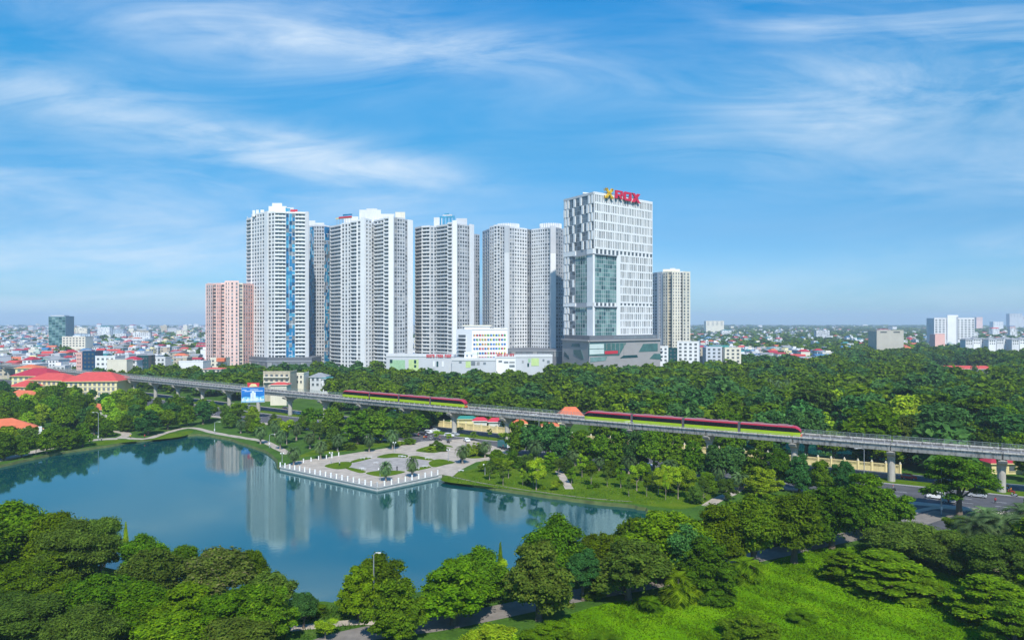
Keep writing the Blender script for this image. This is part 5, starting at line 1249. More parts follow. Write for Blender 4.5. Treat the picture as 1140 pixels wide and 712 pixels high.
    P, d = P[~deep][:n], d[~deep][:n]; P[:, 2] = np.maximum(P[:, 2], .15)
    Nn = d * .75 + g.normal(size=P.shape) * .45 + np.array([0, 0, .35])
    if kind in ('spread', 'layer'): Nn = d * .45 + g.normal(size=P.shape) * .5 + np.array([0, 0, .8])
    return leaves(P, Nn, size * g.uniform(.55, 1.45, len(P)), g, .42 if kind == 'feather' else .58, droop=.35 if kind == 'feather' else 0), C
def trunk_mesh(kind, C, seed, m):
    g = random.Random(seed); mb = MB()
    top = dict(round=5.2, dome=4.5, tall=6.5, lumpy=5.0, spread=6.6, layer=8.5, feather=5.5, bush=2.0, young=7.5, cypress=8)[kind]
    r0 = dict(young=.16, cypress=.14, bush=.12, feather=.24).get(kind, .34); bend = [Vector((g.uniform(-.25, .25), g.uniform(-.25, .25), 0)) for _ in range(5)]
    pts = [Vector((0, 0, -.3))] + [bend[i] * (i + 1) / 5 * 1.2 + Vector((0, 0, top * (i + 1) / 5)) for i in range(5)]
    mb.tube(pts, [r0 * 1.35, r0, r0 * .9, r0 * .78, r0 * .6, r0 * .35], m, 7)
    for i in range(7):
        c = C[g.randrange(len(C))]; e = Vector(c[:3]); s = pts[2 + i % 3]
        if e.z < s.z: s = pts[1]
        mid = s.lerp(e, .5) + Vector((0, 0, -.25)); mb.tube([s, mid, s.lerp(e, .93)], [r0 * .45, r0 * .3, r0 * .12], m, 5)
    return mb.mesh('trunk', smooth=True)
LOD = dict(near=(26000, .19), mid=(6000, .34), far=(3200, .45), mass=(900, .80))
PROTO = {}
def proto(kind, leaf, lod, var):
    key = (kind, leaf, lod, var)
    if key not in PROTO:
        n, s = LOD[lod]; f = dict(young=.28, cypress=.5, layer=1.0, bush=1.0, feather=1.35).get(kind, 1.0)
        sf = dict(feather=.85, young=1.0, layer=.95).get(kind, 1.0)
        kk = (kind, lod, var)
        if kk not in PROTO:
            V, C = crown(kind, hash(kind) % 1 + var * 17 + len(kind) * 5, int(n * f), s * sf); PROTO[kk] = (V, C, trunk_mesh(kind, C, var + 3, M_barkl if kind in ('young', 'feather') else M_bark))
        V, C, tr = PROTO[kk]
        if ('mesh',) + kk not in PROTO: PROTO[('mesh',) + kk] = quads('crown', V, [LEAF[leaf]])
        PROTO[key] = (PROTO[('mesh',) + kk], tr)
    return PROTO[key]
def fronds(nf, L, g, elev, seg=7, lw=.16, ll=.75, arch=1.0):
    out = []
    for i in range(nf):
        az = i * 2.39996 + g.uniform(-.2, .2); el = R(elev[0] + (elev[1] - elev[0]) * (i + .5) / nf + g.uniform(-6, 6)); l = L * g.uniform(.85, 1.1)
        h = np.array([math.cos(az), math.sin(az), 0.0]); p = np.zeros(3); prev = p; ang = el; side = np.array([-h[1], h[0], 0.0])
        for k in range(seg * 2):
            st = l / (seg * 2); dr = h * math.cos(ang) + np.array([0, 0, math.sin(ang)]); q = p + dr * st; t = (k + .5) / (seg * 2)
            ang -= arch * (.10 + .12 * t) * 14 / (seg * 2); up = np.cross(dr, side)
            out.append(np.stack([p - side * .04, q - side * .04, q + side * .04, p + side * .04]))
            if t > .12:
                lf = ll * (1 - .75 * abs(t - .45))
                for sg in (1, -1):
                    tip = q + (side * sg * .8 + dr * .55 + np.array([0, 0, -.25]) + up * .15) * lf
                    out.append(np.stack([p, p + dr * lw, tip + dr * lw * .3, tip]))
            p = q
    return np.stack(out)
def palm_proto(kind, var):
    key = ('palm', kind, var)
    if key in PROTO: return PROTO[key]
    g = np.random.default_rng(var + 40); gg = random.Random(var)
    if kind == 'date':   F_ = [(fronds(54, 3.1, gg, (-50, 82), lw=.22, ll=.7), 4.2)]; th, tr = 4.3, .26
    elif kind == 'royal': F_ = [(fronds(20, 3.6, gg, (-30, 75), lw=.3, ll=.95, arch=1.25), 8.3)]; th, tr = 8.4, .22
    elif kind == 'clump': F_ = [(fronds(40, 4.2, gg, (5, 85), lw=.26, ll=.9), .6)]; th, tr = .8, .3
    else: F_ = [(fronds(15, 1.9, gg, (-15, 80), seg=4, lw=.24, ll=.95), .9 + i * .9) for i in range(3)]; th, tr = 3.0, .1
    V = np.concatenate([f + np.array([g.normal() * .5 * (kind == 'fan'), g.normal() * .5 * (kind == 'fan'), z]) for f, z in F_])
    mb = MB(); mb.tube([(0, 0, -.3), (.05, 0, th * .35), (0, .05, th * .7), (0, 0, th + .15)], [tr * 1.4, tr, tr * .9, tr * (.8 if kind != 'date' else 1.3)], M_barkl, 8)
    PROTO[key] = (quads('crown', V, [L_mid if kind in ('fan', 'clump') else L_palm]), mb.mesh('trunk', smooth=True)); return PROTO[key]
NOM = dict(date=(7.0, 6.0), royal=(11.0, 7.0), clump=(5.0, 8.4), fan=(4.3, 4.2))
tr_rnd = random.Random(99); NTREE = [0]
def plant(kind, leaf, loc, h, w, look, place, cat='tree', group=None, lod=None, name=None):
    D = loc[1]
    if lod is None: lod = 'near' if D < 215 else 'mid' if D < 340 else 'far'
    NTREE[0] += 1; rz = tr_rnd.uniform(0, 6.28)
    if kind in NOM:
        cm_, tm = palm_proto(kind, NTREE[0] % 3); nh, nw_ = NOM[kind]; nm = name or 'palm_tree'
    else:
        cm_, tm = proto(kind, leaf, lod, NTREE[0] % 3); nh, nw_ = 10.0, 8.6; nm = name or dict(bush='shrub', layer='spreading_shrub', cypress='cypress_tree', young='young_tree').get(kind, 'broadleaf_tree')
    o = bpy.data.objects.new(nm, None); COL.objects.link(o); o.location = loc; o.rotation_euler = (0, 0, rz); o.scale = (w / nw_, w / nw_, h / nh); ORI[o] = Vector(loc)
    for m, n_ in ((tm, 'trunk'), (cm_, 'crown')):
        c = bpy.data.objects.new(n_, m); COL.objects.link(c); c.parent = o
        if n_ == 'crown' and kind not in NOM: c.material_slots[0].link = 'OBJECT'; c.material_slots[0].material = LEAF[leaf]
    bulk(o, look, place, PX(loc), cat, group)
    return o
def tp(kind, leaf, px, yb, yt, wpx, look, place, **kw):
    p = G(px, yb); return plant(kind, leaf, p, (yb - yt) * p.y / F, wpx * p.y / F, look, place, **kw)
FG = dict(group='trees and shrubs on the near bank')
for a in (
    # left near bank
    ('dome', 'mid', 18, 626, 556, 92, 'bushy mid green tree', 'at the left edge of the near bank'), ('dome', 'mid', 62, 640, 568, 80, 'bushy mid green tree', 'right of the left edge on the near bank'), ('dome', 'dark', -14, 650, 575, 90, 'dark dense tree', 'cut by the left edge on near bank'),
    ('feather', 'olive', 82, 650, 580, 78, 'olive feathery tree', 'on the near bank left of the small cypress'), ('feather', 'olive', 112, 640, 574, 60, 'olive feathery tree', 'by the small yellow cypress on near bank'), ('tall', 'dark', 116, 618, 574, 30, 'dark slim tree', 'at the water left of the small cypress'),
    ('dome', 'dark', 160, 640, 593, 52, 'low dark tree', 'at the water right of the small cypress'), ('dome', 'dark', 206, 645, 603, 44, 'low dark tree', 'at the water left of the blossoming tree'), ('dome', 'brown', 168, 668, 605, 64, 'yellowish flowering tree', 'on the near bank below the small cypress'),
    ('round', 'pinkf', 242, 672, 612, 92, 'pink blossoming broad tree', 'in the middle of near bank'), ('tall', 'dark', 283, 665, 611, 44, 'dark upright tree', 'behind the pink blossoming tree'), ('dome', 'brown', 300, 680, 632, 52, 'brownish green tree', 'near the right end of left bank'),
    ('dome', 'dark', 112, 696, 636, 86, 'dark broad tree', 'below the olive feathery trees'), ('dome', 'mid', 158, 704, 648, 84, 'mid green bushy tree', 'on lower near bank, left of centre clump'), ('lumpy', 'mid', 205, 708, 650, 86, 'lumpy mid green tree', 'at the bottom of the near bank'),
    ('lumpy', 'mid', 258, 712, 655, 90, 'lumpy mid green tree', 'lower right of the near bank'), ('lumpy', 'dark', 300, 716, 650, 70, 'lumpy dark green tree', 'at the right end of the near bank'), ('dome', 'mid', 190, 728, 680, 100, 'wide green shrub tree', 'on bottom edge below the near bank'),
    ('dome', 'brown', 262, 736, 690, 96, 'brownish wide shrub tree', 'on bottom edge right of near bank'), ('feather', 'olive', 30, 716, 664, 100, 'grey olive thicket', 'in the bottom left corner'), ('feather', 'olive', 90, 736, 676, 90, 'grey olive thicket', 'on bottom edge right of the corner'),
    ('feather', 'olive', -20, 704, 655, 80, 'grey olive thicket', 'cut by the left edge near the corner'), ('round', 'blue', 338, 699, 656, 34, 'small bluish round tree', 'left of the street lamp tree'),
    # middle
    ('lumpy', 'mid', 400, 690, 628, 60, 'mid green tree', 'left of the near street lamp'), ('dome', 'dark', 420, 676, 613, 62, 'dark green domed tree', 'behind the near street lamp'), ('lumpy', 'dark', 442, 712, 642, 74, 'broad dark tree', 'right of the near street lamp'),
    ('lumpy', 'mid', 505, 695, 622, 84, 'big broad mid green tree', 'second clump right of the street lamp'), ('dome', 'dark', 536, 668, 607, 54, 'dark domed tree', 'at the water behind the big clump'), ('young', 'lime', 558, 666, 620, 24, 'light green young tree', 'beside the slim cypress at the water'),
    ('lumpy', 'brown', 600, 690, 600, 78, 'big brownish round tree', 'beside the asphalt path bend'), ('dome', 'dark', 618, 646, 571, 66, 'dark domed tree', 'at the water behind the brownish tree'), ('spread', 'blue', 649, 668, 610, 38, 'small bluish tree with bare trunk', 'on the path edge'),
    ('dome', 'mid', 668, 634, 590, 50, 'mid green tree', 'at the water right of brownish tree'), ('lumpy', 'brown', 700, 668, 597, 84, 'broad brownish green tree', 'on the field edge left of fan palms'), ('dome', 'mid', 712, 628, 572, 60, 'bright crowned tree', 'at the lake corner'),
    ('dome', 'mid', 742, 640, 563, 92, 'large mid green tree', 'at the lake corner, beside bluish trees'), ('tall', 'blue', 766, 650, 585, 56, 'bluish green tree', 'left of the tall dark clump'), ('lumpy', 'dark', 786, 660, 600, 70, 'dark lumpy tree', 'behind the middle fan palm'),
    ('lumpy', 'mid', 800, 634, 560, 66, 'mid green lumpy tree', 'in the tall clump above fan palms'), ('tall', 'dark', 838, 632, 553, 66, 'tall dark tree', 'left in the dense clump by the path'), ('tall', 'dark', 884, 626, 547, 74, 'tall dark tree', 'in the dense clump beside the brown path'),
    ('lumpy', 'mid', 862, 606, 548, 60, 'mid green tree', 'behind the dense clump by the path'), ('lumpy', 'dark', 926, 610, 538, 70, 'dark broad tree', 'right in the dense clump by the path'), ('tall', 'dark', 905, 590, 545, 50, 'slim dark tree', 'behind the dense clump by path'),
    ('lumpy', 'mid', 960, 590, 524, 58, 'mid green broad tree', 'left of the white van'), ('lumpy', 'dark', 984, 600, 540, 58, 'dark broad tree', 'below the white van'), ('spread', 'dark', 1068, 574, 503, 68, 'large spreading dark tree', 'covering the road beside the rightmost pier'),
    ('feather', 'olive', 1010, 622, 580, 80, 'olive feathery tree', 'between dark broad tree and small lawn'), ('feather', 'olive', 1052, 632, 590, 62, 'olive feathery tree', 'below the small roadside lawn'), ('feather', 'olive', 1108, 655, 597, 84, 'olive feathery tree', 'below the right palms'),
    ('bush', 'olive', 1136, 630, 600, 50, 'olive round shrub', 'at the right edge below palms'), ('young', 'mid', 1062, 600, 574, 30, 'small young tree', 'on the small roadside lawn'),
    ('lumpy', 'lime', 850, 552, 520, 40, 'light green tree', 'left of the dense clump, by street row'), ('dome', 'blue', 740, 612, 565, 40, 'bluish dark tree', 'hidden behind the lake corner trees'),
    ('lumpy', 'mid', 1190, 640, 560, 90, 'mid green tree', 'beyond the right edge'), ('dome', 'dark', 1220, 680, 600, 100, 'dark tree', 'beyond the right edge'), ('lumpy', 'dark', 1185, 590, 530, 70, 'dark tree', 'beyond the right edge by the road'),
): tp(*(a[:5] + ((a[5] * 1.14 if a[2] > 480 else a[5]),) + a[6:]), **FG)
for a in (('layer', 'mid', 985, 656, 614, 112, 'wide layered green shrub', 'in the field left of centre right'), ('layer', 'mid', 940, 645, 612, 60, 'narrow layered shrub', 'at the left of the wide layered shrub'), ('layer', 'mid', 1102, 690, 640, 100, 'large layered green shrub', 'near the bottom right corner'), ('bush', 'mid', 1036, 664, 644, 50, 'low layered shrub', 'between the two wide layered shrubs'),
          ('layer', 'dark', 1130, 725, 668, 80, 'dark layered shrub', 'in the bottom right corner'), ('bush', 'dark', 838, 716, 680, 62, 'dark grassy shrub', 'on the bottom edge in the field'), ('bush', 'mid', 892, 690, 678, 34, 'low flat shrub', 'in the middle of the field'), ('bush', 'lime', 548, 728, 688, 70, 'light green shrub', 'on the bottom edge below path'),
          ('bush', 'mid', 615, 712, 688, 54, 'mid green shrub', 'on the field edge below path'), ('young', 'lime', 362, 712, 690, 38, 'light green sapling', 'by the narrow path'), ('bush', 'dark', 800, 668, 640, 50, 'dark shrub', 'beside the middle fan palm'), ('bush', 'mid', 660, 664, 650, 30, 'low shrub', 'at the foot of small bluish tree'),
          ('bush', 'mid', 60, 672, 648, 56, 'pale grassy shrub', 'on the near bank above the olive thicket'), ('bush', 'mid', 140, 676, 640, 60, 'green shrub', 'in the middle of near bank'), ('bush', 'pinkf', 1078, 624, 602, 36, 'white flowering shrub', 'left of the right palms'), ('bush', 'mid', 350, 684, 668, 26, 'low shrub', 'by the water left of street lamp'),
          ('bush', 'mid', 20, 660, 620, 70, 'green shrub', 'at the left edge of near bank'), ('bush', 'dark', 60, 655, 600, 70, 'dark shrub', 'under the olive trees on near bank')):
    tp(*a, cat='shrub', **FG)
for px, yb, yt, w, look, place in ((140, 622, 581, 11, 'small yellow-green cypress', 'at the water on near bank'), (557, 655, 604, 13, 'slim green cypress', 'at the water left of the brownish tree')):
    tp('cypress', 'lime' if px < 300 else 'mid', px, yb, yt, w, look, place, cat='cypress', **FG)
for px, yb, yt, w, k, look, place in ((1086, 616, 566, 62, 'date', 'broad date palm', 'right of the small roadside lawn'), (1118, 618, 562, 66, 'date', 'broad date palm', 'near the right edge'), (1142, 604, 552, 60, 'date', 'broad date palm', 'cut by the right edge'), (1098, 596, 558, 46, 'date', 'smaller date palm', 'behind the right palms'),
                                     (755, 674, 634, 44, 'fan', 'middle fan palm clump', 'on the field edge'), (724, 678, 660, 30, 'fan', 'smallest fan palm clump', 'on the field edge'), (836, 648, 617, 46, 'fan', 'right fan palm clump', 'on the field edge'), (778, 668, 646, 34, 'fan', 'low fan palm clump', 'right of the middle clump'),
                                     (672, 724, 690, 60, 'clump', 'spiky palm clump', 'on the bottom edge of the field')):
    tp(k, 'palm', px, yb, yt, w, look, place, cat='palm', **FG)
# plaza and garden palms
for px, yb, yt, w in ((327, 518, 492, 20), (357, 511, 486, 20), (411, 503, 478, 17), (437, 500, 473, 20), (429.5, 536, 508, 19), (459, 531.5, 503, 18), (515, 516, 491, 21), (540, 509, 487, 19), (376, 502, 480, 18), (345, 499, 478, 18)):
    tp('date', 'palm', px, yb, yt, w, 'short date palm', 'around the white-railed plaza', cat='palm', group='date palms around the plaza')
for px, yb, yt, w in ((596, 514, 484, 24), (640, 518, 496, 22), (667, 524, 505, 16), (745, 536, 506, 24), (823, 545, 522, 26), (700, 527, 502, 22), (856, 545, 516, 22), (800, 540, 512, 20), (290, 494, 470, 17), (312, 500, 474, 18), (330, 490, 466, 18), (392, 490, 468, 16), (268, 482, 464, 15), (306, 486, 462, 16)):
    tp('date', 'palm', px, yb, yt, w, 'grey-green date palm', 'under the street tree row' if px > 500 else 'in the garden left of the plaza', cat='palm', group='date palms by the road')
for px, yb, yt, w, k, lf in ((4, 512, 478, 30, 'dome', 'dark'), (24, 509, 484, 24, 'lumpy', 'dark'), (40, 506, 486, 14, 'young', 'mid'), (52, 505, 478, 26, 'lumpy', 'mid'), (74, 500, 474, 30, 'dome', 'mid'), (92, 497, 470, 22, 'lumpy', 'dark'), (60, 496, 470, 26, 'dome', 'dark'), (30, 500, 476, 28, 'round', 'olive'), (10, 498, 472, 28, 'round', 'dark'), (165, 484, 455, 30, 'lumpy', 'blue'), (187, 478, 454, 26, 'lumpy', 'mid'), (142, 480, 460, 22, 'dome', 'dark'), (208, 474, 450, 24, 'lumpy', 'mid'), (118, 486, 466, 20, 'dome', 'dark')):
    tp(k, lf, px, yb, yt, w, {'dark': 'dark', 'mid': 'mid green', 'olive': 'olive', 'blue': 'bluish'}[lf] + ' bushy tree', 'on the lake edge before the orange hall' if px < 120 else 'on the far shore by the lake edge', group='trees on the lake edge')
# street tree row
q = random.Random(12)
for i, (px, yb) in enumerate([(576, 507), (592, 508), (610, 511), (628, 514), (648, 516), (668, 519), (688, 522), (708, 525), (728, 528), (750, 531), (772, 534), (794, 537), (816, 540), (840, 543), (866, 545), (890, 548), (915, 552), (940, 555)]):
    hpx = q.uniform(36, 45) + (px > 700) * 4; tp(q.choice(['lumpy', 'round', 'lumpy']), q.choice(['dark', 'blue', 'dark', 'blue']), px, yb, yb - hpx, q.uniform(30, 42), 'dark street tree', 'in the row between road and shore lawn', group='street trees along the near road edge')
for px, yb, yt, w in ((370, 486, 452, 34), (398, 494, 455, 40), (424, 492, 456, 38), (452, 486, 458, 30), (470, 480, 455, 26), (345, 478, 452, 30), (480, 476, 458, 20), (408, 480, 452, 34), (438, 478, 456, 28)):
    tp(q.choice(['lumpy', 'dome']), q.choice(['dark', 'blue', 'dark']), px, yb, yt, w, 'dense dark tree', 'between the plaza and the left train', group='trees left of the plaza')
for px, yb, yt, w in ((500, 491, 482, 12), (527.5, 490, 480, 15), (559, 491, 481, 14), (486, 489, 479, 14), (545, 487, 477, 10), (512, 482, 475, 12)):
    tp('young', 'lime', px, yb, yt, w, 'small yellow-green tree', 'on the car park median', group='saplings of the car park')
q2 = random.Random(55); lw = [G(*p) for p in ((500, 531), (540, 538), (600, 545), (650, 552), (700, 557), (735, 556), (780, 549), (760, 539), (690, 527), (620, 516), (585, 514), (545, 521))]
for _ in range(42):
    p = G(q2.uniform(500, 790), q2.uniform(513, 558))
    if not inside(p, lw): continue
    k = q2.choice(['bush', 'young', 'bush', 'feather']); lf = q2.choice(['mid', 'olive', 'dark', 'mid', 'lime']); h = {'bush': q2.uniform(.8, 2.0), 'young': q2.uniform(4, 6.5), 'feather': q2.uniform(2.5, 4.5)}[k]
    plant(k, lf, p, h, {'bush': q2.uniform(2, 4.5), 'young': q2.uniform(3, 4.6), 'feather': q2.uniform(3, 5)}[k], {'lime': 'yellow-green ', 'mid': 'mid green ', 'olive': 'olive ', 'dark': 'dark '}[lf] + {'bush': 'low shrub', 'young': 'slender sapling', 'feather': 'feathery shrub'}[k], 'on the right shore lawn', cat='tree' if k == 'young' else 'shrub', group='young trees on the shore lawn', name='young_tree' if k == 'young' else 'shrub')
for px, yb, yt, w, k, lf in ((553, 517, 498, 18, 'dome', 'mid'), (571, 519, 500, 20, 'lumpy', 'dark'), (586, 526, 505, 18, 'feather', 'olive'), (612, 522, 502, 22, 'lumpy', 'mid'), (630, 526, 507, 18, 'dome', 'olive'), (655, 526, 506, 20, 'lumpy', 'mid'), (680, 531, 510, 20, 'dome', 'dark'), (715, 535, 512, 22, 'lumpy', 'mid'), (742, 541, 517, 24, 'lumpy', 'lime'), (764, 545, 520, 24, 'dome', 'mid'), (788, 548, 524, 26, 'lumpy', 'mid'), (808, 556, 532, 26, 'feather', 'olive'), (775, 560, 538, 22, 'dome', 'olive'), (728, 543, 524, 18, 'feather', 'olive'), (600, 532, 512, 18, 'lumpy', 'lime')):
    tp(k, lf, px, yb, yt, w, {'lime': 'yellow-green', 'mid': 'mid green', 'olive': 'olive', 'dark': 'dark'}[lf] + ' full tree', 'on the right shore lawn', group='young trees on the shore lawn')
# lawn saplings on the right shore
for px, yb, yt, w, lf in ((597, 545, 512, 25, 'lime'), (566, 532, 513, 15, 'lime'), (560, 540, 521, 12, 'olive'), (648, 531, 508, 14, 'lime'), (658, 541, 518, 15, 'mid'), (676, 541, 525, 9, 'olive'), (691, 543, 520, 16, 'mid'), (709, 546, 519, 19, 'lime'), (733, 550, 522, 15, 'lime'), (741, 556, 527, 9, 'lime'),
                          (755, 555, 520, 20, 'lime'), (768, 556, 524, 18, 'lime'), (783, 558, 534, 20, 'olive'), (622, 530, 512, 12, 'olive'), (637, 536, 522, 9, 'olive'), (582, 540, 524, 9, 'lime'), (720, 552, 530, 11, 'mid'), (545, 534, 517, 14, 'olive'), (700, 552, 533, 10, 'olive')):
    tp('young', lf, px, yb, yt - 3, w * 1.35, {'lime': 'yellow-green', 'mid': 'mid green', 'olive': 'thin olive'}[lf] + ' young tree', 'on the right shore lawn', group='young trees on the shore lawn')
for px, yb, yt, w in ((486, 500, 489, 18), (492, 502, 492, 12), (531, 506, 489, 18), (522, 508, 492, 14), (480, 502, 495, 14), (455, 494, 486, 18), (440, 496, 489, 14), (390, 500, 490, 20), (374, 498, 488, 16), (362, 500, 488, 20), (562, 522, 514, 16), (580, 520, 512, 20), (607, 524, 515, 18), (545, 526, 518, 14), (556, 516, 507, 16)):
    tp('bush', q.choice(['mid', 'dark', 'lime']), px, yb, yt, w, 'clipped green shrub', 'beside the plaza paving', cat='shrub', group='shrubs around the plaza', name='shrub')

# scattered trees: left park, garden, wood
KEEP = []
for ob in bpy.data.objects:
    if ob.parent is None and ob.type == 'EMPTY' and ob.name.split('.')[0] not in ('railway_viaduct', 'metro_train', 'boundary_wall', 'broadleaf_tree', 'palm_tree', 'shrub', 'young_tree', 'cypress_tree', 'spreading_shrub') and ob.children:
        ch = [c for c in ob.children if c.type == 'MESH']
        v = np.concatenate([np.array([c.bound_box[k][:] for k in range(8)]) + np.array(ob.location) for c in ch])
        KEEP.append((v[:, 0].min() - 2, v[:, 0].max() + 2, v[:, 1].min() - 3, v[:, 1].max() + 2))
PATH_PTS = [(p, w) for c, w in PATHS for p in c]
taken = []
def free(p, gap):
    if any(a < p[0] < b and c < p[1] < d for a, b, c, d in KEEP): return False
    if any((p[0] - a) ** 2 + (p[1] - b) ** 2 < gap * gap for a, b in taken): return False
    return not (inside(p, LAKE) or inside(p, POND))
def onpath(p): return any((Vector((p[0], p[1])) - c).length < w + 1.2 for c, w in PATH_PTS)
q = random.Random(31)
LP = [(-40, 520), (0, 506), (60, 492), (128, 482), (150, 486), (205, 472), (235, 474), (262, 480), (300, 494), (318, 503), (345, 500), (400, 496), (440, 490), (470, 478), (430, 470), (380, 464), (330, 463), (290, 462), (250, 462), (225, 458), (190, 452), (150, 446), (100, 440), (40, 440), (-40, 440)]
LPg = [Vector(G(*p)[:2]) for p in LP]
PLACES_L = [(-60, 50, 'around the orange roofed lakeside hall'), (50, 100, 'below the yellow school'), (100, 150, 'right of the yellow school by the lake'), (150, 200, 'on the far shore below the viaduct bend'), (200, 262, 'on the far shore left of the billboard'), (262, 330, 'below the billboard'), (330, 480, 'left of the plaza')]
cnt = 0
for _ in range(6000):
    x, y = q.uniform(-330, -10), q.uniform(250, 640); p = (x, y)
    if not inside(p, LPg): continue
    of, s_ = off_of(p)
    px = PX(p); pyg = PYG((x, y, 0)); ing = px > 240
    if of < 25 or not free(p, 6.0 if ing else 8.2) or onpath(p): continue
    if ing and pyg > 503: continue
    taken.append(p); cnt += 1
    kind = q.choice(['lumpy', 'round', 'dome', 'dome', 'lumpy', 'tall']) if not ing or q.random() < .65 else q.choice(['young', 'bush', 'feather', 'young'])
    lf = q.choice(['dark', 'mid', 'dark', 'blue', 'mid', 'lime']) if not ing else q.choice(['mid', 'olive', 'lime', 'olive', 'mid'])
    h = q.uniform(7.5, 13.5) if not ing else q.uniform(5.5, 10.5)
    if kind == 'bush': h = q.uniform(2, 3.5)
    w = h * q.uniform(.75, 1.05) if kind != 'bush' else q.uniform(4, 7)
    place = next(t for a, b, t in PLACES_L if a <= px < b or b == 480)
    look = {'dark': 'dark', 'mid': 'mid green', 'blue': 'bluish', 'lime': 'light green', 'olive': 'olive'}[lf] + {'lumpy': ' lumpy tree', 'round': ' round tree', 'dome': ' bushy tree', 'tall': ' tall tree', 'young': ' thin tree', 'bush': ' shrub', 'feather': ' feathery tree'}[kind]
    plant(kind, lf, (x, y, 0), h, w, look, place, cat='shrub' if kind == 'bush' else 'tree', group='trees of the lakeside park', lod='mid' if y < 380 else 'far')
    if cnt >= 125: break
WOOD_X = [(-60, 240, 'left of the salmon block'), (240, 345, 'below the blue-striped tower'), (345, 430, 'below the widest white tower'), (430, 520, 'behind the left train'), (520, 622, 'below the hospital wings'), (622, 735, 'below the red-lettered office tower'), (735, 830, 'below the cream tower'), (830, 905, 'above the right train nose'), (905, 985, 'right of the train nose'), (985, 1060, 'left of the long red roof'), (1060, 1220, 'by the right edge')]
def wood_lim(px):
    if px < 240: return 590
    if px < 428: return 640
    if px < 500: return 578
    if px < 618: return 565
    if px < 742: return 574
    if px < 800: return 632
    if px < 925: return 740
    return 985
cand = []; yv = 215.0
while yv < 1000:
    gap = 10.6 + max(0, yv - 300) * .005; half = yv * .79; x = -half + q.uniform(0, gap)
    while x < half:
        p = (x + q.uniform(-.4, .4) * gap, yv + q.uniform(-.4, .4) * gap); px = PX(p)
        if -60 < px < 1380 and p[1] < wood_lim(px): cand.append(p)
        x += gap
    yv += gap * .92
cand = [p for p in cand if off_of(p)[0] < -24 and free(p, 0.1)]
cand = [p for p in cand if not (280 < PX(p) < 365 and 425 < p[1] < 480)]
clear = lambda p: math.sin(p[0] * .045 + .7) * math.sin(p[1] * .05 + 2.1) > .80
cand = [p for p in cand if not clear(p) and not any(a < PX(p) < b and p[1] < ym for a, b, ym in ((612, 660, 352), (500, 566, 350), (290, 372, 452), (1036, 1114, 765)) if not (a > 1000 and p[1] < 560))]
# a tree stands nearer than everything right behind it: take the first ~235 in order of distance, thinned where others hide them
cand.sort(key=lambda p: p[1]); ind = []; mass = []
colmax = {}
for p in cand:
    px = PX(p); pw = 8 * F / p[1]
    if len(ind) < 66 and 200 < px < 1145 and q.random() < .85: ind.append(p)
    else: mass.append(p)
for p in ind:
    px = PX(p); of = -off_of(p)[0]; d = p[1]
    kind = q.choice(['lumpy', 'dome', 'round', 'lumpy', 'dome', 'spread', 'tall']); lf = q.choice(['dark', 'dark', 'mid', 'blue', 'dark', 'blue', 'brown', 'lime'] if q.random() < .6 else ['dark', 'blue', 'mid', 'dark'])
    h = q.choice((q.uniform(9, 13), q.uniform(13, 17), q.uniform(16, 21))) if px > 640 else q.uniform(9, 15); h *= (1.12 if px > 780 and of > 34 else 1.0)
    if of < 34: h *= .72
    w = h * q.uniform(.88, 1.18)
    look = {'dark': 'dark', 'mid': 'mid green', 'blue': 'bluish', 'lime': 'light green', 'brown': 'brownish'}[lf] + {'lumpy': ' lumpy tree', 'round': ' round tree', 'dome': ' bushy tree', 'tall': ' tall tree', 'spread': ' flat-topped tree'}[kind]
    row = 'near wood ' if of < 45 else 'middle wood ' if of < 90 else 'far wood '
    plant(kind, lf, (p[0], p[1], 0), h, w, look, row + next(t for a, b, t in WOOD_X if a <= px < b), group='trees of the wood behind the viaduct', lod='mid' if d < 300 else 'far')
# royal palms standing in the wood
for px, yb, hh in ((846, 449, 12), (856, 447, 12.5), (866, 450, 12), (876, 448, 12), (838, 446, 11), (702, 440, 11.5), (712, 442, 12), (722, 440, 11), (735, 443, 11), (690, 442, 11), (930, 424, 12), (950, 421, 12), (970, 422, 12), (992, 420, 12.5), (1015, 421, 12), (1085, 424, 12), (1110, 423, 12), (1128, 425, 12)):
    p = G(px, yb); plant('royal', 'palm', p, hh * 1.35, 8.5, 'tall royal palm', 'rising in the wood ' + next(t for a, b, t in WOOD_X if a <= px < b), cat='palm', group='royal palms in the wood')
# the rest of the wood, and the groves of the town, as one mass
VS = []; MI = []; mats = [L_dark, L_mid, L_blue, L_olive, L_lime]
base = [(k, v, crown(k, 100 + v + len(k), *LOD['mass'])[0]) for k in ('lumpy', 'dome', 'round') for v in range(2)]
small = [crown('lumpy', 300 + v, 70, 2.6)[0] for v in range(3)]
def put(V, p, h, w, mi):
    a = q.uniform(0, 6.28); c, s = math.cos(a), math.sin(a); M_ = np.array([[c, s, 0], [-s, c, 0], [0, 0, 1]]); VS.append((V @ M_) * np.array([w / 8.6, w / 8.6, h / 10]) + np.array([p[0], p[1], 0.0])); MI.extend([mi] * len(V))
for p in mass:
    h = q.choice((q.uniform(8, 12), q.uniform(12, 16), q.uniform(14, 19))) * (1.0 if PX(p) > 620 else .85); h = q.uniform(15, 19) if 612 < PX(p) < 800 and p[1] > 500 else h; pt = math.sin(p[0] * .021 + 1) * math.sin(p[1] * .024); put(q.choice(base)[2], p, h, h * q.uniform(.9, 1.3), q.choice(([2, 0, 2, 0, 1] if p[1] > 560 else [0, 0, 2, 2, 0, 1]) if pt < .45 else [1, 0, 3, 1, 0]))
yv = 640.0
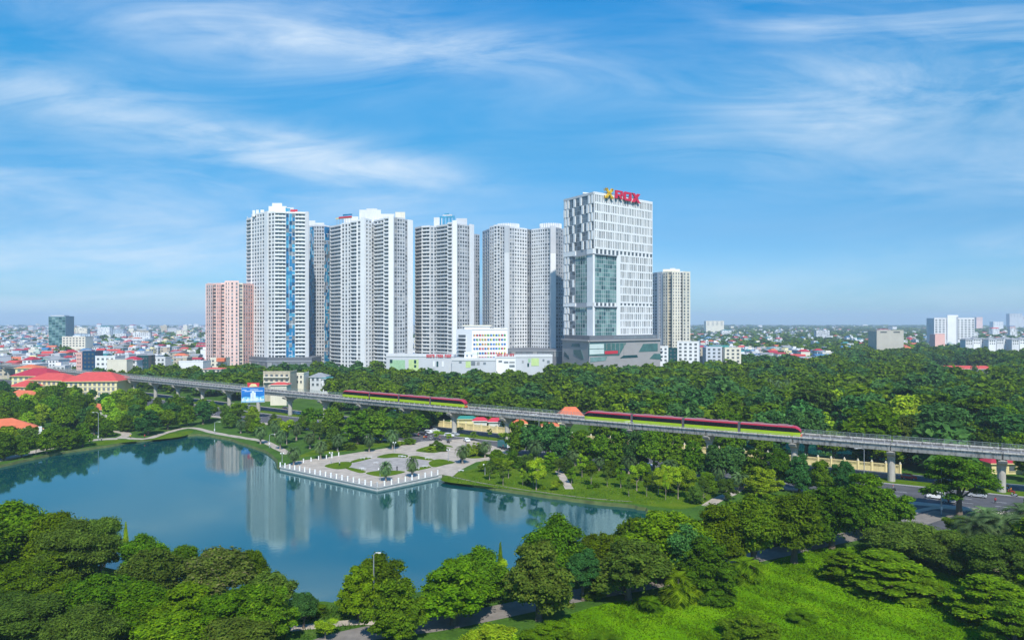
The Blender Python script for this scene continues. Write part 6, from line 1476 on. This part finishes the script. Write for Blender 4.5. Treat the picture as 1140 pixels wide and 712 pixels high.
while yv < 7000:
    gap = 15 + (yv - 640) * .016; half = yv * .78; x = -half
    while x < half:
        xx, yy = x + q.uniform(-.5, .5) * gap, yv + q.uniform(-.5, .5) * gap; px = PX((xx, yy)); lim = wood_lim(px)
        grove = math.sin(xx * .006 + 1.3) * math.sin(yy * .0035 + .4) + .35 * math.sin(xx * .021) * math.sin(yy * .017)
        pr = (.95 if grove > .42 else .22 if yy < 1350 else .6) if px > 770 else (.20 + .35 * (grove > .6)) if px < 280 else .3
        if yy > lim and q.random() < pr and free((xx, yy), .1) and not (330 < px < 740 and yy < 780):
            h = q.uniform(8, 14) * (1 + yy / 9000); put(q.choice(small), (xx, yy), h, h * (1.0 + yy / 5000), q.choice([0, 0, 2, 1]))
        x += gap
    yv += gap * .9
V = np.concatenate(VS); ob = bpy.data.objects.new('wood', quads('wood', V, mats, MI)); COL.objects.link(ob)
tag(ob, 'deep green mass of the wood and the groves fading into the town', 'wood', kind='stuff')
# rough grass of the near field and banks
g = np.random.default_rng(8)
def grass(poly_px, dens, h0, h1, name, label, m, seed):
    poly = [G(*p) for p in poly_px]; xs = [p.x for p in poly]; ys = [p.y for p in poly]; A = (max(xs) - min(xs)) * (max(ys) - min(ys)); n = int(A * dens)
    P = np.stack([g.uniform(min(xs), max(xs), n), g.uniform(min(ys), max(ys), n)], axis=1); ok = np.zeros(n, bool); xx, yy = P[:, 0], P[:, 1]; j = len(poly) - 1
    for i in range(len(poly)):
        xi, yi, xj, yj = poly[i].x, poly[i].y, poly[j].x, poly[j].y
        with np.errstate(divide='ignore', invalid='ignore'): ok ^= ((yi > yy) != (yj > yy)) & (xx < (xj - xi) * (yy - yi) / (yj - yi) + xi)
        j = i
    P = P[ok]
    cl = np.sin(P[:, 0] * .35) * np.sin(P[:, 1] * .31 + 1) + .6 * np.sin(P[:, 0] * .9 + P[:, 1] * .6); keep = g.random(len(P)) < .35 + .3 * np.clip(cl + .6, 0, 2); 
    for c, w in PATHS:
        for a in c: keep &= (P[:, 0] - a.x) ** 2 + (P[:, 1] - a.y) ** 2 > (w + .15) ** 2
    P = P[keep]; cl = cl[keep]; n = len(P)
    a = g.uniform(0, 6.28, n); h = g.uniform(h0, h1, n) * (1 + .35 * np.clip(cl, -1, 1.5)); w = g.uniform(.07, .16, n); t = np.stack([np.cos(a), np.sin(a), np.zeros(n)], 1); le = np.stack([g.normal(size=n) * .75 + .2, g.normal(size=n) * .75, np.full(n, .8)], 1)
    B = np.concatenate([P, np.zeros((n, 1))], 1); tip = B + le * h[:, None]
    V = np.stack([B - t * w[:, None], B + t * w[:, None], tip + t * w[:, None] * .25, tip - t * w[:, None] * .25], 1)
    ob = bpy.data.objects.new(name, quads(name, V, [m])); COL.objects.link(ob); tag(ob, label, 'grass', kind='stuff')
L_grass = leafmat('field_grass_blades', (0.08, 0.18, 0.002), (0.145, 0.29, 0.002), (0.25, 0.35, 0.006), .3, 0.0)
L_grass2 = leafmat('bank_grass_blades', (0.04, 0.10, 0.008), (0.09, 0.19, 0.015), (0.16, 0.22, 0.05), .3, 0.0)
grass([(560, 712), (480, 735), (700, 765), (1190, 765), (1200, 690), (1150, 640), (1060, 636), (980, 608), (900, 612), (840, 632), (760, 655), (660, 675)], 26, .14, .38, 'field_grass', 'long bright green grass covering the near field', L_grass, 1)
grass([(-30, 606), (60, 622), (120, 640), (180, 652), (250, 662), (310, 671), (390, 676), (450, 668), (500, 660), (560, 650), (620, 632), (650, 640), (560, 676), (487, 690), (430, 698), (380, 706), (340, 740), (100, 760), (-60, 760)], 12, .25, .7, 'bank_grass', 'rough grass between the trees of the near bank', L_grass2, 2)
grass([(490, 534), (540, 542), (600, 549), (650, 556), (705, 561), (740, 560), (790, 552), (760, 537), (690, 525), (620, 513), (580, 512), (540, 520)], 3.5, .2, .45, 'lawn_grass', 'short grass of the right shore lawn', L_grass2, 3)

# ------------------------------------------------------------------ vehicles, people, street furniture
M_carw = mat('white_car_paint', (.78, .78, .78), .25, .02, .2, spec=.5); M_cars = mat('silver_car_paint', (.45, .46, .48), .3, .03, .2, spec=.5); M_carb = mat('black_car_paint', (.03, .03, .035), .25, .05, .2, spec=.5); M_carr = mat('red_car_paint', (.45, .04, .04), .3, .05, .2, spec=.5); M_cart = mat('dark_teal_truck_paint', (.04, .14, .15), .4, .1, .4)
M_tail = mat('tail_lamp_red', (.5, .02, .02), .3)
def car_proto(name, paint, L=4.5, Wd=1.8, Hh=1.5, kind='suv'):
    o = root(name, (0, 0, 0)); n = 8
    prof = dict(suv=[(-.5, .35), (-.5, .95), (-.46, 1.05), (-.40, 1.62), (.10, 1.62), (.25, 1.08), (.46, .92), (.5, .75), (.5, .35)], van=[(-.5, .35), (-.5, 1.1), (-.49, 1.95), (.20, 2.0), (.36, 1.25), (.48, 1.05), (.5, .8), (.5, .35)], sedan=[(-.5, .35), (-.5, .85), (-.33, .95), (-.22, 1.42), (.10, 1.42), (.27, .95), (.47, .82), (.5, .65), (.5, .35)])[kind]
    mb = MB(); top = max(z for _, z in prof)
    secs = []
    for y, ns in ((-Wd / 2, .0), (-Wd / 2 + .12, .06), (Wd / 2 - .12, .06), (Wd / 2, 0)): secs.append([(x * L, y * (1 if z < 1.1 else .86), z + ns * (z > 1)) for x, z in prof])
    mb.loft(secs, paint); mb.build('body', o)
    zb, zt = (1.05, top - .08); 
    for sg in (1, -1):
        mb = MB(); a = {'suv': [(-.38, 1.56), (.06, 1.56), (.20, 1.08), (-.43, 1.08)], 'van': [(-.46, 1.85), (.17, 1.88), (.31, 1.25), (-.47, 1.25)], 'sedan': [(-.22, 1.36), (.08, 1.36), (.23, .98), (-.30, .98)]}[kind]
        y0, y1 = sg * Wd / 2 * .84, sg * (Wd / 2 + .012); mb.hexa([(x * L, y0 * .98, z) for x, z in a] + [(x * L, sg * (Wd / 2 * (.87 if z > 1.2 else 1.0) + .015), z) for x, z in a], G_dark); mb.build('side_window', o)
    fx = {'suv': ((.115, 1.56), (.245, 1.10)), 'van': ((.22, 1.88), (.355, 1.28)), 'sedan': ((.12, 1.36), (.262, .98))}[kind]
    mb = MB(); mb.hexa([((x + e) * L, y, z) for e in (0, .012) for (x, z), y in ((fx[0], -.68), (fx[0], .68), (fx[1], .76), (fx[1], -.76))], G_dark); mb.build('windscreen', o)
    for x in (-.31, .31):
        for sg in (1, -1):
            mb = MB(); mb.tube([(x * L, sg * (Wd / 2 - .22), .33), (x * L, sg * (Wd / 2 + .02), .33)], .33, M_black, 14); w = mb.build('wheel', o)
            mb = MB(); mb.tube([(x * L, sg * (Wd / 2 + .021), .33), (x * L, sg * (Wd / 2 + .035), .33)], .19, M_steel, 10); mb.build('rim', w)
    for sg in (1, -1):
        mb = MB(); mb.box(.485 * L, sg * .62 - .16, .66, .507 * L, sg * .62 + .16, .82, T_lamp); mb.build('headlight', o)
        mb = MB(); mb.box(-.507 * L, sg * .66 - .12, .7, -.49 * L, sg * .66 + .12, .95, M_tail); mb.build('tail_light', o)
    return o
PCAR = {}
def car(kind, paint, pname, px, py, rz, place, cat='car', L=4.5, Wd=1.8):
    k = (kind, pname); c = G(px, py); nm = {'suv': 'parked_car', 'sedan': 'parked_car', 'van': 'van'}[kind]
    if k not in PCAR: o = PCAR[k] = car_proto(nm, paint, L, Wd, 1.5, kind); o.location = c + Vector((0, 0, .014)); o.rotation_euler = (0, 0, rz)
    else: o = dup(PCAR[k], c + Vector((0, 0, .014)), rz)
    bulk(o, f'{pname} {"van" if kind == "van" else "high car" if kind == "suv" else "low car"}', place, px, cat, 'cars on the road and car park')
dirv = VP(S_of_px(600) + 1) - VP(S_of_px(600)); AR = math.atan2(dirv.y, dirv.x)
for k, p, pn, px, py, rz, place in (
    ('suv', M_carw, 'white', 478, 482.5, AR + .2, 'in the car park under the dark trees'), ('sedan', M_carw, 'white', 485, 480, AR + .3, 'in the car park under the dark trees'), ('suv', M_carw, 'white', 500, 486, AR, 'in the middle of the car park'), ('sedan', M_cars, 'silver', 506, 484.5, AR, 'in the middle of the car park'),
    ('sedan', M_carw, 'white', 519.5, 491, AR - .6, 'beside the median saplings'), ('suv', M_carb, 'black', 472, 484, AR, 'at the left of the car park'), ('van', M_carw, 'white', 1042, 554.5, AR + math.pi, 'on the road left of the spreading tree'), ('suv', M_cars, 'silver', 1058, 559.5, AR, 'on the road below the white van'),
    ('sedan', M_carb, 'black', 552, 476, AR, 'under the viaduct by the red awnings'), ('suv', M_carb, 'black', 958, 534, AR, 'on the far lane by the pond wall'), ('sedan', M_carw, 'white', 652, 511, AR, 'under the street trees'), ('suv', M_carr, 'red', 1012, 533, AR, 'on the far lane behind the spreading tree'), ('sedan', M_cars, 'silver', 1088, 553, AR, 'behind the right palms'),
    ('sedan', M_carw, 'white', 330, 461, AR, 'under the viaduct right of the billboard'), ('suv', M_carw, 'white', 342, 464, AR, 'under the viaduct right of the billboard'), ('sedan', M_carb, 'black', 318, 455, AR, 'under the viaduct right of the billboard'), ('sedan', M_carw, 'white', 338, 470, AR, 'by the garden right of the billboard'), ('suv', M_cars, 'silver', 204, 448, AR, 'on the road left of the billboard'), ('sedan', M_carr, 'red', 222, 452, AR, 'on the road left of the billboard'), ('sedan', M_carw, 'white', 232, 450, AR, 'on the road left of the billboard'), ('sedan', M_carb, 'black', 212, 446, AR, 'on the road left of the billboard'),
    ('sedan', M_carw, 'white', 720, 519, AR, 'under the street trees'), ('suv', M_carb, 'black', 780, 526, AR, 'under the street trees')):
    car(k, p, pn, px, py, rz, place)
# teal truck by the street trees
o = root('truck', (0, 0, 0), 'dark teal box truck half under the street trees', 'truck'); mb = MB(); mb.loft([[(-3.2, y, .8), (-3.2, y, 3.0), (1.3, y, 3.0), (1.3, y, .8)] for y in (-1.1, 1.1)], M_cart); mb.build('cargo_box', o)
mb = MB(); mb.loft([[(1.4, y, .6), (1.4, y, 2.4), (2.5, y, 2.4), (3.1, y, 1.5), (3.2, y, .6)] for y in (-1.05, 1.05)], M_carw); cb_ = mb.build('cab', o)
mb = MB(); mb.hexa([(2.55, -.9, 2.3), (2.55, .9, 2.3), (3.08, .9, 1.55), (3.08, -.9, 1.55), (2.6, -.9, 2.33), (2.6, .9, 2.33), (3.13, .9, 1.58), (3.13, -.9, 1.58)], G_dark); mb.build('windscreen', cb_)
for x in (-2.0, 2.2):
    for sg in (1, -1): mb = MB(); mb.tube([(x, sg * .8, .42), (x, sg * 1.08, .42)], .42, M_black, 12); mb.build('wheel', o)
o.location = G(563, 499) + Vector((0, 0, .014)); o.rotation_euler = (0, 0, AR)
# scooters with riders, walkers
def human(name, joints, rad, cloth, skin, helmet=None):
    me = bpy.data.meshes.new(name); me.from_pydata([j for j in joints[0]], joints[1], []); ob = bpy.data.objects.new(name, me); COL.objects.link(ob)
    md = ob.modifiers.new('skin', 'SKIN'); sv = me.skin_vertices[0].data
    for i, r_ in enumerate(rad): sv[i].radius = (r_, r_)
    sv[0].use_root = True; ob.modifiers.new('sub', 'SUBSURF').levels = 1
    dg = bpy.context.evaluated_depsgraph_get(); m2 = bpy.data.meshes.new_from_object(ob.evaluated_get(dg)); bpy.data.objects.remove(ob)
    m2.materials.clear(); m2.name = name
    for m in (cloth[0], cloth[1], skin): m2.materials.append(m)
    for p in m2.polygons:
        c = p.center; p.material_index = 2 if c.z > joints[2] else (1 if c.z < joints[3] else 0); p.use_smooth = True
    return m2
M_skin = mat('skin', (.42, .25, .17), .6); CL = [mat('dark_jacket', (.03, .035, .05), .8), mat('blue_shirt', (.05, .12, .3), .8), mat('white_shirt', (.6, .6, .58), .8), mat('red_shirt', (.4, .04, .05), .8), mat('orange_vest', (.7, .25, .03), .8), mat('yellow_vest', (.65, .6, .05), .8), mat('grey_shirt', (.25, .25, .26), .8)]
CLN = ['dark jacket', 'blue shirt', 'white shirt', 'red shirt', 'orange vest', 'yellow vest', 'grey shirt']; M_trs = mat('dark_trousers', (.03, .03, .04), .85); HEL = [mat('white_helmet', (.7, .7, .7), .3), mat('red_helmet', (.5, .03, .03), .3), mat('black_helmet', (.03, .03, .03), .3)]
ST = ([(0, 0, .95), (0, 0, 1.2), (0, 0, 1.42), (.02, 0, 1.53), (.03, 0, 1.64), (0, .2, 1.4), (.06, .25, 1.12), (.16, .24, .88), (0, -.2, 1.4), (-.08, -.25, 1.12), (-.02, -.25, .86), (.1, .1, .5), (.06, .11, .08), (.2, .11, .04), (-.08, -.1, .5), (-.22, -.11, .1), (-.1, -.11, .04)], [(0, 1), (1, 2), (2, 3), (3, 4), (2, 5), (5, 6), (6, 7), (2, 8), (8, 9), (9, 10), (0, 11), (11, 12), (12, 13), (0, 14), (14, 15), (15, 16)], 1.5, .9)
STR = [.15, .14, .13, .06, .11, .06, .05, .04, .06, .05, .04, .085, .055, .05, .085, .055, .05]
SIT = ([(-.25, 0, .86), (-.22, 0, 1.1), (-.15, 0, 1.32), (-.12, 0, 1.42), (-.1, 0, 1.53), (-.12, .2, 1.3), (.05, .27, 1.1), (.32, .26, 1.02), (-.12, -.2, 1.3), (.05, -.27, 1.1), (.32, -.26, 1.02), (.15, .17, .82), (.12, .17, .42), (.26, .17, .36), (.15, -.17, .82), (.12, -.17, .42), (.26, -.17, .36)], ST[1], 1.4, .84)
PM = [human('person', ST, STR, (c, M_trs), M_skin) for c in CL]; PS = [human('person', SIT, STR, (c, M_trs), M_skin) for c in CL]
def helmet(me_mat, c):
    mb = MB(); mb.lathe(c, [(.14, -.02), (.155, .06), (.13, .15), (.06, .20), (.0, .21)], me_mat, 10); return mb.mesh('helmet', smooth=True)
HM = [helmet(m, (-.1, 0, 1.50)) for m in HEL]
def hair_mesh():
    mb = MB(); mb.lathe((.02, 0, 1.65), [(.115, -.04), (.125, .04), (.09, .11), (0, .14)], M_black, 10); return mb.mesh('hair', smooth=True)
HAIR = hair_mesh()
def person(meshes, i, loc, rz, label, hm=None):
    o = bpy.data.objects.new('person', meshes[i]); COL.objects.link(o); o.location = loc; o.rotation_euler = (0, 0, rz); ORI[o] = Vector(loc)
    c = bpy.data.objects.new('helmet' if hm is not None else 'hair', HM[hm] if hm is not None else HAIR); COL.objects.link(c); c.parent = o
    return o
def scooter_proto(paint):
    o = root('motor_scooter', (0, 0, 0))
    for x in (-.62, .62):
        mb = MB(); mb.tube([(x, -.05, .27), (x, .05, .27)], .27, M_black, 12); mb.build('wheel', o)
    mb = MB(); mb.loft([[(-.75, y, .5), (-.7, y, .75), (-.1, y, .72), (.05, y, .35), (.35, y, .33), (.45, y, .9), (.55, y, .92), (.58, y, .3), (.1, y, .22), (-.5, y, .3)] for y in (-.15, .15)], paint); mb.build('body', o)
    mb = MB(); mb.box(-.72, -.14, .752, -.05, .14, .84, M_black); mb.build('seat', o)
    mb = MB(); mb.tube([(.42, -.34, 1.02), (.5, -.1, 1.0), (.5, .1, 1.0), (.42, .34, 1.02)], .022, M_black, 6); mb.tube([(.6, 0, .3), (.5, 0, .99)], .035, M_steel, 6); mb.build('handlebar', o)
    mb = MB(); mb.lathe((.56, 0, .8), [(.0, 0), (.08, .02), (.08, .12), (0, .14)], T_lamp, 8); mb.build('headlight', o)
    return o
SCP = [('black', M_carb), ('red', M_carr), ('silver', M_cars)]; SPR = {}
q = random.Random(77)
SPOTS = [(503, 476), (512, 475.5), (533, 479), (490, 490.5), (499, 493), (474, 487), (466, 486), (519, 497), (480, 489), (569, 486), (448, 480), (560, 500), (585, 492), (976, 541), (1041, 540), (1125, 548), (1129, 552), (1122, 544), (994, 546), (208, 452), (216, 455), (226, 447), (236, 456), (203, 457), (238, 462), (365, 466), (378, 462), (354, 472), (348, 459), (322, 462), (700, 512), (840, 526), (856, 530)]
def spot_place(px): return 'on the road left of the billboard' if px < 262 else 'on the road right of the billboard' if px < 430 else 'in the car park' if px < 525 else 'by the saplings and teal truck' if px < 600 else 'below the right train' if px < 900 else 'on the lanes left of rightmost pier' if px < 1060 else 'by the rightmost pier'
for i, (px, py) in enumerate(SPOTS):
    pn, pm = SCP[q.randrange(3)]; c = G(px, py) + Vector((0, 0, .014)); rz = AR + q.choice((0, math.pi)) + q.uniform(-.25, .25)
    if pn not in SPR: o = SPR[pn] = scooter_proto(pm); o.location = c; o.rotation_euler = (0, 0, rz)
    else: o = dup(SPR[pn], c, rz)
    bulk(o, f'{pn} motor scooter', spot_place(px), px, 'scooter', 'scooters on the road'); j = q.randrange(7); hm = q.randrange(3)
    r_ = person(PS, j, c, rz, '', hm); bulk(r_, f'seated rider in {CLN[j]} and {["white", "red", "black"][hm]} helmet', spot_place(px), px, 'person', 'scooter riders')
for px, py, j, place in ((145, 487.5, 5, 'walking on the lakeside path'), (161, 487.5, 3, 'on the far shore path'), (442, 524, 0, 'standing on the plaza'), (472, 489, 4, 'walking at the car park'), (459, 531, 0, 'beside the right plaza palm'), (513, 515, 1, 'by the palm beside the shrub bed'), (1062, 560, 4, 'crossing the road below the silver car'), (1056, 561, 3, 'crossing the road below the silver car'), (492, 470, 3, 'at the viaduct pier left of the stalls'), (1108, 560, 3, 'at the road by the right palms'), (378, 518, 2, 'walking on the plaza edge'), (113, 491, 6, 'walking on the lakeside path')):
    o = person(PM, j, G(px, py) + Vector((0, 0, .025)), q.uniform(0, 6), ''); bulk(o, f'person in {CLN[j]} and dark trousers', place, px, 'person', 'people on foot')
# plaza railing with white posts
def railing(label, A, B, n, skip=0):
    o = root('plaza_railing', Vector((*((A + B) / 2), 0)), label, 'railing'); d = (B - A).normalized(); nn = Vector((d.y, -d.x))
    mb = MB(); fr, L = frame(A, B); mb.fbox(fr, 0, L, -.35, .35, .0, .30, M_kerb); mb.build('kerb', o)
    for i in range(n + 1):
        c = A + (B - A) * i / n; mb = MB(); mb.lathe((c.x, c.y, .3), [(.26, 0), (.26, .12), (.2, .16), (.2, 1.25), (.28, 1.3), (.28, 1.42), (.08, 1.5)], M_white2, 8); mb.build('post', o)
    for i in range(n):
        a, b = A + (B - A) * (i + .1) / n, A + (B - A) * (i + .9) / n; mb = MB()
        for z in (.5, .8, 1.1): mb.tube([(a.x, a.y, z), (b.x, b.y, z)], .04, M_mgrey, 5)
        for k in range(5): c = a + (b - a) * (k + .5) / 5; mb.tube([(c.x, c.y, .5), (c.x, c.y, 1.1)], .025, M_mgrey, 4)
        mb.build('rail_panel', o)
railing('white-posted railing along the left edge of the plaza over the water', PL_A, PL_B, 18); railing('short white-posted railing on the right edge of the plaza over the water', PL_B, PL_B + (PL_C - PL_B) * .93, 9)
def back_posts(pxs):
    for i, p in enumerate(pxs):
        c = G(*p); mb = MB(); mb.lathe((c.x, c.y, .0), [(.2, 0), (.2, 1.2), (.26, 1.25), (.26, 1.38), (.06, 1.46)], M_white2, 8); o = mb.build('bollard'); bulk(o, 'white concrete bollard', 'along the back of the plaza', p[0], 'bollard', 'bollards behind the plaza')
back_posts(zr((166, 240), (203, 234), (240, 226), (278, 221), (305, 216), (338, 208)))
# lamp posts
def lamp(px, yb, yt, look, place, arm=2.0, globe=False, r0=.11):
    p = G(px, yb); h = (yb - yt) * p.y / F; o = root('street_lamp', p); m = M_mgrey if globe else M_steel; mb = MB()
    mb.tube([(p.x, p.y, 0), (p.x, p.y, h * .5), (p.x, p.y, h)], [r0 * 1.5, r0 * 1.1, r0 * .8], m, 8); mb.build('pole', o)
    if globe:
        for dx in (-.45, .45):
            mb = MB(); mb.tube([(p.x, p.y, h - .5), (p.x + dx, p.y, h - .2)], .04, m, 5); mb.build('arm', o); mb = MB(); mb.lathe((p.x + dx, p.y, h - .2), [(.05, 0), (.22, .12), (.26, .28), (.16, .46), (0, .52)], M_white2, 10); mb.build('lamp_globe', o)
    else:
        mb = MB(); mb.tube([(p.x, p.y, h), (p.x + arm * .4, p.y, h + .35), (p.x + arm, p.y, h + .3)], r0 * .55, m, 6); mb.build('arm', o)
        mb = MB(); mb.loft([[(p.x + arm * .9, p.y + w, h + .22), (p.x + arm * .9, p.y + w, h + .40), (p.x + arm * 1.35, p.y + w * .8, h + .36), (p.x + arm * 1.35, p.y + w * .8, h + .26)] for w in (-.16, .16)], M_offw); mb.build('lamp_head', o)
        mb = MB(); mb.box(p.x - .22, p.y - .2, 1.2, p.x + .22, p.y - .05, 2.0, M_offw); mb.build('meter_box', o)
    bulk(o, look, place, px, 'lamp', 'street lamps'); return o
lamp(416, 690, 617, 'tall steel street lamp', 'rising through the tree on the near bank', 0.9, r0=.11); lamp(109.5, 490, 459.5, 'tall steel street lamp', 'on the lakeside path by the school', -2.0); lamp(239, 482, 470, 'grey street lamp', 'on the far shore path'); lamp(300, 498, 484, 'grey street lamp', 'in the garden left of the plaza')
for p in ((300, 245, 192), (610, 190, 142), (540, 330, 272), (873, 232, 178), (62, 240, 195), (1052, 300, 250)):
    x, y = zr((p[0], p[1]))[0]; lamp(x, y, zr((p[0], p[2]))[0][1], 'dark twin-globe plaza lamp', 'on the plaza', globe=True, r0=.07)
for px, yb, yt in ((705, 520, 470), (962, 545, 500), (1048, 572, 520), (600, 505, 462)): lamp(px, yb, yt, 'slim steel road lamp', 'along the near road edge', -2.2)
# plaza benches: low white seats round the lawns
for x, y in zr((455, 222), (490, 218), (640, 212), (655, 214), (450, 272), (460, 276), (520, 246), (770, 222), (760, 262), (720, 272), (936, 283)):
    p = G(x, y); o = root('stone_bench', p + Vector((0, 0, .03))); mb = MB(); mb.box(p.x - .9, p.y - .22, .42, p.x + .9, p.y + .22, .55, M_offw); mb.build('seat', o)
    for dx in (-.6, .6): mb = MB(); mb.box(p.x + dx - .12, p.y - .18, .03, p.x + dx + .12, p.y + .18, .417, M_kerb); mb.build('leg', o)
    bulk(o, 'small pale stone bench', 'around the plaza centre', x, 'bench', 'benches on the plaza')
# red flags and awnings under the left train
for px, py, w, look in ((442, 476, 3.2, 'left red sunshade'), (447, 478, 3.0, 'right red sunshade'), (437, 462, 2.6, 'blue sunshade')):
    p = G(px, py); o = root('sunshade', p, look + ' standing at the roadside under the left train', 'sunshade'); mb = MB(); mb.tube([(p.x, p.y, 0), (p.x, p.y, 3.2)], .05, M_steel, 6); mb.build('pole', o)
    mb = MB(); mb.lathe((p.x, p.y, 2.7), [(w * .75, 0), (w * .74, .06), (w * .4, .45), (.02, .8)], M_blues if 'blue' in look else M_awn, 8); mb.build('canopy', o)
p = G(910, 512); o = root('flag', p, 'small red flag on a pole in front of the pond wall', 'flag'); mb = MB(); mb.tube([(p.x, p.y, 0), (p.x, p.y, 5.2)], .05, M_steel, 6); mb.build('pole', o)
mb = MB(); mb.loft([[(p.x + .05 + t * 1.7, p.y + .12 * math.sin(t * 6) + e, z) for e, z in ((0, 4.0), (.02, 4.0), (.02, 5.1), (0, 5.1))] for t in (0, .25, .5, .75, 1)], M_red); mb.build('flag_cloth', o)

# ------------------------------------------------------------------ haze
mb = MB(); mb.box(-14500, -300, -2.5, 14500, 13600, 176, M_black); hz = mb.build('haze', origin=(0, 0, 0)); hz['kind'] = 'stuff'
hz.data.materials.clear(); hm = bpy.data.materials.new('pale_haze'); hm.use_nodes = True; t = hm.node_tree; t.nodes.clear()
pv = t.nodes.new('ShaderNodeVolumePrincipled'); pv.inputs['Color'].default_value = (.66, .82, 1.0, 1); pv.inputs['Density'].default_value = 0.00013; pv.inputs['Anisotropy'].default_value = 0.0
mo = t.nodes.new('ShaderNodeOutputMaterial'); t.links.new(pv.outputs[0], mo.inputs['Volume']); hz.data.materials.append(hm)
finish_labels()
for o in bpy.data.objects:
    if 'label' in o and len(o['label'].split()) > 16: open('/tmp/long.txt', 'a').write(o['label'] + '\n')
print('OBJECTS', len(bpy.data.objects), 'faces', sum(len(m.polygons) for m in bpy.data.meshes))
